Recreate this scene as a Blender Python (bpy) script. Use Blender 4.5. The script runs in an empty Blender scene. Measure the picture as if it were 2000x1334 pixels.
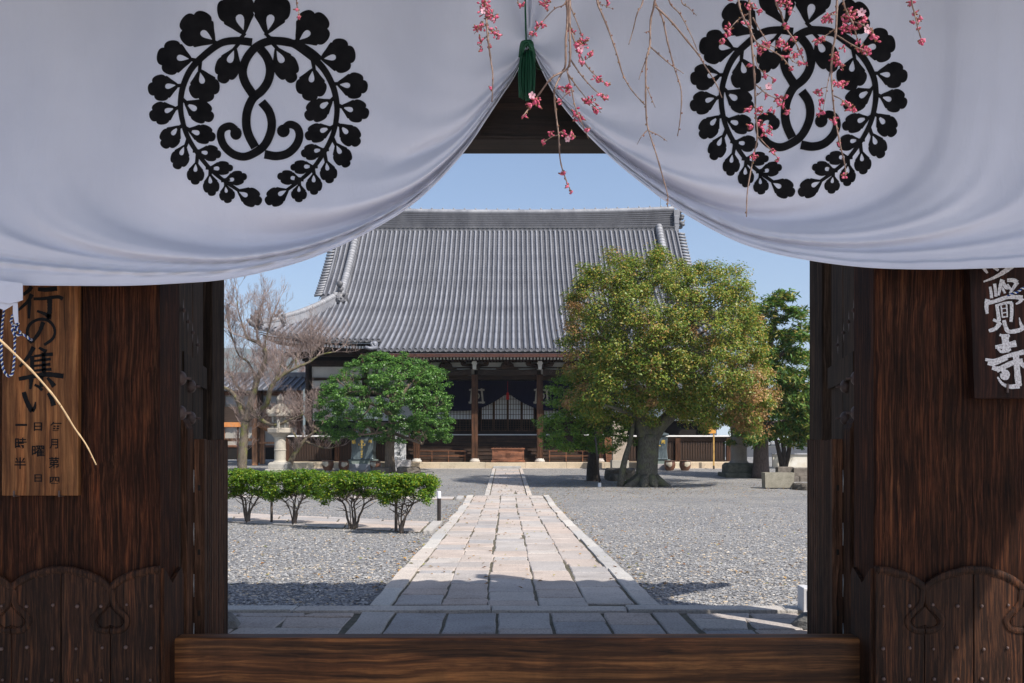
import bpy, math, random
import numpy as np
from mathutils import Vector, Matrix
from mathutils.geometry import delaunay_2d_cdt

S = bpy.context.scene
COL = S.collection
R = math.radians

# ------------------------------------------------------------------ camera
F, HZ, CZ = 1750.0, 858.0, 1.52          # focal length in photo pixels, horizon row, eye height
cam_d = bpy.data.cameras.new('camera')
cam_d.sensor_width = 36.0
cam_d.lens = F / 2000.0 * 36.0
cam_d.shift_y = (HZ - 667.0) / 2000.0
cam_d.clip_start, cam_d.clip_end = 0.05, 12000.0
cam = bpy.data.objects.new('camera', cam_d)
cam.location = (0, 0, CZ)
cam.rotation_euler = (R(90), 0, 0)
COL.objects.link(cam)
S.camera = cam

# ------------------------------------------------------------------ sky, sun, exposure
KX, KY = 0.62, 0.60                        # sunlight drifts left / into the court per metre of drop
SUN_EL = math.atan(1.0 / math.hypot(KX, KY))
SUN_AZ = math.atan2(KX, -KY)               # clockwise from +Y
world = bpy.data.worlds.new('World')
S.world = world
world.use_nodes = True
wn = world.node_tree
wn.nodes.clear()
sky = wn.nodes.new('ShaderNodeTexSky')
sky.sky_type = 'NISHITA'
sky.sun_disc = False
sky.sun_elevation = SUN_EL
sky.sun_rotation = SUN_AZ
sky.air_density, sky.dust_density, sky.ozone_density = 0.85, 1.5, 1.6
bg = wn.nodes.new('ShaderNodeBackground')
bg.inputs['Strength'].default_value = 0.135
wo = wn.nodes.new('ShaderNodeOutputWorld')
wn.links.new(sky.outputs[0], bg.inputs[0])
wn.links.new(bg.outputs[0], wo.inputs[0])

sun_d = bpy.data.lights.new('sun', 'SUN')
sun_d.energy, sun_d.angle, sun_d.color = 5.0, R(0.53), (1.0, 0.94, 0.86)
sun = bpy.data.objects.new('sun', sun_d)
sun.rotation_euler = Vector((-KX, KY, -1.0)).to_track_quat('-Z', 'Y').to_euler()
sun.location = (20, -20, 40)
COL.objects.link(sun)

S.view_settings.view_transform = 'Standard'
S.view_settings.look = 'None'
S.view_settings.gamma = 1.0
S.view_settings.use_curve_mapping = False
S.view_settings.exposure = 0.40
S.cycles.max_bounces = 6
S.cycles.diffuse_bounces = 4
S.cycles.transparent_max_bounces = 6

# ------------------------------------------------------------------ helpers
GD = [-60, 8, 10, 13, 18, 24.5, 29, 36, 41, 46.7, 74, 95, 150, 600]
GZ = [0, 0, -.03, -.10, -.22, -.335, -.31, -.19, -.10, 0, 0, .8, 1.6, 2.5]
def gz(d):                                  # height of the ground at depth d
    return float(np.interp(d, GD, GZ))
def P(px, py, d):                           # a point seen at a photo pixel, at its own depth
    return Vector(((px - 1000) / F * d, d, CZ - (py - HZ) / F * d))
def D(py):                                  # depth at which the ground lies under a photo row
    best, bd = 1e9, 10
    for i in range(60, 1200):
        d = i * .1
        e = abs(HZ + F * (CZ - gz(d)) / d - py)
        if e < best:
            best, bd = e, d
    return bd
def GP(px, py):
    d = D(py)
    return Vector(((px - 1000) / F * d, d, gz(d)))

def smooth(pts, n=8):                       # Catmull-Rom through points
    pts = [Vector(p) for p in pts]
    if len(pts) < 3:
        return [pts[0].lerp(pts[-1], i / n) for i in range(n + 1)]
    out = []
    q = [pts[0] * 2 - pts[1]] + pts + [pts[-1] * 2 - pts[-2]]
    for i in range(1, len(q) - 2):
        a, b, c, d = q[i - 1], q[i], q[i + 1], q[i + 2]
        for k in range(n):
            t = k / n
            out.append(0.5 * ((2 * b) + (c - a) * t + (2 * a - 5 * b + 4 * c - d) * t * t + (3 * b - a - 3 * c + d) * t ** 3))
    out.append(pts[-1])
    return out

class MB:
    def __init__(s):
        s.v, s.f = [], []
    def add(s, vs, fs):
        n = len(s.v)
        s.v += [tuple(v) for v in vs]
        s.f += [tuple(i + n for i in f) for f in fs]
        return s
    def box(s, x0, x1, y0, y1, z0, z1):
        return s.add([(x0, y0, z0), (x1, y0, z0), (x1, y1, z0), (x0, y1, z0), (x0, y0, z1), (x1, y0, z1), (x1, y1, z1), (x0, y1, z1)],
                     [(0, 3, 2, 1), (4, 5, 6, 7), (0, 1, 5, 4), (1, 2, 6, 5), (2, 3, 7, 6), (3, 0, 4, 7)])
    def cbox(s, x0, x1, y0, y1, z0, z1, c=.01):          # box with chamfered top edges
        return s.add([(x0, y0, z0), (x1, y0, z0), (x1, y1, z0), (x0, y1, z0), (x0, y0, z1 - c), (x1, y0, z1 - c), (x1, y1, z1 - c), (x0, y1, z1 - c),
                      (x0 + c, y0 + c, z1), (x1 - c, y0 + c, z1), (x1 - c, y1 - c, z1), (x0 + c, y1 - c, z1)],
                     [(0, 3, 2, 1), (0, 1, 5, 4), (1, 2, 6, 5), (2, 3, 7, 6), (3, 0, 4, 7), (4, 5, 9, 8), (5, 6, 10, 9), (6, 7, 11, 10), (7, 4, 8, 11), (8, 9, 10, 11)])
    def quadbox(s, pts, z0, z1, c=.008):                  # slab on four ground corners (counter-clockwise)
        cx = sum(p[0] for p in pts) / len(pts); cy = sum(p[1] for p in pts) / len(pts)
        n = len(pts)
        ins = []
        for x, y in pts:
            l = math.hypot(x - cx, y - cy) or 1
            ins.append((x - (x - cx) / l * c * 1.4, y - (y - cy) / l * c * 1.4))
        vs = [(x, y, z0) for x, y in pts] + [(x, y, z1 - c) for x, y in pts] + [(x, y, z1) for x, y in ins]
        fs = [tuple(range(2 * n, 3 * n))]
        for i in range(n):
            j = (i + 1) % n
            fs += [(i, j, n + j, n + i), (n + i, n + j, 2 * n + j, 2 * n + i)]
        return s.add(vs, fs)
    def tube(s, pts, rad, n=6, cap=True, sy=1.0, sa=1.0):
        pts = [Vector(p) for p in pts]
        if not hasattr(rad, '__len__'):
            rad = [rad] * len(pts)
        vs, fs = [], []
        up = Vector((0, 0, 1))
        t0 = (pts[1] - pts[0]).normalized()
        if abs(t0.dot(up)) > .95:
            up = Vector((0, 1, 0))
        a = t0.cross(up).normalized()
        for i, p in enumerate(pts):
            t = (pts[min(i + 1, len(pts) - 1)] - pts[max(i - 1, 0)])
            if t.length < 1e-9:
                t = t0
            t = t.normalized()
            a = (a - t * a.dot(t))
            a = a.normalized() if a.length > 1e-6 else t.orthogonal().normalized()
            b = t.cross(a)
            for k in range(n):
                th = 2 * math.pi * k / n
                vs.append(p + a * math.cos(th) * rad[i] * sa + b * math.sin(th) * rad[i] * sy)
        for i in range(len(pts) - 1):
            for k in range(n):
                k2 = (k + 1) % n
                fs.append((i * n + k, i * n + k2, (i + 1) * n + k2, (i + 1) * n + k))
        if cap:
            fs.append(tuple(range(n - 1, -1, -1)))
            fs.append(tuple((len(pts) - 1) * n + k for k in range(n)))
        return s.add(vs, fs)
    def lathe(s, prof, c, n=20, sq=None, jit=0, rng=None):          # prof: (radius, z)
        vs, fs = [], []
        for r, z in prof:
            for k in range(n):
                th = 2 * math.pi * (k + .5) / n
                rr = r
                if sq:
                    rr = r / max(abs(math.cos(th)), abs(math.sin(th)))
                    rr = min(rr, r * sq)
                if jit:
                    rr *= 1 + rng.uniform(-jit, jit)
                vs.append((c[0] + rr * math.cos(th), c[1] + rr * math.sin(th), c[2] + z))
        m = len(prof)
        for i in range(m - 1):
            for k in range(n):
                k2 = (k + 1) % n
                fs.append((i * n + k, i * n + k2, (i + 1) * n + k2, (i + 1) * n + k))
        fs.append(tuple(range(n - 1, -1, -1)))
        fs.append(tuple((m - 1) * n + k for k in range(n)))
        return s.add(vs, fs)
    def prism(s, poly, y0, y1):                           # polygon in XZ extruded along Y
        n = len(poly)
        vs = [(x, y0, z) for x, z in poly] + [(x, y1, z) for x, z in poly]
        fs = [tuple(range(n - 1, -1, -1)), tuple(range(n, 2 * n))]
        for i in range(n):
            j = (i + 1) % n
            fs.append((i, j, n + j, n + i))
        return s.add(vs, fs)
    def sheet(s, f, nu, nv):                              # f(u,v) -> point, u,v in 0..1
        vs = [f(i / nu, j / nv) for j in range(nv + 1) for i in range(nu + 1)]
        w = nu + 1
        fs = [(j * w + i, j * w + i + 1, (j + 1) * w + i + 1, (j + 1) * w + i) for j in range(nv) for i in range(nu)]
        return s.add(vs, fs)
    def ball(s, c, r, n=8, m=5, q=None):
        rx, ry, rz = r if hasattr(r, '__len__') else (r, r, r)
        vs, fs = [], []
        for j in range(m + 1):
            ph = math.pi * j / m
            for k in range(n):
                th = 2 * math.pi * k / n
                v = Vector((rx * math.sin(ph) * math.cos(th), ry * math.sin(ph) * math.sin(th), -rz * math.cos(ph)))
                if q is not None:
                    v = q @ v
                vs.append((c[0] + v.x, c[1] + v.y, c[2] + v.z))
        for j in range(m):
            for k in range(n):
                k2 = (k + 1) % n
                fs.append((j * n + k, j * n + k2, (j + 1) * n + k2, (j + 1) * n + k))
        return s.add(vs, fs)
    def mesh(s, name, mat, off=(0, 0, 0), sm=False):
        me = bpy.data.meshes.new(name)
        ox, oy, oz = off
        me.from_pydata([(x - ox, y - oy, z - oz) for x, y, z in s.v], [], s.f)
        if sm:
            me.polygons.foreach_set('use_smooth', [True] * len(me.polygons))
        me.materials.append(mat)
        return me
    def build(s, name, mat, parent=None, sm=False, world=True, bevel=0):
        off = (0, 0, 0)
        if parent is not None and world:
            r = parent
            while r.parent:
                r = r.parent
            off = r.location
        me = s.mesh(name, mat, off, sm)
        o = bpy.data.objects.new(name, me)
        COL.objects.link(o)
        if parent is not None:
            o.parent = parent
        if bevel:
            b = o.modifiers.new('bevel', 'BEVEL'); b.width = bevel; b.segments = 2; b.limit_method = 'ANGLE'
        return o

def tag(o, label, cat, group=None):
    o['label'] = label; o['category'] = cat
    if group: o['group'] = group
    return o
def thing(name, label, cat, loc=(0, 0, 0), group=None):
    o = bpy.data.objects.new(name, None)
    o.empty_display_size = .2
    o.location = loc
    COL.objects.link(o)
    return tag(o, label, cat, group)
def struct(o):
    o['kind'] = 'structure'; return o
def stuff(o):
    o['kind'] = 'stuff'; return o
def inst(me, name, parent, loc=(0, 0, 0), rot=None):      # another object on shared mesh data
    o = bpy.data.objects.new(name, me)
    COL.objects.link(o); o.parent = parent; o.location = loc
    if rot: o.rotation_euler = rot
    return o
def copy_tree(o, parent=None):
    c = o.copy(); COL.objects.link(c); c.parent = parent
    for ch in list(o.children): copy_tree(ch, c)
    return c

# ------------------------------------------------------------------ materials
def srgb(r, g, b):
    f = lambda c: ((c / 255 + .055) / 1.055) ** 2.4 if c > 10 else c / 255 / 12.92
    return (f(r), f(g), f(b), 1)
class NT:
    def __init__(s, name):
        s.m = bpy.data.materials.new(name); s.m.use_nodes = True
        s.t = s.m.node_tree; s.t.nodes.clear()
        s.out = s.n('OutputMaterial')
        s.b = s.n('BsdfPrincipled')
        s.l(s.b.outputs[0], s.out.inputs[0])
    def n(s, k, **kw):
        o = s.t.nodes.new('ShaderNode' + k)
        for a, v in kw.items():
            if a in o.inputs: o.inputs[a].default_value = v
            else: setattr(o, a, v)
        return o
    def l(s, a, b): s.t.links.new(a, b)
    def co(s, scale=(1, 1, 1), kind='Object'):
        tc = s.n('TexCoord'); mp = s.n('Mapping'); mp.inputs['Scale'].default_value = scale
        s.l(tc.outputs[kind], mp.inputs[0]); return mp.outputs[0]
    def warp(s, scale, amp, freq):
        tc = s.n('TexCoord'); nz = s.n('TexNoise', Scale=freq, Detail=3.0)
        s.l(tc.outputs['Object'], nz.inputs['Vector'])
        a = s.n('VectorMath', operation='MULTIPLY_ADD'); a.inputs[1].default_value = (amp, amp, amp)
        s.l(nz.outputs['Color'], a.inputs[0]); s.l(tc.outputs['Object'], a.inputs[2])
        mp = s.n('Mapping'); mp.inputs['Scale'].default_value = scale; s.l(a.outputs[0], mp.inputs[0]); return mp.outputs[0]
    def noise(s, v, sc, det=5, rough=.6, dist=0):
        o = s.n('TexNoise', Scale=sc, Detail=det, Roughness=rough, Distortion=dist); s.l(v, o.inputs['Vector']); return o.outputs['Fac']
    def ramp(s, fac, stops):
        o = s.n('ValToRGB'); e = o.color_ramp.elements
        while len(e) < len(stops): e.new(.5)
        for x, (p, c) in zip(e, stops): x.position = p; x.color = c if len(c) == 4 else (*c, 1)
        s.l(fac, o.inputs[0]); return o.outputs[0]
    def mix(s, a, b, f, mode='MIX'):
        o = s.n('MixRGB', blend_type=mode)
        for k, v in ((0, f), (1, a), (2, b)):
            if hasattr(v, 'node'): s.l(v, o.inputs[k])
            else: o.inputs[k].default_value = v
        return o.outputs[0]
    def rnd(s, col, amt, island=False):
        src = s.n('NewGeometry').outputs['Random Per Island'] if island else s.n('ObjectInfo').outputs['Random']
        mr = s.n('MapRange'); mr.inputs[3].default_value = 1 - amt; mr.inputs[4].default_value = 1 + amt
        s.l(src, mr.inputs[0])
        h = s.n('HueSaturation'); s.l(mr.outputs[0], h.inputs['Value']); s.l(col, h.inputs['Color']); return h.outputs[0]
    def bump(s, h, st, dist=.02):
        o = s.n('Bump', Strength=st, Distance=dist); s.l(h, o.inputs['Height']); s.l(o.outputs[0], s.b.inputs['Normal'])
    def fin(s, col, rough=.7, spec=.3, metal=0):
        if hasattr(col, 'node'): s.l(col, s.b.inputs['Base Color'])
        else: s.b.inputs['Base Color'].default_value = col
        if hasattr(rough, 'node'): s.l(rough, s.b.inputs['Roughness'])
        else: s.b.inputs['Roughness'].default_value = rough
        s.b.inputs['Specular IOR Level'].default_value = spec
        s.b.inputs['Metallic'].default_value = metal
        return s.m

def M(name, c1, c2=None, sc=4, stretch=(1, 1, 1), rough=.75, spec=.3, bump=.25, bd=.01, rnd=0, lo=.3, hi=.7, det=6, fine=None, metal=0, island=False):
    t = NT(name)
    v = t.co(stretch)
    f = t.noise(v, sc, det)
    c1 = (*c1, 1) if len(c1) == 3 else c1
    c2 = c1 if c2 is None else ((*c2, 1) if len(c2) == 3 else c2)
    col = t.ramp(f, [(lo, c1), (hi, c2)])
    if fine:
        f2 = t.noise(t.co(stretch), fine, 3, .7)
        col = t.mix(col, t.ramp(f2, [(.25, (.55, .55, .55)), (.75, (1.3, 1.3, 1.3))]), .6, 'MULTIPLY')
        f = f2
    if rnd: col = t.rnd(col, rnd, island)
    if bump: t.bump(f, bump, bd)
    return t.fin(col, rough, spec, metal)

def wood(name, dark, mid, light, axis='z', grain=1.0, rough=.6, bump=.35, rnd=.1, streak=None, spec=.3):
    t = NT(name)
    lo, hi = 2.6 * grain, 92 * grain
    sc = {'z': (hi, hi, lo), 'x': (lo, hi, hi), 'y': (hi, lo, hi)}[axis]
    co_ = lambda q: t.warp(q, .05, 1.7)
    v = co_(sc)
    f1 = t.noise(v, 1.0, 6, .7, .35)
    f2 = t.noise(co_(tuple(a * .11 for a in sc)), 1.0, 5, .6, 1.6)
    f3 = t.noise(co_(tuple(a * 2.6 for a in sc)), 1.0, 3, .65)
    wear = t.noise(t.co((1.5, 1.5, 1.0)), 1.6, 6, .65, .5)
    f4 = t.noise(co_(tuple(a * (.5 if a > lo else .35) for a in sc)), 1.0, 4, .6, .6)
    col = t.ramp(f1, [(.34, dark), (.5, mid), (.66, light)])
    col = t.mix(col, t.ramp(f2, [(.32, (.35, .33, .33)), (.5, (.9, .88, .86)), (.68, (1.7, 1.45, 1.25))]), .85, 'MULTIPLY')
    col = t.mix(col, t.ramp(f4, [(.30, (.12, .12, .12)), (.36, (1, 1, 1))]), .8, 'MULTIPLY')
    if streak:
        fs = t.noise(co_(tuple(a * .5 for a in sc)), 1.0, 5, .7, .8)
        col = t.mix(col, streak, t.ramp(fs, [(.58, (0, 0, 0)), (.75, (.75, .75, .75))]))
    col = t.mix(col, t.ramp(wear, [(.3, (.5, .5, .52)), (.55, (1, 1, 1)), (.72, (1.35, 1.25, 1.18))]), .9, 'MULTIPLY')
    if rnd: col = t.rnd(col, rnd)
    h = t.mix(t.mix(f1, f3, .4), t.ramp(f4, [(.29, (0, 0, 0)), (.37, (1, 1, 1))]), .35)
    t.bump(h, bump, .01)
    return t.fin(col, rough, spec)

def leafmat(name, cols, rough=.42, trans=.3, rnd=True):
    t = NT(name)
    isl = t.n('NewGeometry').outputs['Random Per Island']
    col = t.ramp(isl, [(i / max(1, len(cols) - 1), c) for i, c in enumerate(cols)])
    f = t.noise(t.co(), .9, 3)
    col = t.mix(col, t.ramp(f, [(.3, (.75, .75, .7)), (.7, (1.2, 1.2, 1.15))]), .7, 'MULTIPLY')
    t.fin(col, rough, .35)
    tr = t.n('BsdfTranslucent'); t.l(t.mix(col, (1.0, 1.15, .5, 1), .6, 'MULTIPLY'), tr.inputs[0])
    mx = t.n('MixShader'); mx.inputs[0].default_value = trans
    t.l(t.b.outputs[0], mx.inputs[1]); t.l(tr.outputs[0], mx.inputs[2]); t.l(mx.outputs[0], t.out.inputs[0])
    return t.m

# leaves as one mesh of small folded blades
def leaf_object(name, mat, parent, C, size, seed=0, up=.5, aspect=.5, outward=None, ow=.8, kind=True):
    rs = np.random.RandomState(seed)
    C = np.asarray(C, float); N = len(C)
    nrm = rs.normal(size=(N, 3)); nrm /= np.linalg.norm(nrm, axis=1)[:, None] + 1e-9
    nrm[:, 2] = np.abs(nrm[:, 2]) + up
    if outward is not None:
        nrm += outward * ow
    nrm /= np.linalg.norm(nrm, axis=1)[:, None] + 1e-9
    a = rs.normal(size=(N, 3)); a -= nrm * (a * nrm).sum(1)[:, None]; a /= np.linalg.norm(a, axis=1)[:, None] + 1e-9
    b = np.cross(nrm, a)
    sz = size * rs.uniform(.65, 1.35, N)
    l, w = sz[:, None] * .5, sz[:, None] * .5 * aspect
    V = np.empty((N, 4, 3))
    V[:, 0] = C - a * l; V[:, 1] = C + b * w + nrm * w * .35 + a * l * .1
    V[:, 2] = C + a * l - nrm * l * .2; V[:, 3] = C - b * w + nrm * w * .35 + a * l * .1
    off = np.zeros(3)
    r = parent
    if r is not None:
        while r.parent: r = r.parent
        off = np.array(r.location)
    V = (V - off).reshape(-1, 3)
    me = bpy.data.meshes.new(name)
    me.vertices.add(N * 4); me.vertices.foreach_set('co', V.ravel())
    me.loops.add(N * 4); me.loops.foreach_set('vertex_index', np.arange(N * 4))
    me.polygons.add(N); me.polygons.foreach_set('loop_start', np.arange(0, N * 4, 4))
    me.update(calc_edges=True); me.validate()
    me.materials.append(mat)
    o = bpy.data.objects.new(name, me); COL.objects.link(o); o.parent = parent
    return o

def in_poly(x, y, poly):
    c = False; n = len(poly); j = n - 1
    for i in range(n):
        xi, yi = poly[i]; xj, yj = poly[j]
        if (yi > y) != (yj > y) and x < (xj - xi) * (y - yi) / (yj - yi) + xi: c = not c
        j = i
    return c

def flat_mesh(polys, step, f, name, mat, parent, eo=True):
    """Fill closed 2-D outlines (even-odd) with a mesh fine enough to follow f(x,y)->3-D."""
    vs, fs = [], []
    for group in polys:                      # a group: outline + holes
        pv, pe = [], []
        for lp in group:
            n0 = len(pv)
            pv += [Vector(p) for p in lp]
            pe += [(n0 + i, n0 + (i + 1) % len(lp)) for i in range(len(lp))]
        xs = [p.x for p in pv]; ys = [p.y for p in pv]
        x = min(xs)
        while x < max(xs) and step:
            y = min(ys)
            while y < max(ys):
                pv.append(Vector((x, y))); y += step
            x += step
        r = delaunay_2d_cdt(pv, pe, [], 0, 1e-6)
        n0 = len(vs)
        vs += [f(p.x, p.y) for p in r[0]]
        for t in r[2]:
            cx = sum(r[0][i].x for i in t) / len(t); cy = sum(r[0][i].y for i in t) / len(t)
            k = sum(in_poly(cx, cy, lp) for lp in group)
            if k % 2: fs.append(tuple(n0 + i for i in t))
    m = MB(); m.add(vs, fs)
    return m.build(name, mat, parent)

def brush(pts, w0, w1=None, n=6, rough=0, rng=None):       # outline of a brush stroke through 2-D points
    w1 = w0 if w1 is None else w1
    p3 = smooth([(x, y, 0) for x, y in pts], n)
    L, Rr = [], []
    for i, p in enumerate(p3):
        t = (p3[min(i + 1, len(p3) - 1)] - p3[max(i - 1, 0)]).normalized()
        nx, ny = -t.y, t.x
        k = i / (len(p3) - 1)
        w = (w0 + (w1 - w0) * k) * .5
        if rough and rng: w *= 1 + rng.uniform(-rough, rough)
        L.append((p.x + nx * w, p.y + ny * w)); Rr.append((p.x - nx * w, p.y - ny * w))
    return L + Rr[::-1]
# ------------------------------------------------------------------ ground, paths
def gravel_mat():
    t = NT('gravel_ground')
    v = t.co()
    vo = t.n('TexVoronoi', Scale=46.0, Randomness=1.0); t.l(v, vo.inputs['Vector'])
    vo2 = t.n('TexVoronoi', Scale=95.0, Randomness=1.0); t.l(v, vo2.inputs['Vector'])
    sep = t.n('SeparateColor'); t.l(vo.outputs['Color'], sep.inputs[0])
    col = t.ramp(sep.outputs[0], [(0, (.11, .11, .118)), (.25, (.225, .228, .236)), (.6, (.285, .287, .295)), (.88, (.37, .367, .36)), (.94, (.46, .37, .26)), (1, (.56, .54, .50))])
    sep2 = t.n('SeparateColor'); t.l(vo2.outputs['Color'], sep2.inputs[0])
    col2 = t.ramp(sep2.outputs[0], [(0, (.55, .55, .58)), (.5, (1, 1, 1)), (1, (1.3, 1.28, 1.22))])
    col = t.mix(col, col2, .6, 'MULTIPLY')
    big = t.noise(v, .35, 4)
    col = t.mix(col, t.ramp(big, [(.3, (.82, .83, .85)), (.7, (1.14, 1.12, 1.08))]), 1, 'MULTIPLY')
    mid = t.noise(t.co((1, 2.2, 1)), 2.6, 5, .65, .6)
    col = t.mix(col, t.ramp(mid, [(.34, (.74, .75, .77)), (.5, (1, 1, 1)), (.68, (1.1, 1.08, 1.04))]), .9, 'MULTIPLY')
    h = t.mix(vo.outputs['Distance'], vo2.outputs['Distance'], .4)
    t.bump(h, .9, .03)
    t.b.inputs['Normal'].links[0].from_node.invert = True
    return t.fin(col, .85, .25)
MG = gravel_mat()
m = MB()
xs = [-900, -300, -120, -60, -30, -15, -8, -4, 0, 4, 8, 15, 30, 60, 120, 300, 900]
ys = [-120, -60, -20, 0, 4, 8] + [8 + .75 * i for i in range(1, 54)] + [50, 55, 60, 65, 70, 74, 78, 84, 90, 95, 110, 130, 150, 250, 400, 600, 1200, 3000]
m.add([(x, y, gz(y) if y < 600 else 2.5) for y in ys for x in xs],
      [(j * len(xs) + i, j * len(xs) + i + 1, (j + 1) * len(xs) + i + 1, (j + 1) * len(xs) + i) for j in range(len(ys) - 1) for i in range(len(xs) - 1)])
ground = struct(m.build('ground', MG, sm=True))

def granite(name, c1, c2, rnd=.14):
    t = NT(name)
    v = t.co()
    a = t.noise(v, 1.3, 5)
    b = t.noise(t.co(), 55, 4, .75)
    vo = t.n('TexVoronoi', Scale=120.0); t.l(t.co(), vo.inputs['Vector'])
    col = t.ramp(a, [(.3, c1), (.7, c2)])
    col = t.mix(col, t.ramp(b, [(.33, (.5, .5, .52)), (.5, (1, 1, 1)), (.7, (1.22, 1.2, 1.18))]), .8, 'MULTIPLY')
    oi = t.n('ObjectInfo')
    tint = t.ramp(oi.outputs['Random'], [(0, (.8, .83, .88)), (.35, (1, .95, .92)), (.6, (1.08, .97, .9)), (.85, (.92, .93, .95)), (1, (1.12, 1.1, 1.07))])
    col = t.mix(col, tint, 1.0, 'MULTIPLY')
    st = t.noise(t.co((1, 1, 1)), 3.2, 6, .7)
    col = t.mix(col, (.16, .13, .11, 1), t.ramp(st, [(.56, (0, 0, 0)), (.78, (.55, .55, .55))]))
    t.bump(t.mix(b, t.noise(t.co(), 9, 5), .45), .55, .012)
    return t.fin(col, .82, .25)
M_SLAB = granite('pink_granite', (.37, .34, .315), (.49, .455, .425))
M_SLABF = granite('weathered_granite', (.36, .33, .31), (.47, .44, .415))
M_KERB = granite('pale_granite', (.44, .42, .39), (.54, .52, .485))
M_MOSS = M('joint_dirt', (.07, .065, .04), (.17, .15, .11), sc=14, bump=.8, bd=.02, fine=60)

def pcx(d): return -.00686 * d + .0766
rng = random.Random(5)
def slab(pts, h, name, mat, parent, c=.009, jit=.004, sub=True):
    """irregular stone: pts counter-clockwise from above; top follows the slope of the ground"""
    q = []
    n = len(pts)
    for i in range(n):                              # worn, slightly wavy edges
        a = pts[i]; b = pts[(i + 1) % n]
        q.append((a[0] + rng.uniform(-.006, .006), a[1] + rng.uniform(-.006, .006)))
        if sub:
            for tt in (.35, .68):
                q.append((a[0] + (b[0] - a[0]) * tt + rng.uniform(-.009, .009), a[1] + (b[1] - a[1]) * tt + rng.uniform(-.009, .009)))
    n = len(q)
    cx = sum(p[0] for p in q) / n; cy = sum(p[1] for p in q) / n
    tx, ty, tz = rng.uniform(-jit, jit), rng.uniform(-jit, jit), rng.uniform(-jit, jit)
    zt = lambda x, y: gz(y) + h + tz + tx * (x - cx) * 2 + ty * (y - cy) * 2
    vs = [(x, y, gz(y) - .06) for x, y in q] + [(x, y, zt(x, y) - c) for x, y in q]
    for x, y in q:
        l = math.hypot(x - cx, y - cy) or 1
        x2, y2 = x - (x - cx) / l * c * 1.5, y - (y - cy) / l * c * 1.5
        vs.append((x2, y2, zt(x2, y2)))
    fs = [tuple(range(2 * n, 3 * n))]
    for i in range(n):
        j = (i + 1) % n
        fs += [(i, j, n + j, n + i), (n + i, n + j, 2 * n + j, 2 * n + i)]
    mm = MB(); mm.add(vs, fs)
    return mm.build(name, mat, parent)

def bed(name, poly_fn, d0, d1, n=24, h=.022):
    mm = MB()
    mm.sheet(lambda u, v: (poly_fn(d0 + (d1 - d0) * v)[0] * (1 - u) + poly_fn(d0 + (d1 - d0) * v)[1] * u, d0 + (d1 - d0) * v, gz(d0 + (d1 - d0) * v) + h), 2, n)
    return struct(mm.build(name, M_MOSS))

# near walk: five columns of pink granite between pale kerbs
W = 2.6
path = bed('stone_path', lambda d: (pcx(d) - W / 2, pcx(d) + W / 2), 7.95, 28.8, 40)
fr = [(.079, .240), (.246, .400), (.407, .579), (.587, .753), (.760, .923)]
for ci, (a, b) in enumerate(fr):
    d = 7.98 + rng.uniform(0, .15)
    wob = [rng.uniform(-.018, .018) for _ in range(80)]
    k = 0
    while d < 28.6:
        L = rng.choice([.32, .5, .62, .75, .85, 1.0]) * rng.uniform(.9, 1.1)
        e = min(d + L, 28.72)
        xa, xb = -W / 2 + a * W, -W / 2 + b * W
        slab([(pcx(d) + xa + wob[k], d), (pcx(d) + xb + wob[k + 1], d), (pcx(e) + xb + wob[k + 1], e - .013), (pcx(e) + xa + wob[k], e - .013)], .034, 'paving_slab', M_SLAB, path)
        d = e; k += 1
for a, b in ((0, .073), (.930, 1.0)):
    d = 7.98
    while d < 28.6:
        e = min(d + rng.uniform(.8, 1.7), 28.75)
        o1, o2 = rng.uniform(-.02, .02), rng.uniform(-.02, .02)
        slab([(pcx(d) - W / 2 + a * W + o1, d), (pcx(d) - W / 2 + b * W + o1 * .3, d), (pcx(e) - W / 2 + b * W + o1 * .3, e - .012), (pcx(e) - W / 2 + a * W + o1, e - .012)], .045, 'kerb_stone', M_KERB, path)
        d = e
# far walk up to the hall
W2 = 1.52
path2 = bed('far_stone_path', lambda d: (pcx(d) - W2 / 2, pcx(d) + W2 / 2), 28.86, 46.2, 30, .01)
for s in (-1, 1):
    d = 28.9
    while d < 46.1:
        e = min(d + rng.uniform(1.2, 2.2), 46.2)
        xa, xb = sorted((s * W2 / 2, s * (W2 / 2 - .15)))
        slab([(pcx(d) + xa, d), (pcx(d) + xb, d), (pcx(e) + xb, e - .02), (pcx(e) + xa, e - .02)], .045, 'kerb_stone', M_KERB, path2)
        d = e
d = 28.9
while d < 46.0:
    e = min(d + rng.uniform(.35, .8), 46.2)
    cuts = [-.59] + sorted(rng.uniform(-.35, .35) for _ in range(rng.choice([1, 1, 2]))) + [.59]
    for a, b in zip(cuts, cuts[1:]):
        if b - a < .12: continue
        slab([(pcx(d) + a + .012, d), (pcx(d) + b - .012, d + rng.uniform(-.02, .02)), (pcx(e) + b - .012, e - .025), (pcx(e) + a + .012, e - .025 + rng.uniform(-.02, .02))], .03, 'paving_stone', M_SLABF, path2, jit=.006)
    d = e
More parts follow.
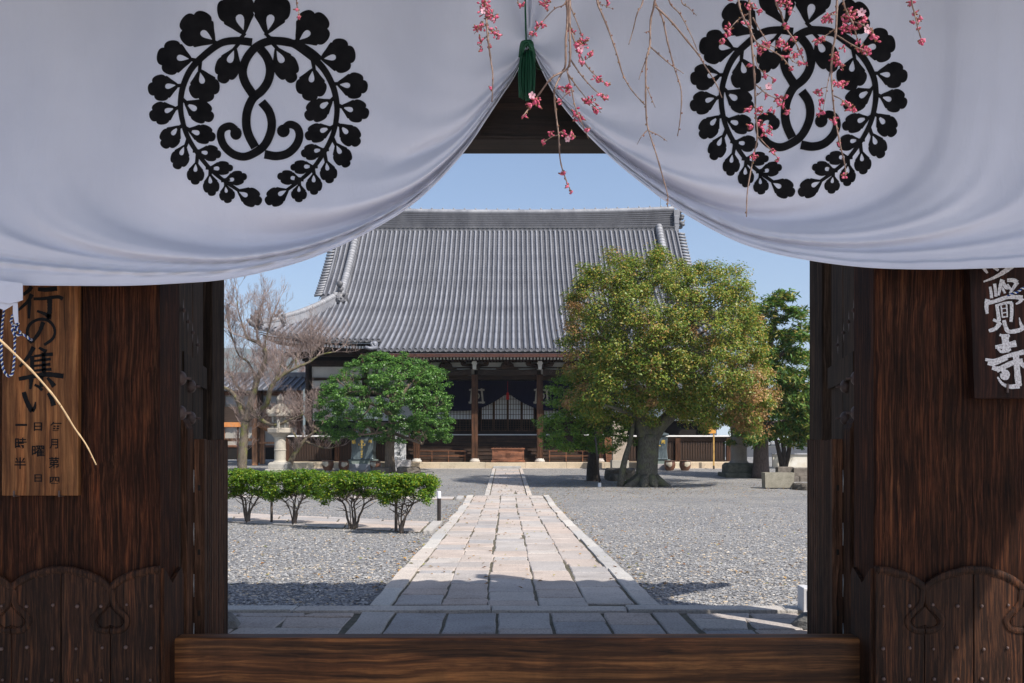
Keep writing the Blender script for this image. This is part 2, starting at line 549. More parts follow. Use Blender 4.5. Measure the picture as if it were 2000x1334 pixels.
# paving under and behind the gate
apron = bed('gate_paving', lambda d: (-3.6, 3.6), 5.5, 7.94, 4, .018)
x = -3.6
while x < 3.55:
    e = min(x + rng.uniform(1.1, 1.9), 3.6)
    slab([(x, 7.72), (e - .008, 7.72), (e - .008, 7.93), (x, 7.93)], .05, 'kerb_stone', M_KERB, apron)
    x = e
cols = [(-1.36, -1.072), (-1.066, -.628), (-.622, -.193), (-.187, .252), (.258, .702), (.708, 1.122), (1.128, 1.36)]
for a, b in cols:
    d = 5.6
    while d < 7.65:
        e = 7.705 if d > 7.1 else min(d + rng.uniform(.5, .9), 7.705)
        if a in (-1.36, 1.128): e = 7.705 if d > 6.3 else 6.7
        slab([(a + .07 + .008, d), (b + .07 - .008, d), (b + .07 - .008, e - .012), (a + .07 + .008, e - .012)], .034, 'paving_slab', M_SLAB, apron)
        d = e
for sgn in (-1, 1):
    d = 5.6
    while d < 7.6:
        e = min(d + rng.uniform(.22, .45), 7.705)
        if 7.705 - e < .15: e = 7.705
        x = 1.42
        while x < 3.55:
            f = min(x + rng.uniform(.35, 1.0), 3.6)
            sk = rng.uniform(-.05, .05)
            pts = [(x + .012, d), (f - .012 + sk, d), (f - .012 - sk, e - .018), (x + .012, e - .018)]
            if sgn < 0: pts = [(-p[0] + .08, p[1]) for p in pts][::-1]
            else: pts = [(p[0] + .06, p[1]) for p in pts]
            slab(pts, .03, 'paving_stone', M_SLABF if rng.random() < .6 else M_SLAB, apron, jit=.006)
            x = f
        d = e
mm = MB(); mm.box(-9, 9, -14, 4.6, -.2, .004)
struct(mm.build('forecourt', granite('forecourt_granite', (.46, .44, .43), (.56, .54, .52))))

# side paths on the left
def side_path(name, n0, n1, f0, f1, seglen, mat, h=.03):
    a0, a1, b0, b1 = GP(*n0), GP(*n1), GP(*f0), GP(*f1)
    mm = MB()
    mm.sheet(lambda u, v: (lambda p: (p.x, p.y, gz(p.y) + .01))(a0.lerp(a1, u).lerp(b0.lerp(b1, u), v)), 20, 3)
    o = struct(mm.build(name, M_MOSS))
    L = (a1 - a0).length
    for (v0, v1) in ((.02, .2), (.22, .5), (.52, .79), (.81, .98)):
        u = 0
        while u < .99:
            e = min(1, u + seglen / L * rng.uniform(.7, 1.3))
            q = []
            for uu, vv in ((u, v0), (e - .004, v0), (e - .004, v1), (u, v1)):
                p = a0.lerp(a1, uu).lerp(b0.lerp(b1, uu), vv); q.append((p.x, p.y))
            slab(q, h, 'paving_slab', mat, o)
            u = e
    return o
sp = side_path('side_path', (100, 1001), (822, 1041), (100, 984), (842, 1021), 1.3, M_SLAB)
e0, e1, e2, e3 = GP(827, 1043), GP(845, 1043), GP(864, 1021), GP(846, 1021)
slab([(p.x, p.y) for p in (e0, e1, e2, e3)], .06, 'kerb_stone', M_KERB, sp)
sp2 = side_path('far_side_path', (200, 969), (886, 977), (200, 966), (890, 972), 1.6, M_SLAB)
e0, e1, e2, e3 = GP(891, 977.5), GP(903, 977.5), GP(906, 971.5), GP(894, 971.5)
slab([(p.x, p.y) for p in (e0, e1, e2, e3)], .06, 'kerb_stone', M_KERB, sp2)

# loose pebbles lying on the gravel close to the gate
rs = np.random.RandomState(3)
N = 85000
yy = 7.95 + (rs.rand(N) ** 1.7) * 17
xx = (rs.rand(N) - .5) * 2 * (yy * .36 + .4)
ok = np.abs(xx - (-.00686 * yy + .0766)) > W / 2 + .05
xx, yy = xx[ok], yy[ok]; N = len(xx)
sz = rs.uniform(.006, .0155, N) * (1 + .5 * (rs.rand(N) > .97))
zz = np.interp(yy, GD, GZ) + sz * .25
octv = np.array([(1, 0, 0), (0, 1, 0), (-1, 0, 0), (0, -1, 0), (0, 0, .6), (.7, .7, .35), (-.7, .7, .3), (-.7, -.7, .35), (.7, -.7, .3)], float)
octf = [(0, 5, 4), (5, 1, 4), (1, 6, 4), (6, 2, 4), (2, 7, 4), (7, 3, 4), (3, 8, 4), (8, 0, 4)]
ang = rs.rand(N) * 6.283
V = octv[None] * (sz[:, None] * rs.uniform(.7, 1.4, (N, 9)))[:, :, None]
ca, sa = np.cos(ang)[:, None], np.sin(ang)[:, None]
X = V[:, :, 0] * ca * 1.3 - V[:, :, 1] * sa + xx[:, None]
Y = V[:, :, 0] * sa * 1.3 + V[:, :, 1] * ca + yy[:, None]
Z = V[:, :, 2] * rs.uniform(.7, 1.4, N)[:, None] + zz[:, None]
co = np.stack([X, Y, Z], 2).reshape(-1, 3)
fi = (np.array(octf)[None] + (np.arange(N) * 9)[:, None, None]).reshape(-1)
me = bpy.data.meshes.new('gravel')
me.vertices.add(len(co)); me.vertices.foreach_set('co', co.ravel())
me.loops.add(len(fi)); me.loops.foreach_set('vertex_index', fi)
me.polygons.add(len(fi) // 3); me.polygons.foreach_set('loop_start', np.arange(0, len(fi), 3))
me.update(calc_edges=True)
t = NT('pebble')
isl = t.n('NewGeometry').outputs['Random Per Island']
col = t.ramp(isl, [(0, (.07, .07, .076)), (.25, (.205, .207, .216)), (.6, (.28, .282, .29)), (.88, (.39, .385, .375)), (.945, (.48, .37, .24)), (1, (.60, .57, .52))])
me.materials.append(t.fin(col, .8, .25))
peb = bpy.data.objects.new('gravel', me); COL.objects.link(peb)
stuff(peb); tag(peb, 'loose grey gravel stones strewn beside the stone walk', 'gravel')

# fallen leaves and specks on the gravel and in the joints
rs = np.random.RandomState(17)
N = 2600
ty = np.concatenate([rs.normal(33, 3.2, 1500), rs.uniform(9, 32, N - 1500)])
tx = np.concatenate([rs.normal(3.5, 4.0, 1500), rs.uniform(-.42, .42, N - 1500) * 0])
tx[1500:] = rs.uniform(-1, 1, N - 1500) * (ty[1500:] * .34)
edge = rs.rand(N) < .25
tx = np.where(edge & (ty < 29), (-.00686 * ty + .0766) + np.sign(rs.rand(N) - .5) * (1.32 + np.abs(rs.normal(0, .12, N))), tx)
onp = np.abs(tx - (-.00686 * ty + .0766)) < 1.3
C = np.column_stack([tx, ty, np.interp(ty, GD, GZ) + np.where(onp, .05, .02)])
fl = leaf_object('fallen_leaves', leafmat('dry_leaves', [(.30, .14, .04), (.42, .25, .08), (.24, .10, .04), (.40, .34, .14), (.16, .18, .05)], .7, .1), None, C, .055, 5, 3.0, .6)
stuff(tag(fl, 'dry fallen leaves scattered over the gravel court', 'leaves'))
# ------------------------------------------------------------------ main hall
HX = -.25
def tile_mat(name, c1, c2, rough=.48, rnd=.16):
    t = NT(name)
    f = t.noise(t.co(), .8, 5)
    f2 = t.noise(t.co((3, 3, 3)), 5, 4)
    st = t.noise(t.co((1.4, .5, .5)), .9, 6, .7)
    col = t.ramp(f, [(.3, c1), (.7, c2)])
    col = t.mix(col, t.ramp(st, [(.35, (.68, .68, .7)), (.5, (1, 1, 1)), (.68, (1.22, 1.2, 1.16))]), .85, 'MULTIPLY')
    col = t.mix(col, t.ramp(f2, [(.3, (.75, .75, .78)), (.7, (1.2, 1.2, 1.18))]), .8, 'MULTIPLY')
    col = t.rnd(col, rnd)
    t.bump(f2, .2, .01)
    return t.fin(col, rough, .5)
M_TILE = tile_mat('sky_tinted_smoked_tile', (.125, .132, .16), (.20, .21, .24))  # bluish tint paints the sky's reflection into the tile colour
M_PAN = tile_mat('shade_darkened_smoked_pan', (.06, .062, .074), (.10, .102, .115), .6, 0)  # darker than the rows: shade between them is put into the colour
M_TDARK = tile_mat('dark_tile_face', (.10, .10, .11), (.18, .18, .19), .5)
M_TPALE = tile_mat('pale_ridge_tile', (.19, .195, .215), (.28, .285, .305), .5)
M_TIMB = wood('hall_timber', (.022, .015, .012), (.045, .028, .02), (.075, .046, .032), 'z', .5, .7, .2)
M_TIMBX = wood('hall_beam', (.022, .015, .012), (.045, .028, .02), (.07, .044, .03), 'x', .5, .7, .2)
M_PIL = wood('porch_pillar', (.025, .015, .011), (.07, .036, .022), (.13, .07, .042), 'z', .7, .7, .3, .15, None, .15)
M_WARM = wood('orange_timber', (.13, .055, .028), (.22, .10, .055), (.30, .15, .085), 'x', .6, .6, .25, .1)
M_PLAS = M('lime_plaster', (.62, .62, .60), (.72, .72, .70), sc=2, bump=.05)
M_PAPER = M('shoji_paper', (.75, .77, .78), (.82, .83, .83), sc=3, bump=.02)
M_PSTONE = granite('platform_stone', (.46, .41, .31), (.58, .52, .40))
M_COPPER = M('copper_gutter', (.06, .024, .017), (.11, .043, .028), sc=1.2, stretch=(3, 1, 6), rough=.45, spec=.5, bump=.1, metal=.3)
M_NAVY = M('navy_curtain', (.012, .011, .03), (.022, .02, .045), sc=3, stretch=(3, 1, .4), rough=.9, bump=.15, spec=.1)
M_WHITEP = M('white_paint', (.7, .7, .7), (.8, .8, .79), sc=5, bump=.05)
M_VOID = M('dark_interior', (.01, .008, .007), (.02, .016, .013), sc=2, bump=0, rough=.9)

hall = thing('main_hall', 'large wooden temple hall with sweeping grey tiled roof beyond the walk', 'temple hall', (HX, 47, 0))
PR_D = [44.5, 45.6, 47.5, 50.5, 54, 57, 59.6, 61]
PR_Z = [5.60, 6.02, 6.72, 7.98, 10.05, 12.6, 15.3, 16.8]
import bisect
def _spl(xs, ys):
    n = len(xs); m = [0] * n
    dl = [(ys[i + 1] - ys[i]) / (xs[i + 1] - xs[i]) for i in range(n - 1)]
    m[0], m[-1] = dl[0], dl[-1]
    for i in range(1, n - 1): m[i] = (dl[i - 1] + dl[i]) / 2
    def f(x):
        i = max(0, min(n - 2, bisect.bisect(xs, x) - 1))
        h = xs[i + 1] - xs[i]; t = (x - xs[i]) / h
        return ((2 * t ** 3 - 3 * t * t + 1) * ys[i] + (t ** 3 - 2 * t * t + t) * h * m[i] + (-2 * t ** 3 + 3 * t * t) * ys[i + 1] + (t ** 3 - t * t) * h * m[i + 1])
    return f
prof = _spl(PR_D, PR_Z)
KOH = 6.65                                        # half width of the porch roof
def lift(xp, d):                                  # eaves rise to the corners
    a = max(0.0, abs(xp) - 7.5) / 5.8
    w = max(0.0, min(1.0, (54 - d) / 6.5))
    k = max(0.0, 1 - abs(abs(xp) - KOH) / 2.0) if d < 47.9 else 0
    return .62 * a * a * w
def rz(xp, d): return prof(d) + lift(xp, d)
def hipd(xp): return 53.6 - (abs(xp) - 10.2) / 3.2 * 6.1

# pan-tile courses (stepped sheet)
def courses(mb, xa_fn, xb_fn, d0, d1, step, nx, zoff=0):
    n = int((d1 - d0) / step)
    for j in range(n):
        da, db = d0 + j * (d1 - d0) / n, d0 + (j + 1) * (d1 - d0) / n + .012
        vs, fs = [], []
        for i in range(nx + 1):
            u = i / nx
            xa = xa_fn(da) + (xb_fn(da) - xa_fn(da)) * u
            xb = xa_fn(db) + (xb_fn(db) - xa_fn(db)) * u
            za, zb = rz(xa, da), rz(xb, db)
            vs += [(xa + HX, da, za - .03 + zoff), (xa + HX, da, za + .028 + zoff), (xb + HX, db, zb + zoff)]
        for i in range(nx):
            k = i * 3
            fs += [(k, k + 3, k + 4, k + 1), (k + 1, k + 4, k + 5, k + 2)]
        mb.add(vs, fs)
m = MB()
lim = lambda d: min(13.35, 10.2 + (53.6 - d) / 6.1 * 3.2) if d < 53.6 else 11.25
courses(m, lambda d: -lim(d), lambda d: lim(d), 47.5, 59.7, .17, 54)
courses(m, lambda d: -KOH, lambda d: KOH, 45.6, 47.5, .17, 4)
roof = m.build('roof', M_PAN, hall)
stuff(roof)
# round tile rows
def row_mesh(xp, d0, d1, r=.088):
    mb = MB(); L = 0.30
    n = max(1, int((d1 - d0) * 1.22 / L)); ns = 6
    rings = []
    for i in range(n):
        for e, rr in ((0, r), (.97, r * .9)):
            d = d0 + (d1 - d0) * (i + e) / n
            z = rz(xp, d) + .02
            sl = (rz(xp, d + .05) - rz(xp, d - .05)) / .1
            nn = Vector((0, -sl, 1)).normalized()
            rings.append([Vector((0, d, z)) + Vector((math.cos(math.pi * k / ns) * rr, 0, 0)) + nn * (math.sin(math.pi * k / ns) * rr * 1.5) for k in range(ns + 1)])
    vs = [tuple(p) for rg in rings for p in rg]; fs = []
    w = ns + 1
    for i in range(len(rings) - 1):
        for k in range(ns):
            fs.append((i * w + k, (i + 1) * w + k, (i + 1) * w + k + 1, i * w + k + 1))
    fs.append(tuple(range(ns, -1, -1)))
    mb.add(vs, fs); return mb
def disc_mesh():
    mb = MB(); n = 14
    for r0, r1, y0, y1 in ((.098, .098, .06, 0), (.098, .075, 0, 0), (.075, .07, 0, .012)):
        vs = [(math.cos(2 * math.pi * k / n) * r, y, math.sin(2 * math.pi * k / n) * r) for r, y in ((r0, y0), (r1, y1)) for k in range(n)]
        mb.add(vs, [(k, (k + 1) % n, n + (k + 1) % n, n + k) for k in range(n)])
    mb.add([(math.cos(2 * math.pi * k / n) * .07, .012, math.sin(2 * math.pi * k / n) * .07) for k in range(n)], [tuple(range(n))])
    mb.ball((0, .008, 0), (.03, .012, .03), 6, 4)
    return mb.mesh('eave_disc', M_TDARK)
DISC = disc_mesh()
xp = 0; SP = .31; shared = {}
k = 0
rows = [i * SP for i in range(-43, 44)]
for xp in rows:
    ax = abs(xp)
    d0 = 45.58 if ax < KOH else 47.48
    segs = []
    if ax <= 10.15: segs = [(d0, 59.7)]
    elif ax <= 11.2: segs = [(d0, hipd(xp) - .1), (54.2, 59.7)]
    else: segs = [(d0, hipd(xp) - .05)]
    for a, b in segs:
        if b - a < .4: continue
        key = 'k' if (ax < KOH and ax < 7.4) else ('m' if ax < 7.5 else None)
        if key and key in shared: me = shared[key]
        else:
            me = row_mesh(xp, a, b).mesh('tile_row', M_TILE, (0, 47, 0), True)
            if key: shared[key] = me
        inst(me, 'tile_row', hall, (xp, 0, 0))
    inst(DISC, 'eave_tile', hall, (xp, d0 - 47 - .03, rz(xp, d0) + .05))
# under-eave fascia lines
m = MB()
m.sheet(lambda u, v: (HX - 13.3 + (13.3 - KOH) * u, 47.62, rz(-13.3 + (13.3 - KOH) * u, 47.6) - .1 - .07 * v), 24, 1)
m.sheet(lambda u, v: (HX + 13.3 - (13.3 - KOH) * u, 47.62, rz(-13.3 + (13.3 - KOH) * u, 47.6) - .17 + .07 * v), 24, 1)
m.box(HX - KOH, HX + KOH, 45.74, 45.78, 5.86, 5.93)
m.build('eave_board', M('grey_eave_board', (.30, .33, .36), (.38, .40, .43), sc=2), hall)
# soffits
m = MB()
m.sheet(lambda u, v: (HX - 13.3 + 26.6 * u, 47.65 + 4.3 * v, rz(-13.3 + 26.6 * u, 47.65) - .22 + (1 - abs(1 - 2 * u) ** 8) * v * .35), 40, 4)
m.box(HX - KOH + .1, HX + KOH - .1, 45.8, 48.5, 5.78, 5.83)
m.build('soffit', M_TIMBX, hall)
# rafters with white-painted ends
m, w = MB(), MB()
x = -13.0
while x < 13.05:
    if abs(x) > KOH + .1:
        z = rz(x, 47.65) - .27 - .02
        m.box(HX + x - .045, HX + x + .045, 47.85, 51.0, z - .12, z)
        w.box(HX + x - .05, HX + x + .05, 47.82, 47.849, z - .125, z + .005)
    x += .155 * 2 * .5 + .0
x = -KOH + .15
while x < KOH - .1:
    m.box(HX + x - .04, HX + x + .04, 46.02, 48.4, 5.62, 5.72)
    w.box(HX + x - .045, HX + x + .045, 45.99, 46.019, 5.615, 5.725)
    x += .172
stuff(m.build('rafters', M_TIMB, hall)); stuff(w.build('rafter_ends', M_WHITEP, hall))
# copper gutter of the porch, in lengths
x = -KOH - .8
while x < KOH + .75:
    e = min(x + .91, KOH + .8)
    m = MB()
    m.cbox(HX + x, HX + e - .012, 45.54, 45.70, 5.70, 5.88, .01)
    m.build('gutter', M_COPPER, hall)
    x = e
for s in (-1, 1):
    m = MB(); m.tube([(HX + s * (KOH + .7), 45.62, 5.78), (HX + s * (KOH + .7), 45.62, 5.4), (HX + s * (KOH + .72), 45.8, 5.25)], .07, 8)
    m.build('drainpipe', M_COPPER, hall, sm=True)
# main ridge: stacked thin courses, rising to the ends
def ridz(x): return .24 * (abs(x) / 11.2) ** 2.4
m = MB()
for i in range(9):
    th = .30 - .012 * i; z0 = 15.52 + i * .125
    m.sheet(lambda u, v: (HX - 11.1 + 22.2 * u, 60 - th + .0, z0 + .02 + .105 * v + ridz(-11.1 + 22.2 * u) * (.2 + .8 * i / 8)), 40, 1)
    m.sheet(lambda u, v: (HX - 11.1 + 22.2 * u, 60 - th + .05 * (1 - v), z0 + .125 + ridz(-11.1 + 22.2 * u) * (.2 + .8 * i / 8) + 0 * v), 40, 1)
    m.sheet(lambda u, v: (HX - 11.1 + 22.2 * u, 60 - th + .05 * v, z0 + .02 + ridz(-11.1 + 22.2 * u) * (.2 + .8 * i / 8)), 40, 1)
m.sheet(lambda u, v: (HX - 11.1 + 22.2 * u, 60.3, 15.4 + 1.3 * v + ridz(-11.1 + 22.2 * u) * v), 40, 1)
ridge = m.build('main_ridge', M_PAN, hall)
m = MB()
pts = [(HX - 11.1 + 22.2 * i / 60, 60, 16.70 + ridz(-11.1 + 22.2 * i / 60)) for i in range(61)]
m.tube(pts, .2, 10)
m.build('ridge_cap', M_TPALE, ridge, sm=True)
nub = MB(); nub.ball((0, 0, 0), (.06, .06, .07), 6, 4); nub = nub.mesh('ridge_knob', M_TPALE, sm=True)
for i in range(-15, 16):
    x = i * .73
    inst(nub, 'ridge_knob', ridge, (x, 13, 16.93 + ridz(x)))
for i in range(-35, 36):
    x = i * .31
    o = inst(DISC, 'ridge_disc', ridge, (x, 59.52 - 47, 15.42 + ridz(x) * .2)); o.scale = (1.15, 1, 1.15)
m = MB()
m.sheet(lambda u, v: (HX - 11.1 + 22.2 * u, 59.48 + .02, 15.56 + .05 * v + ridz(-11.1 + 22.2 * u) * .2), 40, 1)
m.sheet(lambda u, v: (HX - 11.1 + 22.2 * u, 59.5 + .22 * v, 15.61 + ridz(-11.1 + 22.2 * u) * .2), 40, 1)
m.sheet(lambda u, v: (HX - 11.1 + 22.2 * u, 59.56, 15.2 + .36 * v + ridz(-11.1 + 22.2 * u) * .2), 40, 1)
m.build('ridge_foot', M_TDARK, ridge)

# ogre-tile style end ornament, sculpted from lobes
def ornament(name, c, s, parent, mat=M_TDARK, flat=.35):
    mb = MB()
    x, y, z = c
    mb.prism([(x + s * a, z + s * b) for a, b in ((-.62, -.5), (-.45, .25), (-.55, .42), (-.2, .38), (0, .5), (.2, .38), (.55, .42), (.45, .25), (.62, -.5), (.3, -.42), (0, -.5), (-.3, -.42))], y - .12 * s, y + .1 * s)
    mb.ball((x, y - .16 * s, z - .02 * s), (.3 * s, .2 * s, .3 * s), 10, 7)
    mb.ball((x - .13 * s, y - .33 * s, z + .08 * s), .07 * s, 6, 4); mb.ball((x + .13 * s, y - .33 * s, z + .08 * s), .07 * s, 6, 4)
    mb.ball((x, y - .36 * s, z - .06 * s), (.09 * s, .08 * s, .07 * s), 6, 4)
    for a in (-1, 1):
        mb.tube([(x + a * .2 * s, y - .2 * s, z + .22 * s), (x + a * .36 * s, y - .22 * s, z + .36 * s), (x + a * .42 * s, y - .2 * s, z + .52 * s)], [.08 * s, .06 * s, .02 * s], 6)
        for q in range(3):
            mb.ball((x + a * (.34 + .07 * q) * s, y - .14 * s, z - (.08 + .14 * q) * s), (.13 * s, .08 * s, .1 * s), 6, 4)
    mb.tube([(x, y - .1 * s, z + .62 * s), (x, y + .6 * s, z + .8 * s)], .17 * s, 10)
    return mb.build(name, mat, parent, sm=True)
for sg in (-1, 1):
    # gable-end verge: rows of short cross tiles, stepped down the edge
    step = MB(); step.tube([(-.28, 0, 0), (.28, 0, 0)], .085, 8); stm = step.mesh('verge_tile', M_TPALE, sm=True)
    d = 54.3
    while d < 59.6:
        inst(stm, 'verge_tile', hall, (sg * 11.45, d - 47, rz(11.2, d) - .0), (0, R(sg * 8), 0))
        d += .235
    m = MB(); m.sheet(lambda u, v: (HX + sg * (11.2 + .28 * v), 54.2 + 5.5 * u, rz(11, 54.2 + 5.5 * u) - .02 - .3 * v * v), 20, 2)
    m.build('verge_bed', M_PAN, hall)
    # descending ridge
    pts = [(HX + sg * (10.0 + .25 * math.sin(0)), d, rz(10, d)) for d in np.linspace(53.7, 59.5, 24)]
    m = MB()
    for (x, y, z), (x2, y2, z2) in zip(pts, pts[1:]):
        m.add([(x - .2, y, z - .05), (x + .2, y, z - .05), (x2 + .2, y2, z2 - .05), (x2 - .2, y2, z2 - .05), (x - .17, y, z + .42), (x + .17, y, z + .42), (x2 + .17, y2, z2 + .42), (x2 - .17, y2, z2 + .42)],
              [(0, 1, 5, 4), (1, 2, 6, 5), (3, 0, 4, 7), (4, 5, 6, 7), (2, 3, 7, 6)])
    dr = m.build('descending_ridge', M_TPALE, hall)
    cap = MB()
    cap.lathe([(.235, -.13), (.225, .13), (.17, .135)], (0, 0, 0), 12)
    capm = cap.mesh('ridge_tile', M_TPALE, sm=True)
    for i in range(27):
        d = 53.65 + i * .222
        sl = math.atan((rz(10, d + .1) - rz(10, d - .1)) / .2)
        inst(capm, 'ridge_tile', dr, (sg * 10.0, d - 47, rz(10, d) + .45), (R(-90) + sl, 0, 0))
    ornament('end_ornament', (HX + sg * 10.0, 53.45, rz(10, 53.5) + .12), .95, dr)
    m = MB(); m.ball((HX + sg * 10.0, 53.3, rz(10, 53.5) + 1.05), (.2, .12, .2), 12, 8); m.build('round_cap', M_TDARK, dr, sm=True)
    # corner ridge in two tiers, plus its ornaments
    def hp(t): 
        x = 10.15 + 3.15 * t; d = 53.7 - 6.1 * t
        return Vector((HX + sg * x, d, rz(x, d) + .1 * t))
    def tier(t0, t1, h, wd, nm):
        mb = MB(); n = 14
        ps = [hp(t0 + (t1 - t0) * i / n) for i in range(n + 1)]
        vs, fs = [], []
        for i, p in enumerate(ps):
            a = Vector((sg * .8, .45, 0)).normalized() * wd
            for q, zz in ((-1, -.06), (1, -.06), (.85, h), (-.85, h)):
                vs.append((p.x + a.x * q, p.y + a.y * q, p.z + zz))
        for i in range(n):
            for q in range(4):
                fs.append((i * 4 + q, i * 4 + (q + 1) % 4, (i + 1) * 4 + (q + 1) % 4, (i + 1) * 4 + q))
        fs += [(0, 1, 2, 3), tuple(n * 4 + q for q in (3, 2, 1, 0))]
        mb.add(vs, fs)
        o = mb.build(nm, M_TPALE, hall)
        for i in range(n * 2 + 1):
            p = hp(t0 + (t1 - t0) * i / (2 * n))
            inst(capm, 'ridge_tile', o, (p.x - HX, p.y - 47, p.z + h + .02), (R(-90) + .3, 0, sg * .45)).scale = (.8, .8, 1)
        return o
    t1 = tier(0, .72, .40, .2, 'corner_ridge')
    p = hp(.74); ornament('end_ornament', (p.x, p.y - .1, p.z + .35), .6, t1)
    t2 = tier(.70, 1.0, .26, .18, 'lower_corner_ridge')
    p = hp(1.0); ornament('end_ornament', (p.x, p.y - .1, p.z + .38), .62, t2)
    m = MB(); m.tube([(p.x - sg * .1, p.y + .1, p.z + .05), (p.x + sg * .2, p.y - .25, p.z + .16), (p.x + sg * .34, p.y - .5, p.z + .34)], [.16, .14, .1], 10); m.build('corner_tile', M_TDARK, t2, sm=True)
    # porch edge ornament and side closure
    m = MB()
    x0 = HX + sg * KOH
    m.sheet(lambda u, v: (x0 + sg * .02, 45.62 + 2.2 * u, prof(45.62 + 2.2 * u) - .2 * v + .02), 8, 1)
    m.build('porch_edge', M_TDARK, hall)
    m = MB()
    m.ball((x0 + sg * .1, 45.7, 6.35), (.18, .16, .2), 8, 6); m.ball((x0 + sg * .18, 45.6, 6.15), (.14, .14, .12), 8, 5)
    m.tube([(x0 - sg * .05, 45.62, 6.2), (x0 + sg * .3, 45.45, 6.12), (x0 + sg * .52, 45.3, 6.18)], [.11, .1, .08], 8)
    for q in range(5):
        m.ball((x0 + sg * (.05 + .05 * q), 45.55, 6.3 + .08 * math.sin(q * 2)), (.07, .07, .1), 6, 4)
    m.build('porch_ornament', M_TILE, hall, sm=True)
    # hip slope to the side and gable wall
    m = MB()
    m.sheet(lambda u, v: (lambda p: (p.x + sg * .0, p.y * (1 - 0) + (120 - 2 * p.y) * u * 1.0, p.z - .02))(hp(v)), 6, 8)
    m.build('side_roof', M_PAN, hall)
    m = MB()
    m.add([(HX + sg * 11.0, 54.2, 9.9), (HX + sg * 11.0, 65.8, 9.9), (HX + sg * 11.0, 60, 15.6)], [(0, 1, 2) if sg > 0 else (0, 2, 1)])
    m.build('gable_wall', M_PLAS, hall)
    # ridge-end ornament seen from the side
    m = MB()
    xe = HX + sg * 11.2
    zb = 15.2
    for (a, b, wd, zz) in ((-.16, .14, .34, 0), (-.14, .12, .38, .42), (-.18, .16, .34, .62), (-.16, .14, .4, .9), (-.18, .2, .36, 1.3)):
        m.cbox(xe + a, xe + b, 60 - wd - .12, 60.3, zb + zz - .25, zb + zz + .3, .05)
    eo = m.build('ridge_end', M_TPALE, ridge)
    m = MB()
    for q in range(9):
        m.ball((xe + sg * (.3 + .12 * math.sin(q * 1.7)), 59.8 + .1 * math.cos(q * 2.1), zb + .5 + q * .14), (.17, .16, .13), 7, 5)
    m.tube([(xe + sg * .2, 59.9, zb + 1.5), (xe + sg * .45, 59.9, zb + 1.7), (xe + sg * .6, 59.9, zb + 1.45)], [.12, .1, .03], 6)
    m.tube([(xe + sg * .2, 59.9, zb + .75), (xe + sg * .5, 59.9, zb + .8), (xe + sg * .62, 59.9, zb + 1.0)], [.12, .09, .03], 6)
    m.build('ridge_end_face', M_TDARK, ridge, sm=True)
# rear slope
m = MB(); m.sheet(lambda u, v: (HX - 11.2 + 22.4 * u, 60.3 + 5.8 * v, 15.2 - 5.6 * v), 4, 8); m.sheet(lambda u, v: (HX + (-10.2 - 3.1 * v) + (20.4 + 6.2 * v) * u, 66 + 6.3 * v, 9.7 - 3.2 * v), 4, 8); m.build('rear_roof', M_PAN, hall)
m = MB(); m.tube([(HX + 10.2, 60, 16.9), (HX + 10.2, 60, 18.4)], .012, 5); m.build('lightning_rod', M_TDARK, hall)

# stone platform and steps in front
plat = None
x = -12.6
while x < 11.9:
    e = min(x + random.Random(int(x * 10)).uniform(1.9, 2.6), 12)
    m = MB(); m.cbox(x, e - .012, 46.55, 47.6, -.05, .31, .015); m.build('platform_stone', M_PSTONE, hall)
    x = e
m = MB(); m.box(-12.5, 11.9, 47.58, 66, -.05, .30); m.build('platform_floor', M_PSTONE, hall)
m = MB(); m.cbox(HX - .72, HX + .72, 46.2, 46.54, -.05, .13, .01); m.build('step_stone', M_KERB, hall)
m = MB(); m.box(-12.6, 12, 46.32, 46.54, -.05, .02); m.build('drip_edge', M_KERB, hall)
# wooden stair between the porch pillars
nst = 7
for i in range(nst):
    z0 = .31 + (1.74 - .31) * i / nst; z1 = .31 + (1.74 - .31) * (i + 1) / nst
    y0 = 47.75 + i * .2
    m = MB(); m.box(HX - 5.35, HX + 5.35, y0, y0 + .02, z0, z1 - .05); m.box(HX - 5.35, HX + 5.35, y0 - .03, y0 + .22, z1 - .05, z1)
    m.build('stair_tread', M_TIMBX, hall)
# porch pillars with stone bases, brackets
PX = [-5.05, -1.97, 1.47, 4.62]
for px in PX:
    m = MB(); m.cbox(px - .165, px + .165, 47.25, 47.58, .5, 4.95, .02)
    pl = m.build('porch_pillar', M_PIL, hall, bevel=.03)
    m = MB(); m.lathe([(.27, 0), (.28, .06), (.24, .12), (.2, .16), (.2, .2)], (px, 47.415, .31), 16); m.build('pillar_base', M_KERB, pl, sm=True)
    m = MB()
    m.cbox(px - .26, px + .26, 47.15, 47.68, 5.25, 5.40, .04); m.prism([(px - .75, 5.52), (px - .68, 5.40), (px - .3, 5.36), (px + .3, 5.36), (px + .68, 5.40), (px + .75, 5.52)], 47.3, 47.52)
    for a in (-.6, 0, .6): m.cbox(px + a - .14, px + a + .14, 47.2, 47.6, 5.5, 5.62, .03)
    m.build('bracket', M_TIMB, pl)
    m = MB(); m.prism([(px - .1, 5.62), (px - .15, 5.5), (px - .1, 5.44), (px - .09, 5.2), (px + .09, 5.2), (px + .1, 5.44), (px + .15, 5.5), (px + .1, 5.62)], 46.95, 47.14); m.build('bracket_nose', M_WHITEP, pl)
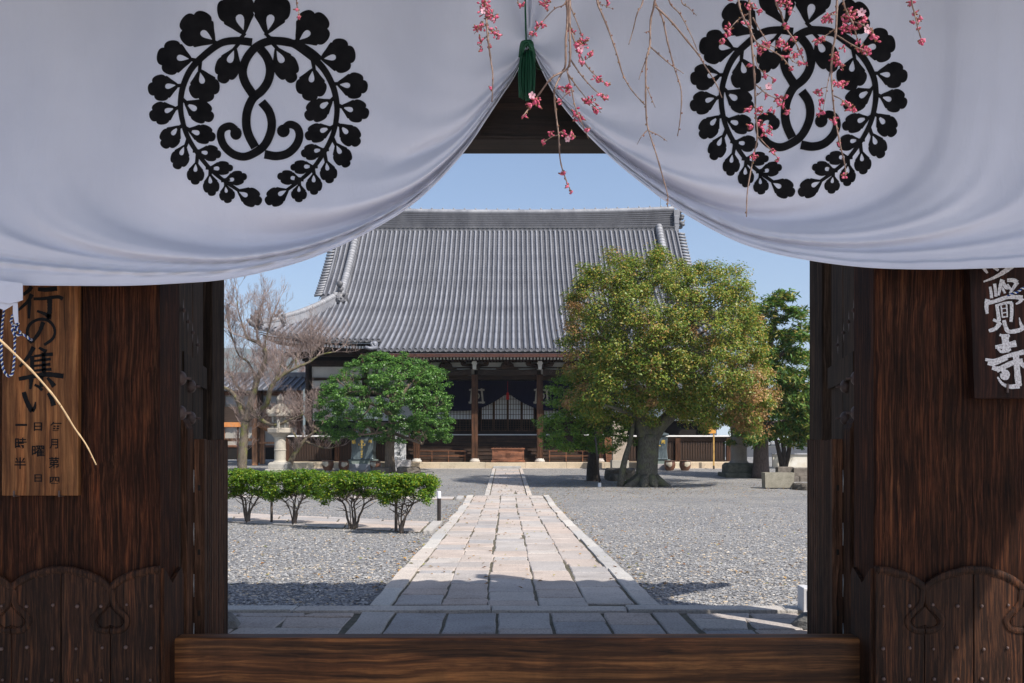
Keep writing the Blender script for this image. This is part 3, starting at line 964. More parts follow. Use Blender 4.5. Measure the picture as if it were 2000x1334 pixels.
# carved rainbow beam with scroll relief, frog-leg struts, plaster behind
for a, b in zip(PX, PX[1:]):
    m = MB(); m.sheet(lambda u, v: (a + .17 + (b - a - .34) * u, 47.28, 4.93 + .30 * v - .05 * math.sin(math.pi * u)), 12, 2)
    m.sheet(lambda u, v: (a + .17 + (b - a - .34) * u, 47.28 + .26 * v, 5.23 - .05 * math.sin(math.pi * u)), 12, 1)
    m.sheet(lambda u, v: (a + .17 + (b - a - .34) * u, 47.54 - .26 * v, 4.93 - .05 * math.sin(math.pi * u)), 12, 1)
    bm = m.build('porch_beam', M_TIMBX, hall)
    m = MB()
    for s, x0 in ((1, a + .3), (-1, b - .3)):
        sp = [(x0 + s * (.28 + .13 * (1 - q / 14) * math.cos(q * .6)), 47.275, 5.06 + .11 * (1 - q / 14) * math.sin(q * .6)) for q in range(14)]
        m.tube(sp, .014, 5)
        m.tube(smooth([(x0 + s * .42, 47.275, 5.12), (x0 + s * .6, 47.275, 5.04), (x0 + s * .8, 47.275, 5.1)], 5), .012, 5)
    m.build('scroll_carving', M('carving_edge', (.09, .07, .06), (.13, .1, .08), sc=6), bm)
    c = (a + b) / 2
    m = MB(); m.prism([(c - .62, 5.22), (c - .5, 5.32), (c - .36, 5.36), (c - .3, 5.52), (c - .12, 5.62), (c + .12, 5.62), (c + .3, 5.52), (c + .36, 5.36), (c + .5, 5.32), (c + .62, 5.22)], 47.3, 47.5)
    for q in range(7): m.ball((c - .27 + .09 * q, 47.28, 5.42 + .06 * math.sin(q * 1.5)), (.07, .05, .07), 6, 4)
    m.build('strut_carving', M_TIMB, hall)
m = MB(); m.box(HX - 5.4, HX + 5.4, 47.6, 47.64, 5.2, 5.6); m.build('porch_plaster', M_PLAS, hall)
m = MB(); m.box(HX - 5.4, HX + 5.4, 47.56, 47.599, 5.28, 5.36); m.box(HX - 5.5, HX + 5.5, 47.9, 48.1, 4.72, 4.94); m.build('porch_tie_beam', M_TIMBX, hall)

# veranda
m = MB(); m.box(HX - 12.2, HX - 5.4, 48.9, 52.2, 1.60, 1.70); m.box(HX + 5.4, HX + 12.2, 48.9, 52.2, 1.60, 1.70); m.box(HX - 5.38, HX + 5.38, 49.1, 52.2, 1.62, 1.735); m.build('veranda_floor', M_TIMBX, hall)
m = MB(); m.box(HX - 12.25, HX - 5.4, 48.8, 48.898, 1.66, 1.74); m.box(HX + 5.4, HX + 12.25, 48.8, 48.898, 1.66, 1.74); m.box(HX - 5.36, HX + 5.36, 49.14, 49.2, 1.74, 1.80); m.build('veranda_edge', M_WHITEP, hall)
POST = [-12.1, -9.3, -7.3, -5.5, 5.5, 7.3, 9.3, 12.1]
for q in POST:
    m = MB(); m.cbox(HX + q - .13, HX + q + .13, 48.85, 49.1, .32, 1.6, .01); m.build('veranda_post', M_PIL, hall)
slm = MB(); slm.box(-.055, .055, 0, .03, 0, 1.12); slm = slm.mesh('skirting_slat', M_TIMB)
for a, b in ((-12.1, -9.3), (-9.3, -7.3), (-7.3, -5.5), (5.5, 7.3), (7.3, 9.3), (9.3, 12.1)):
    n = int((b - a - .3) / .14)
    for i in range(n):
        inst(slm, 'skirting_slat', hall, (a + .2 + i * .14, 49.0 - 47, .36))
    m = MB(); m.box(HX + a + .13, HX + b - .13, 48.95, 48.995, 1.42, 1.6); m.box(HX + a + .13, HX + b - .13, 48.96, 48.995, .32, .38); m.build('skirting_rail', M_TIMBX, hall)
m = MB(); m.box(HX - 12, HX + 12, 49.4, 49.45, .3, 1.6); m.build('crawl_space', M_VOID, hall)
# low handrails on the stair
for s in (-1, 1):
    m = MB()
    for z in (.62, .88): m.box(HX + s * 2.2 if s > 0 else HX - 4.9, HX + 4.9 if s > 0 else HX - 2.2, 47.66, 47.69, z, z + .035)
    for q in range(4): m.box(HX + s * (2.25 + q * .88) - .02, HX + s * (2.25 + q * .88) + .02, 47.655, 47.695, .32, .9)
    m.build('handrail', M_WARM, hall)
# front wall: posts, beams, plaster, sliding doors
WY = 52.2
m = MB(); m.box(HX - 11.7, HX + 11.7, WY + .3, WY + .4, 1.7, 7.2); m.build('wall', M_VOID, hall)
for q in (-11.6, -8.3, -5.1, -1.75, 1.75, 5.1, 8.3, 11.6):
    m = MB(); m.tube([(HX + q, WY, 1.7), (HX + q, WY, 6.6)], .19, 12); m.build('wall_post', M_TIMB, hall, sm=True)
for z, h in ((4.18, .3), (4.95, .16), (5.75, .35)):
    m = MB(); m.box(HX - 11.8, HX + 11.8, WY - .12, WY + .12, z, z + h); m.build('wall_beam', M_TIMBX, hall)
for a, b in ((-11.6, -8.3), (-8.3, -5.1), (-5.1, -1.75), (-1.75, 1.75), (1.75, 5.1), (5.1, 8.3), (8.3, 11.6)):
    for z0, z1 in ((4.48, 4.95), (5.11, 5.75)):
        m = MB(); m.box(HX + a + .18, HX + b - .18, WY + .02, WY + .05, z0, z1); m.build('plaster_panel', M_PLAS, hall)
    if abs(a + b) > 12:
        m = MB(); m.box(HX + a + .25, HX + b - .25, WY + .0, WY + .05, 2.6, 4.0); m.build('white_panel', M_PLAS, hall)
    # brackets under the eaves
    m = MB()
    for q in (a,):
        m.cbox(HX + q - .3, HX + q + .3, WY - .35, WY + .1, 6.05, 6.2, .05); m.cbox(HX + q - .55, HX + q + .55, WY - .5, WY - .2, 6.2, 6.35, .04)
    m.build('eave_bracket', M_TIMB, hall)
m = MB(); m.box(HX - 12.6, HX + 12.6, 50.6, 50.85, 6.2, 6.45); m.build('eave_purlin', M_TIMBX, hall)
# lattice doors: paper above, dark lattice below
M_DOOR = wood('door_timber', (.05, .024, .012), (.10, .05, .026), (.15, .08, .045), 'z', .7, .6, .2)
def lattice(x0, x1, z0, zm, z1, y, nv, nh, mid=True):
    fr = MB(); fr.box(x0, x0 + .06, y - .03, y + .03, z0, z1); fr.box(x1 - .06, x1, y - .03, y + .03, z0, z1)
    fr.box(x0 + .06, x1 - .06, y - .03, y + .03, z0, z0 + .07); fr.box(x0 + .06, x1 - .06, y - .03, y + .03, z1 - .07, z1); fr.box(x0 + .06, x1 - .06, y - .028, y + .028, zm - .03, zm + .03)
    d = fr.build('sliding_door', M_DOOR, hall)
    b = MB()
    for i in range(1, nv): b.box(x0 + (x1 - x0) * i / nv - .014, x0 + (x1 - x0) * i / nv + .014, y - .02, y, z0, z1)
    for i in range(1, nh): b.box(x0, x1, y - .026, y - .006, zm + (z1 - zm) * i / nh - .012, zm + (z1 - zm) * i / nh + .012)
    for i in range(1, 5): b.box(x0, x1, y - .026, y - .006, z0 + (zm - z0) * i / 5 - .01, z0 + (zm - z0) * i / 5 + .01)
    b.build('lattice', M_DOOR, d)
    p = MB(); p.box(x0 + .05, x1 - .05, y + .005, y + .012, zm, z1); p.build('paper', M_PAPER, d)
    p = MB(); p.box(x0 + .05, x1 - .05, y + .012, y + .02, z0, zm); p.build('dark_pane', M_VOID, d)
y = 51.9
lattice(HX - 1.55, HX - .82, 2.0, 2.66, 4.15, y, 5, 5)
lattice(HX - .80, HX - .005, 2.0, 2.66, 4.15, y + .08, 5, 5)
lattice(HX + .005, HX + .80, 2.0, 2.66, 4.15, y + .08, 5, 5)
lattice(HX + .82, HX + 1.55, 2.0, 2.66, 4.15, y, 5, 5)
for s in (-1, 1):
    for a in (2.05, 3.5):
        x0, x1 = sorted((HX + s * a, HX + s * (a + 1.42)))
        lattice(x0, x1, 2.0, 2.66, 4.15, y, 8, 5)
m = MB(); m.box(HX - 5.2, HX + 5.2, 51.7, 51.95, 1.735, 1.99); m.build('door_sill', M_TIMBX, hall)

# navy curtain across the doors
cur = thing('porch_curtain', 'dark navy curtain with pale crest parted over the hall doors', 'curtain', (HX, 51.4, 4.9))
def hem(xp):
    a = abs(xp)
    return 3.16 + max(0, 1 - a / 2.3) ** 1.7 * 1.03
m = MB()
m.sheet(lambda u, v: (HX - 5.2 + 10.4 * u, 51.4 + .03 * math.sin(u * 60) * v, 4.88 + (hem(-5.2 + 10.4 * u) - 4.88) * v), 120, 14)
m.build('cloth', M_NAVY, cur)
M_CREST = M('pale_crest', (.40, .38, .34), (.48, .46, .42), sc=4, bump=.05)
for c in (-1.77, 1.95):
    m = MB(); x, y, z = HX + c, 51.34, 4.0
    for s in (-1, 1):
        m.prism([(x + s * .27 - .05, z + .44), (x + s * .27 + .05, z + .44), (x + s * .36 + .05, z - .44), (x + s * .36 - .05, z - .44)], y, y + .02)
        m.box(x + s * .31 - .13, x + s * .31 + .13, y - .004, y + .016, z + s * 0 + .30, z + .40)
        m.box(x + s * .33 - .14, x + s * .33 + .14, y - .004, y + .016, z - .42, z - .32)
    m.box(x - .2, x + .2, y - .002, y + .018, z + .31, z + .39); m.box(x - .2, x + .2, y - .002, y + .018, z - .41, z - .33)
    m.lathe([(.10, 0), (.22, .005), (.22, .02)], (0, 0, 0), 16) if False else None
    rg = [(x + .14 * math.cos(q * .3927), y + .01, z + .16 * math.sin(q * .3927)) for q in range(17)]
    m.tube(rg, .035, 6)
    m.ball((x, y + .01, z), (.08, .02, .08), 8, 4)
    m.build('crest', M_CREST, cur)
tas = thing('red_tassel', 'small red tassel hanging at the parting of the navy curtain', 'tassel', (HX, 51.3, 3.8))
M_RED = M('red_silk', (.45, .012, .02), (.6, .03, .03), sc=9, rough=.6)
m = MB(); m.tube([(HX, 51.3, 4.85), (HX, 51.3, 4.2)], .012, 5); m.build('cord', M_RED, tas)
m = MB(); m.lathe([(.02, 0), (.075, -.05), (.07, -.12), (.085, -.2), (.095, -.42), (.02, -.43)], (HX, 51.3, 4.22), 10); m.build('tassel', M_RED, tas, sm=True)

# offertory box
ob = thing('offertory_box', 'carved brown wooden offertory box on the platform between pillars', 'offertory box', (-.2, 47.0, .31))
M_BOX = wood('box_timber', (.14, .055, .03), (.24, .105, .06), (.33, .16, .095), 'x', .7, .55, .25)
M_BOXD = M('box_carving', (.08, .03, .016), (.12, .05, .028), sc=6)
m = MB(); m.cbox(-1.03, .63, 46.75, 47.2, .40, 1.0, .01); m.build('body', M_BOX, ob)
m = MB(); m.cbox(-1.08, .68, 46.70, 47.24, 1.0, 1.06, .01); m.build('top_rail', M_BOX, ob)
m = MB(); m.box(-1.08, .68, 46.71, 47.23, .355, .42); m.prism([(-1.08, .355), (-1.08, .31), (-.85, .31), (-.7, .355)], 46.72, 47.2); m.prism([(.45, .355), (.6, .31), (.68, .31), (.68, .355)], 46.72, 47.2); m.build('plinth', M_BOX, ob)
m = MB()
for sx, cx in ((1, -1.0), (-1, .60)):
    m.tube([(cx + sx * .05, 46.74, .92), (cx + sx * .22, 46.74, .92), (cx + sx * .24, 46.74, .86)], .016, 5); m.tube([(cx + sx * .02, 46.74, .66), (cx + sx * .02, 46.74, .5), (cx + sx * .25, 46.74, .47)], .016, 5)
m.box(-.3, -.1, 46.73, 46.751, .6, .8); m.box(-.34, -.06, 46.735, 46.752, .62, .65); m.box(-.34, -.06, 46.735, 46.752, .76, .79)
m.build('crest_carving', M_BOXD, ob)
for i in range(9):
    m = MB(); m.box(-1.0 + i * .19, -.96 + i * .19, 46.76, 47.2, 1.062, 1.09); m.build('grate_bar', M_BOX, ob)
# side stair beside the porch
st = thing('side_stair', 'small orange wooden stair at the right end of the porch', 'stair', (5.3, 47.6, .31))
for i in range(6):
    m = MB(); m.box(5.02, 5.62, 47.4 + i * .2, 47.62 + i * .2, .33 + i * .22, .37 + i * .22); m.box(5.02, 5.62, 47.6 + i * .2, 47.618 + i * .2, .37 + i * .22, .55 + i * .22); m.build('tread', M_WARM, st)
for s in (5.0, 5.62):
    m = MB(); m.add([(s, 47.35, .31), (s, 48.75, 1.75), (s, 48.75, .31), (s + .03, 47.35, .31), (s + .03, 48.75, 1.75), (s + .03, 48.75, .31)], [(0, 2, 1), (3, 4, 5), (0, 1, 4, 3), (1, 2, 5, 4)]); m.build('stringer', M_WARM, st)
# ------------------------------------------------------------------ gate
GX = .03
DK, MD, LT = (.006, .0026, .0016), (.026, .009, .0044), (.09, .032, .0135)
M_PILLAR = wood('old_gate_wood', DK, MD, LT, 'z', 1.0, .7, .5, .06, (.14, .055, .023, 1), .1)
M_GREYW = wood('grey_weathered_wood', (.016, .0105, .0075), (.045, .029, .02), (.10, .068, .048), 'z', 1.0, .8, .35, .08, None, .1)
M_BASEW = wood('base_plank_wood', (.007, .0034, .0023), (.025, .0108, .006), (.085, .036, .017), 'z', 1.1, .65, .5, .15, (.15, .058, .024, 1), .15)
M_SILLW = wood('threshold_wood', (.016, .0065, .0032), (.085, .034, .0125), (.25, .108, .036), 'x', .28, .5, .3, .05, (.30, .135, .04, 1), .2)
M_DARKW = wood('dark_beam_wood', (.010, .007, .006), (.020, .013, .010), (.034, .022, .016), 'x', .8, .7, .3)
M_LATT = wood('lattice_wood', (.02, .010, .006), (.065, .031, .018), (.15, .078, .046), 'z', 1.0, .75, .35, .25, None, .12)
M_IRON = M('rusty_iron', (.05, .032, .028), (.11, .07, .06), sc=40, rough=.55, spec=.4, bump=.3, bd=.002)
M_STEEL = M('steel_hinge', (.45, .45, .46), (.6, .6, .6), sc=20, rough=.35, metal=.8, bump=.05)
M_ROCK = M('grey_rock', (.13, .125, .115), (.26, .25, .23), sc=6, bump=.8, bd=.03, fine=40)

gate = thing('temple_gate', 'massive old dark wooden gate framing the view', 'gate', (GX, 5.0, 0))
nailm = MB(); nailm.ball((0, 0, 0), (.0085, .008, .0085), 10, 6); nailm = nailm.mesh('nail', M_IRON, sm=True)
rg = random.Random(11)

def arch(u):                                 # lobed arch between two cusps
    u = u % 1.0
    s = math.sin(math.pi * u)
    n = .05 * math.exp(-((u - .31) / .03) ** 2) + .05 * math.exp(-((u - .69) / .03) ** 2)
    return s ** .62 - n
def gate_pillar(side):
    # pixel-free layout: inner edge xi, cusp spacing .553 m, half arch at the corner
    xi = -1.955 if side < 0 else 2.015
    xu = -1.968 if side < 0 else 2.022
    s = -1 if side < 0 else 1
    wid = 1.20
    m = MB(); x0, x1 = sorted((xu, xi + s * (wid - .02)))
    m.cbox(x0, x1, 5.0, 5.31, 0, 4.35, .02)
    pil = m.build('pillar', M_PILLAR, gate, bevel=.012)
    per = .547
    def top(t):                              # height of the base cover at distance t from the corner
        return .800 + (arch(t / per + .5) - 1) * .117 + .012
    cuts = [0, per * .5, per, per * 1.5, per * 2, wid]
    for a, b in zip(cuts, cuts[1:]):
        m = MB(); n = 14
        ts = [a + .002 + (b - a - .004) * i / n for i in range(n + 1)]
        poly = [(xi + s * t, top(t)) for t in ts] + [(xi + s * ts[-1], .02), (xi + s * ts[0], .02)]
        if s < 0: poly = poly[::-1]
        m.prism(poly, 4.972 - rg.uniform(0, .003), 4.999)
        m.build('base_plank', M_BASEW, pil, bevel=.004)
    m = MB()                                  # return of the cover along the passage side
    m.prism([(5.0, .02), (5.29, .02), (5.29, .72), (5.26, .77), (5.20, .745), (5.12, .70), (5.0, .80)], 0, .022)
    m.v = [((xi + s * .006 - s * y) if True else 0, x, z) for x, y, z in m.v]
    m.build('side_plank', M_BASEW, pil)
    # raised rim along the arches and the heart-shaped carvings at each cusp
    m = MB()
    ts = [i * wid / 70 for i in range(71)]
    m.tube([(xi + s * t, 4.968, top(t) - .014) for t in ts], .021, 8, sa=.42)
    m.build('carved_rim', M_BASEW, pil, sm=True)
    m = MB(); m.tube([(xi + s * t, 4.97, top(t) - .034) for t in ts], .006, 5); m.build('inner_rim', M_BASEW, pil, sm=True)
    for c in (.5, 1.5):
        cx, cz = xi + s * per * c, top(per * c) - .01
        q = .00093
        m = MB()
        for k in (-1, 1):
            for pts, r in ((((10, 0), (15, 25), (25, 85), (85, 150), (104, 190), (70, 236), (4, 246)), .018), (((6, 92), (66, 165), (76, 200), (42, 226), (4, 212)), .006)):
                m.tube(smooth([(cx + k * a * q, 4.968, cz - b * q) for a, b in pts], 6), r, 8, sy=.5)
        m.prism([(cx + a * q, cz - b * q) for a, b in ((0, 100), (60, 165), (70, 200), (40, 220), (0, 208), (-40, 220), (-70, 200), (-60, 165))], 4.966, 4.99)
        m.build('heart_carving', M_BASEW, pil, sm=False)
    for row, z in enumerate((.60, .362, .19, .045)):
        t = .045
        while t < wid - .02:
            o = inst(nailm, 'nail', pil, (xi + s * t - GX + rg.uniform(-.006, .006), 4.964 - 5.0, z + rg.uniform(-.006, .006)))
            k = rg.uniform(.85, 1.3); o.scale = (k, k, k)
            t += .137
    return pil
gate_pillar(-1); gate_pillar(1)
# threshold beam
m = MB(); m.cbox(-1.952, 2.012, 5.15, 5.29, .0, .376, .012)
m.build('threshold_beam', M_SILLW, gate, bevel=.014)
# lintels, roof
m = MB(); m.cbox(-3.6, 3.66, 5.02, 5.30, 3.205, 3.86, .02); m.build('lintel', M_DARKW, gate, bevel=.015)
m = MB(); m.cbox(-5.0, 5.06, 6.3, 6.5, 4.75, 4.95, .01); m.build('rear_purlin', M_DARKW, gate, bevel=.01)
m = MB(); m.cbox(-3.4, 3.46, 5.05, 5.25, 4.36, 4.7, .01); m.box(-5.0, 5.06, 3.1, 3.3, 4.92, 5.06); m.build('front_purlin', M_DARKW, gate)
RX0, RX1 = GX - 5.19, GX + 5.19
def roof_z(y): return 4.72 + (y - 2.2) * .46 if y <= 5.0 else 6.008 - (y - 5.0) * .84
m = MB()
for a, b in ((2.2, 5.0), (5.0, 6.62)):
    m.add([(RX0, a, roof_z(a)), (RX1, a, roof_z(a)), (RX1, b, roof_z(b)), (RX0, b, roof_z(b)), (RX0, a, roof_z(a) + .12), (RX1, a, roof_z(a) + .12), (RX1, b, roof_z(b) + .12), (RX0, b, roof_z(b) + .12)],
          [(0, 3, 2, 1), (4, 5, 6, 7), (0, 1, 5, 4), (1, 2, 6, 5), (2, 3, 7, 6), (3, 0, 4, 7)])
groof = m.build('roof', M_DARKW, gate)
rm = MB(); rm.tube([(0, 2.12, roof_z(2.12) + .15), (0, 5.0, roof_z(5.0) + .15)], .075, 8); rm.tube([(0, 5.0, roof_z(5.0) + .15), (0, 6.72, roof_z(6.72) + .15)], .075, 8)
rm = rm.mesh('tile_row', M_TILE, (0, 5, 0), True)
x = RX0 + .1
while x < RX1:
    inst(rm, 'tile_row', groof, (x - GX, 0, 0)); x += .285
m = MB(); m.cbox(RX0, RX1, 4.82, 5.18, 6.05, 6.5, .05); m.build('ridge', M_TDARK, groof)
# rear posts on stones, open door leaves
for s in (-1, 1):
    mir = lambda x: x if s < 0 else 2 * .04 - x
    xa, xb = sorted((mir(-2.62), mir(-2.35)))
    m = MB(); m.cbox(xa, xb, 7.02, 7.33, .10, 4.6, .02); m.build('rear_post', M_GREYW, gate, bevel=.02)
    m = MB(); m.lathe([(.22, -.05), (.25, .03), (.23, .08), (.18, .11), (.1, .115)], ((xa + xb) / 2 + s * -.06, 7.17, 0), 12, jit=.07, rng=rg); m.build('foundation_stone', M_ROCK, gate)
    # leaf: thick board panel swung open past the square
    p0, p1 = Vector((mir(-1.985), 5.335, 0)), Vector((mir(-2.335), 6.82, 0))
    dr = (p1 - p0).normalized(); nn = Vector((dr.y, -dr.x, 0)) * (1 if s < 0 else -1)
    L = (p1 - p0).length
    def leafbox(mb, u0, u1, t0, t1, z0, z1):
        c = [p0 + dr * u + nn * t for u, t in ((u0, t0), (u1, t0), (u1, t1), (u0, t1))]
        mb.add([(p.x, p.y, z) for z in (z0, z1) for p in c], [(0, 3, 2, 1), (4, 5, 6, 7), (0, 1, 5, 4), (1, 2, 6, 5), (2, 3, 7, 6), (3, 0, 4, 7)])
    m = MB(); leafbox(m, 0, .16, -.10, 0, .02, 3.58); door = m.build('door', M_GREYW, gate)
    for i in range(4):
        m = MB(); leafbox(m, .165 + i * (L - .17) / 4, .16 + (i + 1) * (L - .17) / 4, -.085, -.012 - .003 * (i % 2), .02, 3.58); m.build('door_board', M_GREYW, door)
    for z in (.5, 1.9, 3.2):
        m = MB(); leafbox(m, .165, L, -.011, .012, z, z + .16); m.build('door_batten', M_GREYW, door)
    for i, (u, z) in enumerate(((.08, 2.30), (.3, 2.26), (.55, 2.22), (.85, 2.17), (.09, 1.89), (.09, 1.68), (.6, 1.87), (.6, 1.66))):
        m = MB(); c = p0 + dr * u + nn * .0
        if i < 4:
            m.add([tuple(c + dr * a + nn * .018 + Vector((0, 0, z + b))) for a, b in ((-.03, 0), (0, -.07), (.03, 0), (0, .07))], [(0, 1, 2, 3)] if s > 0 else [(3, 2, 1, 0)])
            m.ball((c.x + nn.x * .02, c.y + nn.y * .02, z), .014, 6, 4)
        else:
            m.ball((c.x, c.y, z), (.035, .042, .045), 12, 8); m.tube([tuple(c + Vector((0, 0, z))), tuple(c + nn * .06 + Vector((0, 0, z)))], [.012, .009], 6)
        m.build('door_stud', M_IRON, door, sm=i > 3)

# flanking walls outside the frame
for s, nm in ((-1, 'left'), (1, 'right')):
    x0, x1 = sorted((GX + s * 3.2, GX + s * 12))
    m = MB(); m.box(x0, x1, 5.05, 5.3, 0, 1.9); w = m.build('plaster_wall', M_PLAS)
    tag(w, 'white plaster wall running off the %s side of the gate' % nm, 'wall')

# folding lattice barriers just behind the threshold
for s, nm in ((-1, 'left'), (1, 'right')):
    mir = lambda x: x if s < 0 else 2 * .04 - x
    bar = thing('lattice_barrier', 'low folding slatted wooden barrier hinged behind the %s gate pillar' % nm, 'barrier', (mir(-2.0), 5.5, 0), 'low folding barriers in the gateway')
    m = MB()
    xo, xi2 = mir(-2.06), mir(-1.975)
    w = xi2 - xo
    prof2 = [(0, 0), (1, 0), (1, 1.56), (.98, 1.585), (.86, 1.60), (.80, 1.62), (.62, 1.645), (.38, 1.65), (.15, 1.64), (0, 1.62)]
    m.prism([(xo + w * a, z) for a, z in (prof2 if w > 0 else prof2[::-1])], 5.45, 5.56)
    m.build('hinge_post', M_LATT, bar, bevel=.006)
    for z in (1.19, .86, .54, .235):
        m = MB(); m.tube([(mir(-1.987), 5.575, z), (mir(-1.987), 5.575, z + .14)], .011, 8)
        for k in range(1, 4): m.tube([(mir(-1.987), 5.575, z + .035 * k - .002), (mir(-1.987), 5.575, z + .035 * k + .002)], .0122, 8)
        m.build('hinge', M_STEEL, bar, sm=True)
    p0, p1 = Vector((mir(-1.945), 5.58, 0)), Vector((mir(-2.09), 6.55, 0))
    dr = (p1 - p0).normalized(); nn = Vector((dr.y, -dr.x, 0)) * (1 if s < 0 else -1)
    L = (p1 - p0).length
    def pb(mb, u0, u1, t0, t1, z0, z1):
        c = [p0 + dr * u + nn * t for u, t in ((u0, t0), (u1, t0), (u1, t1), (u0, t1))]
        mb.add([(p.x, p.y, z) for z in (z0, z1) for p in c], [(0, 3, 2, 1), (4, 5, 6, 7), (0, 1, 5, 4), (1, 2, 6, 5), (2, 3, 7, 6), (3, 0, 4, 7)])
    m = MB(); pb(m, 0, .055, -.035, .03, .03, 1.522); st = m.build('stile', M_LATT, bar, bevel=.004)
    for z in (1.2, .8, .42):
        m = MB(); pb(m, -.002, .01, -.012, .004, z, z + .035); m.build('mortise', M_VOID, st)
    for z in (.12, .78, 1.34):
        m = MB(); pb(m, .055, L - .05, -.03, -.005, z, z + .07); m.build('rail', M_LATT, bar)
    n = 13
    for i in range(n):
        m = MB(); u = .07 + i * (L - .12) / n
        pb(m, u, u + .046, -.004, .024, .04, 1.515 + rg.uniform(-.004, .004)); m.build('slat', M_LATT, bar)
# electrical box behind the right barrier
eb = thing('utility_box', 'small pale grey utility box on the paving by the right barrier', 'utility box', (2.58, 7.75, .05))
m = MB(); m.cbox(2.50, 2.76, 7.68, 7.85, .035, .245, .006); m.build('case', M('pale_grey_plastic', (.55, .55, .57), (.6, .6, .62), sc=3, rough=.5, bump=0), eb, bevel=.006)
m = MB(); m.box(2.53, 2.73, 7.674, 7.6795, .06, .225); m.build('cover', M('grey_cover', (.5, .5, .52), (.56, .56, .58), sc=3, rough=.45, bump=0), eb)

# ------------------------------------------------------------------ signboards
M_SIGN = wood('sign_cedar', (.08, .03, .012), (.18, .074, .027), (.32, .145, .055), 'z', .6, .6, .2, 0, None, .15)
M_SIGND = wood('dark_red_sign_wood', (.010, .0045, .0035), (.024, .0095, .0065), (.06, .022, .013), 'z', .6, .6, .3, 0, None, .12)
M_INK = M('black_ink', (.006, .006, .007), (.012, .012, .012), sc=20, bump=0, rough=.8, spec=.1)
def chalk():
    t = NT('chalky_white')
    f = t.noise(t.co(), 95, 5, .8)
    col = t.ramp(f, [(.32, (.16, .13, .13)), (.46, (.5, .47, .47)), (.58, (.72, .70, .70))])
    return t.fin(col, .9, .1)
M_CHALK = chalk()
DS = 4.958
def strokes_mesh(groups, f, name, mat, parent, step=0):
    return flat_mesh(groups, step, f, name, mat, parent)
sgn = thing('left_signboard', 'brown cedar signboard with black brush characters on left gate pillar', 'signboard', (P(78, 968, DS).x, DS, P(78, 968, DS).z))
sgn.name = 'signboard'
a, b = P(3, 968, DS), P(152, 300, DS)
m = MB(); m.box(a.x, b.x, DS + .003, 4.9985, a.z, b.z); m.build('board', M_SIGN, sgn, bevel=.003)
def z6(pts): return [(x / 5.335, 530 + y / 5.335) for x, y in pts]
def z4(pts): return [(x / 3.031, 540 + y / 3.031) for x, y in pts]
rb = random.Random(2)
def grp(lst, conv, k): return [[brush(conv(p), w0 * k, w1 * k, 7, .10, rb)] for p, w0, w1 in lst]
CH = {
 'go': grp([([(328, 158), (300, 200), (240, 243)], 46, 34), ([(333, 238), (290, 312), (188, 408)], 46, 26), ([(308, 300), (304, 400), (300, 492)], 42, 24),
            ([(395, 185), (480, 192), (596, 178)], 40, 48), ([(350, 286), (450, 284), (600, 266), (655, 288)], 30, 40), ([(517, 292), (517, 400), (508, 500)], 52, 50), ([(520, 480), (470, 445), (385, 412)], 52, 24)], z6, 1 / 5.335),
 'no': grp([([(452, 528), (405, 640), (332, 738)], 46, 36), ([(335, 745), (288, 690), (288, 600), (330, 535), (410, 500), (490, 508), (550, 560), (572, 635), (545, 705), (460, 768)], 34, 30)], z6, 1 / 5.335),
 'atsu': grp([([(352, 788), (300, 880), (205, 995)], 52, 28), ([(334, 880), (335, 970), (336, 1052)], 44, 44), ([(405, 795), (450, 820), (485, 838)], 26, 44), ([(355, 884), (450, 872), (552, 862)], 24, 36),
              ([(355, 934), (450, 922), (530, 914)], 22, 32), ([(352, 986), (450, 976), (526, 968)], 22, 32), ([(350, 1036), (450, 1026), (536, 1020)], 22, 32), ([(452, 845), (455, 950), (456, 1060)], 42, 42),
              ([(195, 1122), (320, 1098), (480, 1074), (662, 1092)], 40, 52), ([(432, 1090), (432, 1150), (430, 1205)], 40, 40), ([(326, 1120), (322, 1180), (314, 1228)], 50, 24), ([(360, 1182), (405, 1205), (440, 1240)], 26, 34), ([(492, 1108), (530, 1150), (566, 1198)], 26, 54)], z6, 1 / 5.335),
 'i': grp([([(140, 684), (158, 740), (190, 800)], 26, 30), ([(190, 798), (205, 775), (210, 742)], 26, 8), ([(285, 690), (305, 725), (318, 765)], 20, 30)], z4, 1 / 3.031)}
for k, g in CH.items():
    strokes_mesh(g, lambda x, y: P(x, y, DS), 'painted_character', M_INK, sgn)
def glyph(ch, x0, x1, y0, y1, d, mat, parent, name='painted_character', off=.012):
    cu = bpy.data.curves.new('glyph', 'FONT'); cu.body = ch; cu.size = 1; cu.offset = off; cu.resolution_u = 4
    o = bpy.data.objects.new('glyph', cu); COL.objects.link(o)
    dg = bpy.context.evaluated_depsgraph_get(); dg.update()
    me = o.evaluated_get(dg).to_mesh()
    vs = [v.co.copy() for v in me.vertices]; fs = [tuple(p.vertices) for p in me.polygons]
    o.evaluated_get(dg).to_mesh_clear()
    bpy.data.objects.remove(o); bpy.data.curves.remove(cu)
    if not vs: return
    ax, bx = min(v.x for v in vs), max(v.x for v in vs); ay, by = min(v.y for v in vs), max(v.y for v in vs)
    mm = MB()
    mm.add([tuple(P(x0 + (v.x - ax) / max(1e-6, bx - ax) * (x1 - x0), y1 + (v.y - ay) / max(1e-6, by - ay) * (y0 - y1), d)) for v in vs], fs)
    return mm.build(name, mat, parent)
def zs(a, b, c, d): return a / 7.412, b / 7.412, 800 + c / 7.412, 800 + d / 7.412
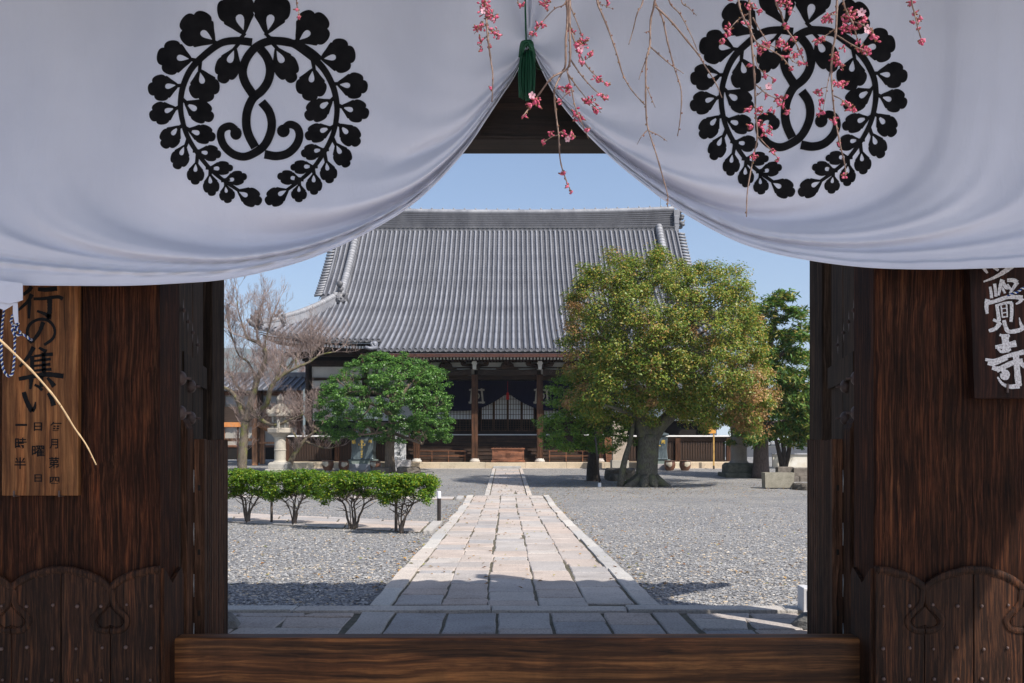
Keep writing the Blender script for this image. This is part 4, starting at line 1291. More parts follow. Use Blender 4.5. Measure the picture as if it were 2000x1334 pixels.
for ch, bb in (('毎', (722, 900, 178, 320)), ('月', (715, 842, 425, 565)), ('苐', (705, 855, 685, 850)), ('四', (718, 860, 975, 1075)), ('日', (490, 608, 186, 308)), ('曜', (460, 648, 520, 680)), ('日', (498, 606, 938, 1050)), ('一', (222, 392, 208, 236)), ('時', (216, 386, 405, 578)), ('半', (208, 375, 692, 860))):
    glyph(ch, *zs(*bb), DS, M_INK, sgn)
for x in (29.5, 117.5):
    p = P(x, 966, DS); m = MB(); m.box(p.x - .004, p.x + .004, DS - .012, 4.998, p.z - .012, p.z - .0005); m.box(p.x - .004, p.x + .004, DS - .014, DS - .008, p.z - .012, p.z + .022); m.build('support_peg', M_IRON, sgn)
DS2 = 4.93
sg2 = thing('signboard', 'dark red-brown signboard with white carved characters on right gate pillar', 'signboard', (P(1970, 778, DS2).x, DS2, P(1970, 778, DS2).z))
pp = [P(*q, DS2 + .003) for q in ((1903, 778), (2047, 778), (2043, 300), (1885, 300))]
m = MB(); m.prism([(p.x, p.z) for p in pp], DS2 + .003, 4.998); m.build('board', M_SIGND, sg2, bevel=.003)
def zr(pts): return [(1880 + x / 4.764, 510 + y / 4.764) for x, y in pts]
KW = {
 'myo': [([(185, 30), (205, 75), (232, 112)], 44, 20), ([(275, 40), (310, 70), (335, 88)], 40, 20), ([(470, 30), (400, 90), (300, 150), (195, 192)], 60, 14)],
 'kaku': [([(256, 238), (265, 290), (270, 345)], 24, 30), ([(298, 210), (306, 270), (310, 330)], 30, 26), ([(372, 172), (352, 230), (335, 320)], 44, 22), ([(345, 215), (375, 260), (395, 300)], 22, 22), ([(372, 190), (400, 240), (430, 250)], 34, 30),
          ([(415, 178), (470, 178), (510, 200)], 34, 44), ([(510, 195), (480, 240), (440, 300)], 40, 22), ([(415, 215), (450, 265), (465, 270)], 22, 22), ([(240, 390), (320, 368), (430, 334), (560, 340)], 34, 40), ([(560, 345), (530, 380), (495, 400)], 40, 14), ([(235, 355), (222, 420), (230, 490)], 50, 26),
          ([(318, 405), (330, 480), (340, 560)], 30, 36), ([(310, 415), (400, 390), (462, 385)], 22, 26), ([(455, 385), (458, 470), (450, 565)], 34, 30), ([(358, 410), (365, 470), (372, 525)], 14, 14), ([(408, 400), (414, 460), (416, 520)], 14, 14), ([(362, 445), (390, 440), (412, 436)], 10, 10), ([(362, 485), (390, 480), (414, 476)], 10, 10), ([(366, 522), (395, 518), (420, 514)], 14, 14),
          ([(285, 545), (320, 560), (350, 580)], 26, 26), ([(350, 570), (310, 625), (245, 650)], 44, 30), ([(385, 550), (400, 610), (430, 655), (520, 645), (570, 620)], 36, 40), ([(560, 620), (540, 580), (528, 525)], 40, 8)],
 'ji': [([(345, 685), (392, 700), (440, 695)], 24, 24), ([(395, 680), (400, 760), (402, 850)], 70, 62), ([(305, 800), (390, 790), (500, 765)], 34, 60), ([(330, 815), (370, 845), (450, 820)], 24, 24), ([(212, 915), (300, 925), (430, 880), (572, 845)], 26, 44), ([(235, 945), (290, 955), (420, 905)], 40, 30), ([(275, 990), (340, 1000), (470, 945), (560, 930)], 40, 52), ([(320, 1025), (350, 1010), (400, 1000)], 30, 30), ([(530, 930), (560, 965), (580, 985)], 40, 40),
        ([(495, 860), (505, 980), (515, 1090), (525, 1165)], 56, 58), ([(530, 1160), (440, 1168), (370, 1140), (325, 1078)], 50, 14), ([(365, 1035), (400, 1025), (425, 1050), (410, 1090), (370, 1080), (362, 1045)], 34, 30)]}
for k, lst in KW.items():
    gl = [[brush(zr(p), w0 / 4.764, w1 / 4.764, 6, .08, rb)] for p, w0, w1 in lst]
    mm = MB()
    o = None
    for gi, g in enumerate(gl):
        for lp in g:
            pv = [Vector(p) for p in lp]
            r = delaunay_2d_cdt(pv, [(i, (i + 1) % len(pv)) for i in range(len(pv))], [], 1, 1e-6)
            mm.add([tuple(P(p.x, p.y, DS2 - .0006 * gi / len(gl))) for p in r[0]], [tuple(t) for t in r[2]])
    mm.build('carved_character', M_CHALK, sg2)
p = P(1967, 760, DS2); m = MB(); m.box(p.x - .004, p.x + .004, DS2 - .01, DS2 + .004, p.z - .02, p.z + .03); m.build('support_peg', M_IRON, sg2)
# ------------------------------------------------------------------ white curtain over the gateway
DC = 4.80
HL = [(-120, 556), (0, 556), (120, 557), (250, 557), (340, 553), (440, 545), (520, 529), (600, 506), (670, 477), (740, 441), (810, 395), (870, 338), (915, 284), (950, 232), (980, 186), (1005, 148), (1022, 112), (1032, 88)]
HR = [(1038, 90), (1050, 118), (1066, 152), (1082, 182), (1110, 220), (1150, 265), (1200, 313), (1250, 354), (1300, 392), (1350, 424), (1400, 452), (1450, 475), (1500, 491), (1560, 504), (1630, 515), (1700, 522), (1780, 525), (1850, 525), (1930, 523), (2000, 521), (2120, 520)]
hemL = _spl([p[0] for p in HL], [p[1] for p in HL]); hemR = _spl([p[0] for p in HR], [p[1] for p in HR])
def hem_py(px):
    if px <= 1032: return hemL(px)
    if px >= 1038: return hemR(px)
    return 89
def sstep(x, a, b):
    t = max(0.0, min(1.0, (x - a) / (b - a))); return t * t * (3 - 2 * t)
def swag(aa, s):
    """which hanging fold line a point lies on: lines drop from above and sweep along the hem to the gathering"""
    lo, hi = aa, 1500.0
    for _ in range(13):
        a = (lo + hi) / 2
        g = a * (1 - math.exp(-s / max(3.0, 75 * (800 / a) ** 2.2)))
        if g < aa: lo = a
        else: hi = a
    return (lo + hi) / 2
def cloth_d(px, py):
    a = px - 1035; s = max(0.0, hem_py(px) - py); sd = -1 if a < 0 else 1
    aa = max(2.0, abs(a))
    w = swag(aa, s)
    if sd > 0: w = w * 1.03 + 22
    near = min(1.0, aa / 330 + .10)
    hang = .30 + .70 * math.exp(-s / 240)
    fade = 1 - sstep(aa, 760, 1050) * .85
    d = 0.0
    # the deep belly: cloth falls back under it, then comes forward again to the hem
    d += near * hang * fade * (.15 * sstep(w, 690, 830) - .13 * sstep(w, 860, 1000) + .06 * sstep(w, 1010, 1100) - .055 * sstep(w, 1120, 1230) - .05 * sstep(w, 520, 670) + .03 * sstep(w, 400, 520))
    d += near * hang * (.024 * math.sin(w / 26 + sd) + .010 * math.sin(w / 13.5 + 1.7 * sd) + .004 * math.sin(w / 7.1)) * (.5 + .5 * math.sin(w / 130 + sd * .8))
    d += .016 * math.exp(-aa / 200) * math.sin(w / 17 + .6)
    # long soft vertical waves of the upper cloth
    up = min(1.0, s / 200)
    d += 1.5 * up * (.016 * math.sin(px / 83 + 1.1 * math.sin(py / 230)) + .009 * math.sin(px / 41 + py / 260 + 2) + .012 * math.sin(px / 190 + 2.2 + py / 500) + .013 * abs(math.sin(px / 118 + .8 + py / 900)) ** 4)
    # tuck wrinkles beside the gathering
    d += .03 * math.exp(-((px - 1190 - (py - 290) * .3) / 55) ** 2 - ((py - 285 - (px - 1190) * .25) / 12) ** 2)
    d += .020 * math.exp(-((px - 830) / 60) ** 2 - ((py - 290 + (px - 830) * .5) / 12) ** 2)
    return DC + d
def on_cloth(px, py, off=0.0):
    return P(px, py, cloth_d(px, py) - off)
t = NT('sky_tinted_white_cotton')
v = t.co()
f = t.noise(v, 2.2, 4)
col = t.ramp(f, [(.3, (.75, .765, .86)), (.7, (.81, .825, .915))])  # lavender cast puts blue skylight into the white cloth's colour
fw = t.noise(t.co((1, 1, 1)), 420, 2)
fz = t.noise(t.co((1.6, 1, .5)), 9, 5, .55, 1.1)
bz = t.n('Bump', Strength=.35, Distance=.012); t.l(fz, bz.inputs['Height'])
t.bump(fw, .12, .001); t.l(bz.outputs[0], t.b.inputs['Normal'].links[0].from_node.inputs['Normal'])
t.fin(col, .92, .1)
tr = t.n('BsdfTranslucent'); tr.inputs[0].default_value = (.78, .77, .83, 1)
mx = t.n('MixShader'); mx.inputs[0].default_value = .3
t.l(t.b.outputs[0], mx.inputs[1]); t.l(tr.outputs[0], mx.inputs[2]); t.l(mx.outputs[0], t.out.inputs[0])
M_CLOTH = t.m
M_DYE = M('black_dye', (.005, .005, .006), (.014, .013, .014), sc=14, bump=0, rough=.9, spec=.08)

nor = thing('gate_curtain', 'white curtain with black wisteria crests gathered in the gateway', 'curtain', (GX, DC, 4.4))
cols = sorted(set([-110 + i * 6.0 for i in range(360)] + [1000 + i * 1.5 for i in range(50)]))
cols = [c for c in cols if c <= 2110]
NV = 130
vs, fs = [], []
for px in cols:
    h = hem_py(px); top = -190
    for j in range(NV + 1):
        u = j / NV; u = 1 - (1 - u) ** 1.35
        vs.append(on_cloth(px, top + (h - top) * u))
w = NV + 1
fs = [(i * w + j, i * w + j + 1, (i + 1) * w + j + 1, (i + 1) * w + j) for i in range(len(cols) - 1) for j in range(NV)]
m = MB(); m.add(vs, fs)
cl = m.build('cloth', M_CLOTH, nor, sm=True)
so = cl.modifiers.new('thickness', 'SOLIDIFY'); so.thickness = .0016; so.offset = 0
m = MB()
hp2 = [on_cloth(px, hem_py(px), 0) for px in range(-110, 1031, 6)] + [on_cloth(1035, 92, 0)] + [on_cloth(px, hem_py(px), 0) for px in range(1040, 2110, 6)]
m.tube(hp2, .0032, 6); m.build('hem', M_CLOTH, nor, sm=True)
M_SEAM = M('seam_thread', (.84, .82, .88), (.86, .84, .9), sc=60, bump=0, rough=.9)
for pts in ([(-100, 176), (100, 181), (300, 186), (470, 189), (640, 187), (800, 178), (900, 168), (972, 158)], [(1078, 150), (1160, 153), (1260, 163), (1400, 168), (1550, 164), (1700, 150), (1850, 138), (2100, 133)]):
    sp = smooth([(x, y, 0) for x, y in pts], 30)
    m = MB(); n = len(sp)
    m.add([tuple(on_cloth(p.x, p.y + o, .0014)) for p in sp for o in (-2.4, 0, 2.4)],
          [(i * 3 + k, i * 3 + k + 1, (i + 1) * 3 + k + 1, (i + 1) * 3 + k) for i in range(n - 1) for k in range(2)])
    m.build('seam', M_CLOTH, nor, sm=True)
m = MB(); m.tube([(-3.5, 4.8, 4.42), (3.56, 4.8, 4.42)], .028, 10); m.build('curtain_rod', M_DARKW, nor, sm=True)

# crest: wreath of lobed leaves on two stems, with a looped ribbon in the middle (zoomed-photo units)
def leaf2d(b, tip, width, lobes=3):
    bx, by = b; tx, ty = tip
    L = math.hypot(tx - bx, ty - by); ux, uy = (tx - bx) / L, (ty - by) / L
    nx, ny = -uy, ux
    c = .56 * L; Rr = .44 * L; out = []
    n = 64
    for i in range(n):
        th = -math.pi + 2 * math.pi * i / n
        a = abs(th)
        if a < R(118):
            k = a / R(118)
            r = Rr * (1.03 - .20 * (1 - abs(math.cos(math.pi * (th / R(118)) * lobes / 2))) ** 2.2)
        else:
            k = (a - R(118)) / R(62)
            r = Rr * (.97 * (1 - k) + k * 1.24) - Rr * .16 * math.sin(math.pi * k)
        u = c + r * math.cos(th); w = r * math.sin(th) * width / (.88 * L)
        if a > R(172): w *= 1.0
        out.append((bx + ux * u + nx * w, by + uy * u + ny * w))
    hole = []
    for i in range(18):
        th = 2 * math.pi * i / 18
        u = L * (.29 + .17 * math.cos(th)); w = L * .072 * math.sin(th) * (1 + .75 * math.cos(th)) * 1.0
        u += 0; sk = .03 * L
        hole.append((bx + ux * u + nx * (w + sk * .6), by + uy * u + ny * (w + sk * .6)))
    return [out, hole]
OUT = [((690, 222), (600, -62), 228), ((512, 268), (308, 116), 232), ((372, 372), (150, 346), 210), ((288, 528), (94, 556), 160), ((275, 668), (104, 726), 140), ((292, 776), (184, 912), 128), ((325, 893), (266, 1046), 114), ((392, 1000), (384, 1144), 106), ((476, 1074), (490, 1214), 100), ((573, 1143), (590, 1258), 96), ((640, 1178), (794, 1256), 116)]
INN = [((640, 288), (548, 512), 150), ((414, 424), (462, 630), 188), ((312, 628), (494, 738), 138), ((332, 800), (508, 856), 116), ((394, 936), (544, 960), 98), ((466, 1042), (618, 1042), 84), ((560, 1122), (704, 1092), 88)]
ax_ = lambda y: 746 + .0496 * y
def mirp(p):
    x, y = p; x2 = 2 * ax_(y) - x
    return (x2, y - .011 * (x2 - x))
elems = []
for lst in (OUT, INN):
    for b, tp, w in lst:
        elems.append(leaf2d(b, tp, w))
        elems.append(leaf2d(mirp(b), mirp(tp), w))
stem = [(738, 262), (640, 252), (545, 268), (450, 335), (365, 420), (315, 520), (295, 620), (300, 720), (335, 840), (400, 950), (480, 1050), (570, 1125), (660, 1185)]
elems.append([brush(stem, 50, 20, 8)])
stemr = [mirp(p) for p in stem]
elems.append([brush([(850, 250)] + stemr[2:], 50, 20, 8)])
def stalk(b, to, w=24): return [brush([b, ((b[0] + to[0]) / 2, (b[1] + to[1]) / 2 + 1), to], w, w * .9, 3)]
for b, to in (((655, 250), (695, 205)), ((540, 285), (495, 250)), ((400, 375), (345, 365)), ((310, 530), (262, 530)), ((300, 655), (250, 680)), ((315, 770), (272, 800)), ((340, 865), (322, 915)), ((400, 955), (393, 1020)), ((480, 1050), (476, 1095)), ((575, 1125), (574, 1160)),
              ((660, 262), (622, 310)), ((418, 365), (412, 440)), ((300, 610), (345, 648)), ((320, 790), (365, 812)), ((370, 935), (425, 938)), ((450, 1040), (500, 1042)), ((545, 1120), (600, 1110))):
    elems.append(stalk(b, to)); elems.append(stalk(mirp(b), mirp(to)))
RB = 54
elems += [[brush([(1160, 372), (1105, 325), (1030, 282), (950, 262), (850, 254), (765, 290), (705, 360), (680, 440), (695, 510), (742, 585)], 46, RB, 8)],
          [brush([(797, 632), (842, 690), (860, 760), (850, 830), (815, 900), (760, 945), (690, 972), (620, 955), (565, 905), (543, 845), (555, 800), (600, 782), (636, 805)], RB, 46, 8)],
          [brush([(790, 303), (832, 360), (850, 430), (838, 500), (800, 560), (742, 612), (708, 690), (702, 770), (718, 840), (757, 914)], RB, RB, 8)],
          [brush([(815, 957), (890, 968), (960, 950), (1012, 900), (1032, 840), (1015, 790), (970, 772), (935, 800)], RB, 46, 8)],
          [[(638 + 36 * math.cos(i * .3927), 828 + 40 * math.sin(i * .3927)) for i in range(16)]],
          [[(932 + 40 * math.cos(i * .3927), 812 + 40 * math.sin(i * .3927)) for i in range(16)]]]
def crest(fn):
    mb = MB()
    for ei, g in enumerate(elems):
        pv, pe, lps = [], [], []
        for lp in g:
            lp = [fn(x, y) for x, y in lp]; lps.append(lp)
            n0 = len(pv); pv += [Vector(p) for p in lp]; pe += [(n0 + i, n0 + (i + 1) % len(lp)) for i in range(len(lp))]
        x0, x1 = min(p.x for p in pv), max(p.x for p in pv); y0, y1 = min(p.y for p in pv), max(p.y for p in pv)
        x = x0 + 3
        while x < x1:
            y = y0 + 3
            while y < y1:
                pv.append(Vector((x, y))); y += 7
            x += 7
        r = delaunay_2d_cdt(pv, pe, [], 0, 1e-5)
        keep = []
        for tri in r[2]:
            cx = sum(r[0][i].x for i in tri) / 3; cy = sum(r[0][i].y for i in tri) / 3
            if cy < -185: continue
            if len(lps) == 1:
                if not in_poly(cx, cy, lps[0]):
                    continue
            elif not in_poly(cx, cy, lps[0]) or in_poly(cx, cy, lps[1]): continue
            keep.append(tuple(tri))
        mb.add([tuple(on_cloth(p.x, p.y, .0032 + .00002 * ei)) for p in r[0]], keep)
    return mb.build('crest', M_DYE, nor)
crest(lambda x, y: (260 + x / 3.176, y / 3.176))
crest(lambda x, y: (1320 + (x - 10 - max(0, y - 560) * .072 + (x - 775) * -.012) / 3.176, (y - 66 + max(0, y - 600) * .02) / 3.176))

# tied end of the curtain and its rope at the left edge
m = MB()
for pts, y0 in (([(-30, 545), (44, 553), (44, 586), (20, 593), (-30, 584)], DC - .06), ([(-20, 580), (42, 584), (38, 588), (8, 606), (-10, 598)], DC - .045), ([(25, 592), (34, 592), (35.5, 629), (29, 632), (25, 612)], DC - .05)):
    q = [P(*p, y0) for p in pts]
    m.prism([(p.x, p.z) for p in q], y0, y0 + .004)
m.build('tie_end', M_CLOTH, nor)
rope = thing('rope', 'blue, white and black twisted rope looped over the left signboard', 'rope', P(20, 700, 4.86))
def rope_build(pts, d, r, turns, parent, sfx=1.0):
    c = smooth([tuple(P(x, y, d + dz)) for x, y, dz in pts], 14)
    for k, (cn, cc) in enumerate((('blue_strand', (.012, .07, .30)), ('white_strand', (.62, .6, .56)), ('black_strand', (.012, .012, .016)))):
        tot = 0; sp = []
        for i, p in enumerate(c):
            if i: tot += (c[i] - c[i - 1]).length
            tn = (c[min(i + 1, len(c) - 1)] - c[max(i - 1, 0)]).normalized()
            a = tn.cross(Vector((0, 1, 0)));  a = a.normalized() if a.length > 1e-4 else Vector((1, 0, 0)); b = tn.cross(a)
            th = tot * turns + k * 2.094
            sp.append(p + a * math.cos(th) * r * .55 + b * math.sin(th) * r * .55)
        mm = MB(); mm.tube(sp, r * .62, 6)
        mm.build(cn, M(cn, cc, tuple(min(1, v * 1.5) for v in cc), sc=80, rough=.8, bump=.2, bd=.001), parent, sm=True)
rope_build([(9, 597, 0), (4, 642, 0), (3, 680, 0), (4, 708, 0), (9, 727, 0), (17, 734.5, 0), (24.5, 728, 0), (28, 700, 0), (29, 665, .0), (30, 645, -.01), (36, 632, -.02), (24, 640, -.03), (30, 655, -.025), (40, 652, -.02), (36, 645, -.03), (27, 636, -.02), (22, 628, -.01), (25, 615, 0)], 4.88, .0062, 260, rope)
rope_build([(38, 652, -.02), (48, 655, -.01), (58, 662, 0), (62, 664, .04)], 4.88, .0062, 260, rope)
rope2 = thing('rope', 'short end of blue and yellow rope on the right signboard', 'rope', P(1992, 570, 4.88))
rope_build([(1969, 577.5, .03), (1978, 573, 0), (1988, 570, -.01), (1996, 564, -.01), (2006, 562, 0), (2020, 570, 0), (2030, 540, 0)], 4.87, .0058, 280, rope2)

# green tassel at the gathering
tas = thing('green_tassel', 'dark green tassel and cord gathering the white curtain', 'tassel', P(1029, 195, 4.68))
M_GRN = M('green_silk', (.006, .045, .022), (.012, .085, .04), sc=60, stretch=(4, 4, .3), rough=.5, bump=.2, bd=.002)
m = MB(); m.tube([P(1025, -190, 4.7), P(1025.5, 0, 4.7), P(1027, 60, 4.69), P(1028, 92, 4.68)], .005, 7); m.build('cord', M_GRN, tas, sm=True)
rt = random.Random(8)
m = MB()
for i in range(26):                                   # gathered loops of the head
    x = 1016 + 26 * rt.random(); r0 = rt.uniform(6, 11)
    m.tube(smooth([P(1016 + rt.uniform(-3, 3), 112, 4.68), P(1020 + rt.uniform(-2, 8), 84 + rt.uniform(-3, 6), 4.665 - rt.random() * .03), P(1036 + rt.uniform(-6, 4), 83 + rt.uniform(-2, 6), 4.665 - rt.random() * .03), P(1044 + rt.uniform(-5, 2), 112 + rt.uniform(-6, 10), 4.68)], 5), .004, 5)
m.build('knot', M_GRN, tas, sm=True)
m = MB()
for i in range(120):
    x = rt.gauss(0, 1); x = max(-1.6, min(1.6, x)); dz = rt.uniform(-.035, .035)
    e = 195 - 5 * abs(x) + rt.uniform(-9, 4)
    m.tube(smooth([P(1029 + x * 6.5, 100 + rt.uniform(-3, 8), 4.68 + dz * .8), P(1029 + x * 10, 140, 4.68 + dz * 1.1), P(1028.5 + x * 8.2 + rt.uniform(-1.5, 1.5), e, 4.68 + dz)], 4), .0026, 4)
m.build('fringe', M_GRN, tas, sm=True)
m = MB()
for pts in ([(1042, 118), (1050, 128), (1060, 138)], [(1017, 118), (1010, 135), (1002, 150)], [(1040, 108), (1047, 132), (1056, 136)]):
    m.tube(smooth([P(x, y, 4.69) for x, y in pts], 4), .0015, 4)
stuff(m.build('stray_threads', M_GRN, tas))
# ------------------------------------------------------------------ trees and shrubs
def bark(name, c1, c2, moss=None, sc=7):
    t = NT(name)
    f = t.noise(t.co((4, 4, .9)), sc, 6, .7, .5)
    col = t.ramp(f, [(.3, c1), (.68, c2)])
    if moss:
        fm = t.noise(t.co(), 2.6, 5, .6)
        col = t.mix(col, moss, t.ramp(fm, [(.5, (0, 0, 0)), (.66, (.8, .8, .8))]))
    t.bump(f, .8, .04)
    return t.fin(col, .9, .15)
M_BARKG = bark('grey_green_bark', (.025, .022, .017), (.17, .16, .13), (.13, .14, .07, 1), 11)
M_BARKD = bark('dark_bark', (.018, .014, .012), (.07, .055, .045))
M_BARKT = bark('tan_bark', (.06, .045, .034), (.25, .195, .145))
M_BARKM = bark('mossy_maple_bark', (.07, .055, .042), (.2, .165, .125), (.19, .2, .045, 1))
M_TWIG = M('bare_twigs', (.22, .16, .14), (.34, .265, .235), sc=3, bump=0, rough=.9)
L_CAMPH = leafmat('camphor_leaves', [(.05, .11, .018), (.12, .195, .026), (.21, .285, .042), (.29, .29, .05), (.38, .22, .055)])
L_RUSS = leafmat('russet_leaves', [(.20, .14, .055), (.40, .20, .09), (.48, .28, .13), (.34, .30, .08)])
L_GREEN = leafmat('glossy_green_leaves', [(.03, .085, .017), (.06, .16, .027), (.105, .235, .045), (.19, .33, .075)], .36, .28)
L_PINE = leafmat('juniper_sprays', [(.03, .08, .018), (.07, .17, .028), (.15, .24, .04), (.34, .25, .06)], .6, .25)
L_HEDGE = leafmat('hedge_leaves', [(.035, .09, .012), (.07, .17, .018), (.13, .27, .025), (.20, .32, .03), (.34, .34, .02)], .4, .35)

def crown_pts(outline, d, half, nclump, per, rad, seed, holes=(), front=.62, shell=.45, flat=.75, base=None):
    """clumps through the crown volume; returns leaf centres and outward directions"""
    rs = np.random.RandomState(seed)
    W_ = [P(x, y, d) for x, y in outline]
    poly = np.array([(p.x, p.z) for p in W_])
    x0, z0 = poly.min(0); x1, z1 = poly.max(0)
    A, B = poly, np.roll(poly, -1, 0)
    def edist(x, z):
        AP = np.array([x, z]) - A; AB = B - A
        t = np.clip((AP * AB).sum(1) / ((AB * AB).sum(1) + 1e-9), 0, 1)
        return np.sqrt(((AP - AB * t[:, None]) ** 2).sum(1)).min()
    cen = []
    pl = [tuple(q) for q in poly]
    emax = 0
    for _ in range(400):
        x, z = rs.uniform(x0, x1), rs.uniform(z0, z1)
        if in_poly(x, z, pl): emax = max(emax, edist(x, z))
    hl = [(P(hx, hy, d), hr / F * d) for hx, hy, hr in holes]
    tries = 0
    while len(cen) < nclump and tries < nclump * 60:
        tries += 1
        x, z = rs.uniform(x0, x1), rs.uniform(z0, z1)
        if not in_poly(x, z, pl): continue
        if any((x - h.x) ** 2 + (z - h.z) ** 2 < r * r for h, r in hl): continue
        e = edist(x, z)
        if e < rad * .45 and rs.rand() < .6: continue
        t = min(1, e / emax)
        h = half * math.sqrt(max(0, 1 - (1 - t) ** 2))
        y = h * rs.rand() ** shell * (-1 if rs.rand() < front else 1)
        cen.append((x, d + y, z, h))
    cen = np.array(cen)
    n = len(cen) * per
    idx = np.repeat(np.arange(len(cen)), per)
    rr = rad * rs.uniform(.55, 1.25, len(cen))
    off = rs.normal(size=(n, 3)); off /= np.linalg.norm(off, axis=1)[:, None]
    off *= (rs.rand(n) ** .45)[:, None]
    off[:, 2] *= flat
    C = cen[idx, :3] + off * rr[idx][:, None]
    out = off * 1.0 + (C - np.array([(x0 + x1) / 2, d, (z0 + z1) / 2])) * .25
    out /= np.linalg.norm(out, axis=1)[:, None] + 1e-6
    return C, out, cen

def limb(mb, pts, d, r0, r1, n=7, wob=0, rng_=None, sub=6):
    ps = smooth([tuple(P(p[0], p[1], d + (p[2] if len(p) > 2 else 0))) for p in pts], sub)
    if wob:
        ps = [p + Vector((rng_.uniform(-wob, wob), rng_.uniform(-wob, wob), rng_.uniform(-wob, wob) * .5)) for p in ps]
    k = len(ps) - 1
    mb.tube(ps, [r0 + (r1 - r0) * (i / k) ** .8 for i in range(k + 1)], n)
    return ps

# ---- big camphor-like tree right of the walk
dT = 33.6
t0 = GP(1263, 950); t0 = Vector(((1263 - 1000) / F * dT, dT, gz(dT)))
cam_t = thing('broadleaf_tree', 'big spreading tree with olive and rust leaves right of the walk', 'tree', t0)
m = MB()
base = smooth([(t0.x - .05, dT, gz(dT) - .1), (t0.x + .0, dT, gz(dT) + .35), (t0.x + .03, dT, gz(dT) + 1.0), (t0.x + .08, dT, gz(dT) + 1.9)], 6)
m.tube(base, [.72, .64, .56, .51, .47, .45, .43, .42, .41, .405, .40, .40, .40, .40, .40, .40, .40, .40, .40][:len(base)], 12)
for a, l in ((-2.6, 1.1), (-1.9, .75), (-.5, .95), (.3, .7), (3.0, 1.05), (-1.2, .7)):   # root flare
    m.tube([(t0.x + math.cos(a) * .25, dT + math.sin(a) * .25, gz(dT) + .42), (t0.x + math.cos(a) * .5, dT + math.sin(a) * .5, gz(dT) + .13), (t0.x + math.cos(a) * l, dT + math.sin(a) * l, gz(dT) - .06)], [.16, .2, .08], 7)
rtr = random.Random(4)
limb(m, [(1262, 850), (1252, 815), (1240, 770), (1228, 715), (1215, 660), (1210, 600)], dT, .36, .1, 10)
limb(m, [(1268, 862), (1288, 832), (1315, 805), (1340, 765), (1350, 700), (1355, 640), (1350, 580)], dT, .34, .08, 10)
for pts, r in (([(1228, 715), (1190, 680, -.6), (1150, 650, -1)], .16), ([(1215, 660), (1250, 600, .5), (1270, 540, .6)], .15), ([(1340, 765), (1390, 740, -.8), (1430, 720, -1.2)], .18), ([(1315, 805), (1300, 760, 1), (1290, 700, 1.6), (1290, 620, 1.2)], .2), ([(1355, 640), (1400, 610, .5), (1430, 570, .6)], .14), ([(1350, 700), (1420, 670, 1), (1460, 650, 1.2)], .14), ([(1240, 770), (1190, 770, .9), (1140, 750, 1.3)], .14), ([(1340, 765), (1400, 800, .6), (1460, 810, .8)], .14), ([(1252, 815), (1210, 800, -1.4), (1180, 790, -2.2)], .15)):
    limb(m, pts, dT, r, .03, 7)
m.build('trunk', M_BARKG, cam_t, sm=True)
OL = [(215, 130), (262, 165), (320, 90), (372, 48), (420, 75), (440, 112), (512, 85), (560, 50), (622, 40), (665, 60), (692, 122), (760, 122), (830, 140), (900, 150), (980, 138), (1032, 170), (1082, 235), (1080, 305), (1130, 380), (1166, 470), (1150, 560), (1166, 640), (1190, 720), (1208, 800), (1216, 900), (1190, 985), (1120, 1015), (1000, 1000), (900, 990), (800, 985), (765, 945), (700, 905), (640, 925), (560, 965), (480, 955), (420, 930), (330, 950), (250, 960), (160, 930), (140, 850), (165, 760), (130, 680), (115, 580), (100, 490), (140, 420), (120, 350), (170, 260)]
OLp = [(1050 + x / 2.668, 470 + y / 2.668) for x, y in OL]
holes = [(1240, 700, 10), (1226, 680, 7), (1263, 690, 7), (1298, 690, 10), (1226, 640, 6), (1120, 640, 7), (1205, 760, 9), (1420, 645, 8), (1170, 560, 7), (1330, 600, 7)]
C, O, cen = crown_pts(OLp, dT, 3.4, 860, 150, .44, 7, holes, .66, .35)
rust = [i for i in range(len(cen)) if (cen[i, 0] > P(1425, 0, dT).x and cen[i, 2] < P(0, 690, dT).z and random.Random(i).random() < .5) or (cen[i, 0] < P(1140, 0, dT).x and random.Random(i).random() < .35) or random.Random(i + 999).random() < .04]
mask = np.repeat(np.isin(np.arange(len(cen)), rust), 150)
stuff(leaf_object('crown', L_CAMPH, cam_t, C[~mask], .095, 3, .3, .5, O[~mask], .9))
stuff(leaf_object('rusty_crown', L_RUSS, cam_t, C[mask], .09, 4, .3, .5, O[mask], .8))
m = MB()
for i in range(0, len(cen), 2):
    c = Vector(cen[i, :3])
    if c.y < dT - 1.0: continue
    if c.z < P(0, 770, dT).z: continue
    b = Vector((t0.x + (c.x - t0.x) * .55, dT + (c.y - dT) * .5, c.z - .5 - rtr.random() * .5))
    m.tube([b, b.lerp(c, .5) + Vector((rtr.uniform(-.1, .1), 0, rtr.uniform(0, .15))), c], [.035, .022, .008], 4, False)
stuff(m.build('branches', M_BARKD, cam_t))

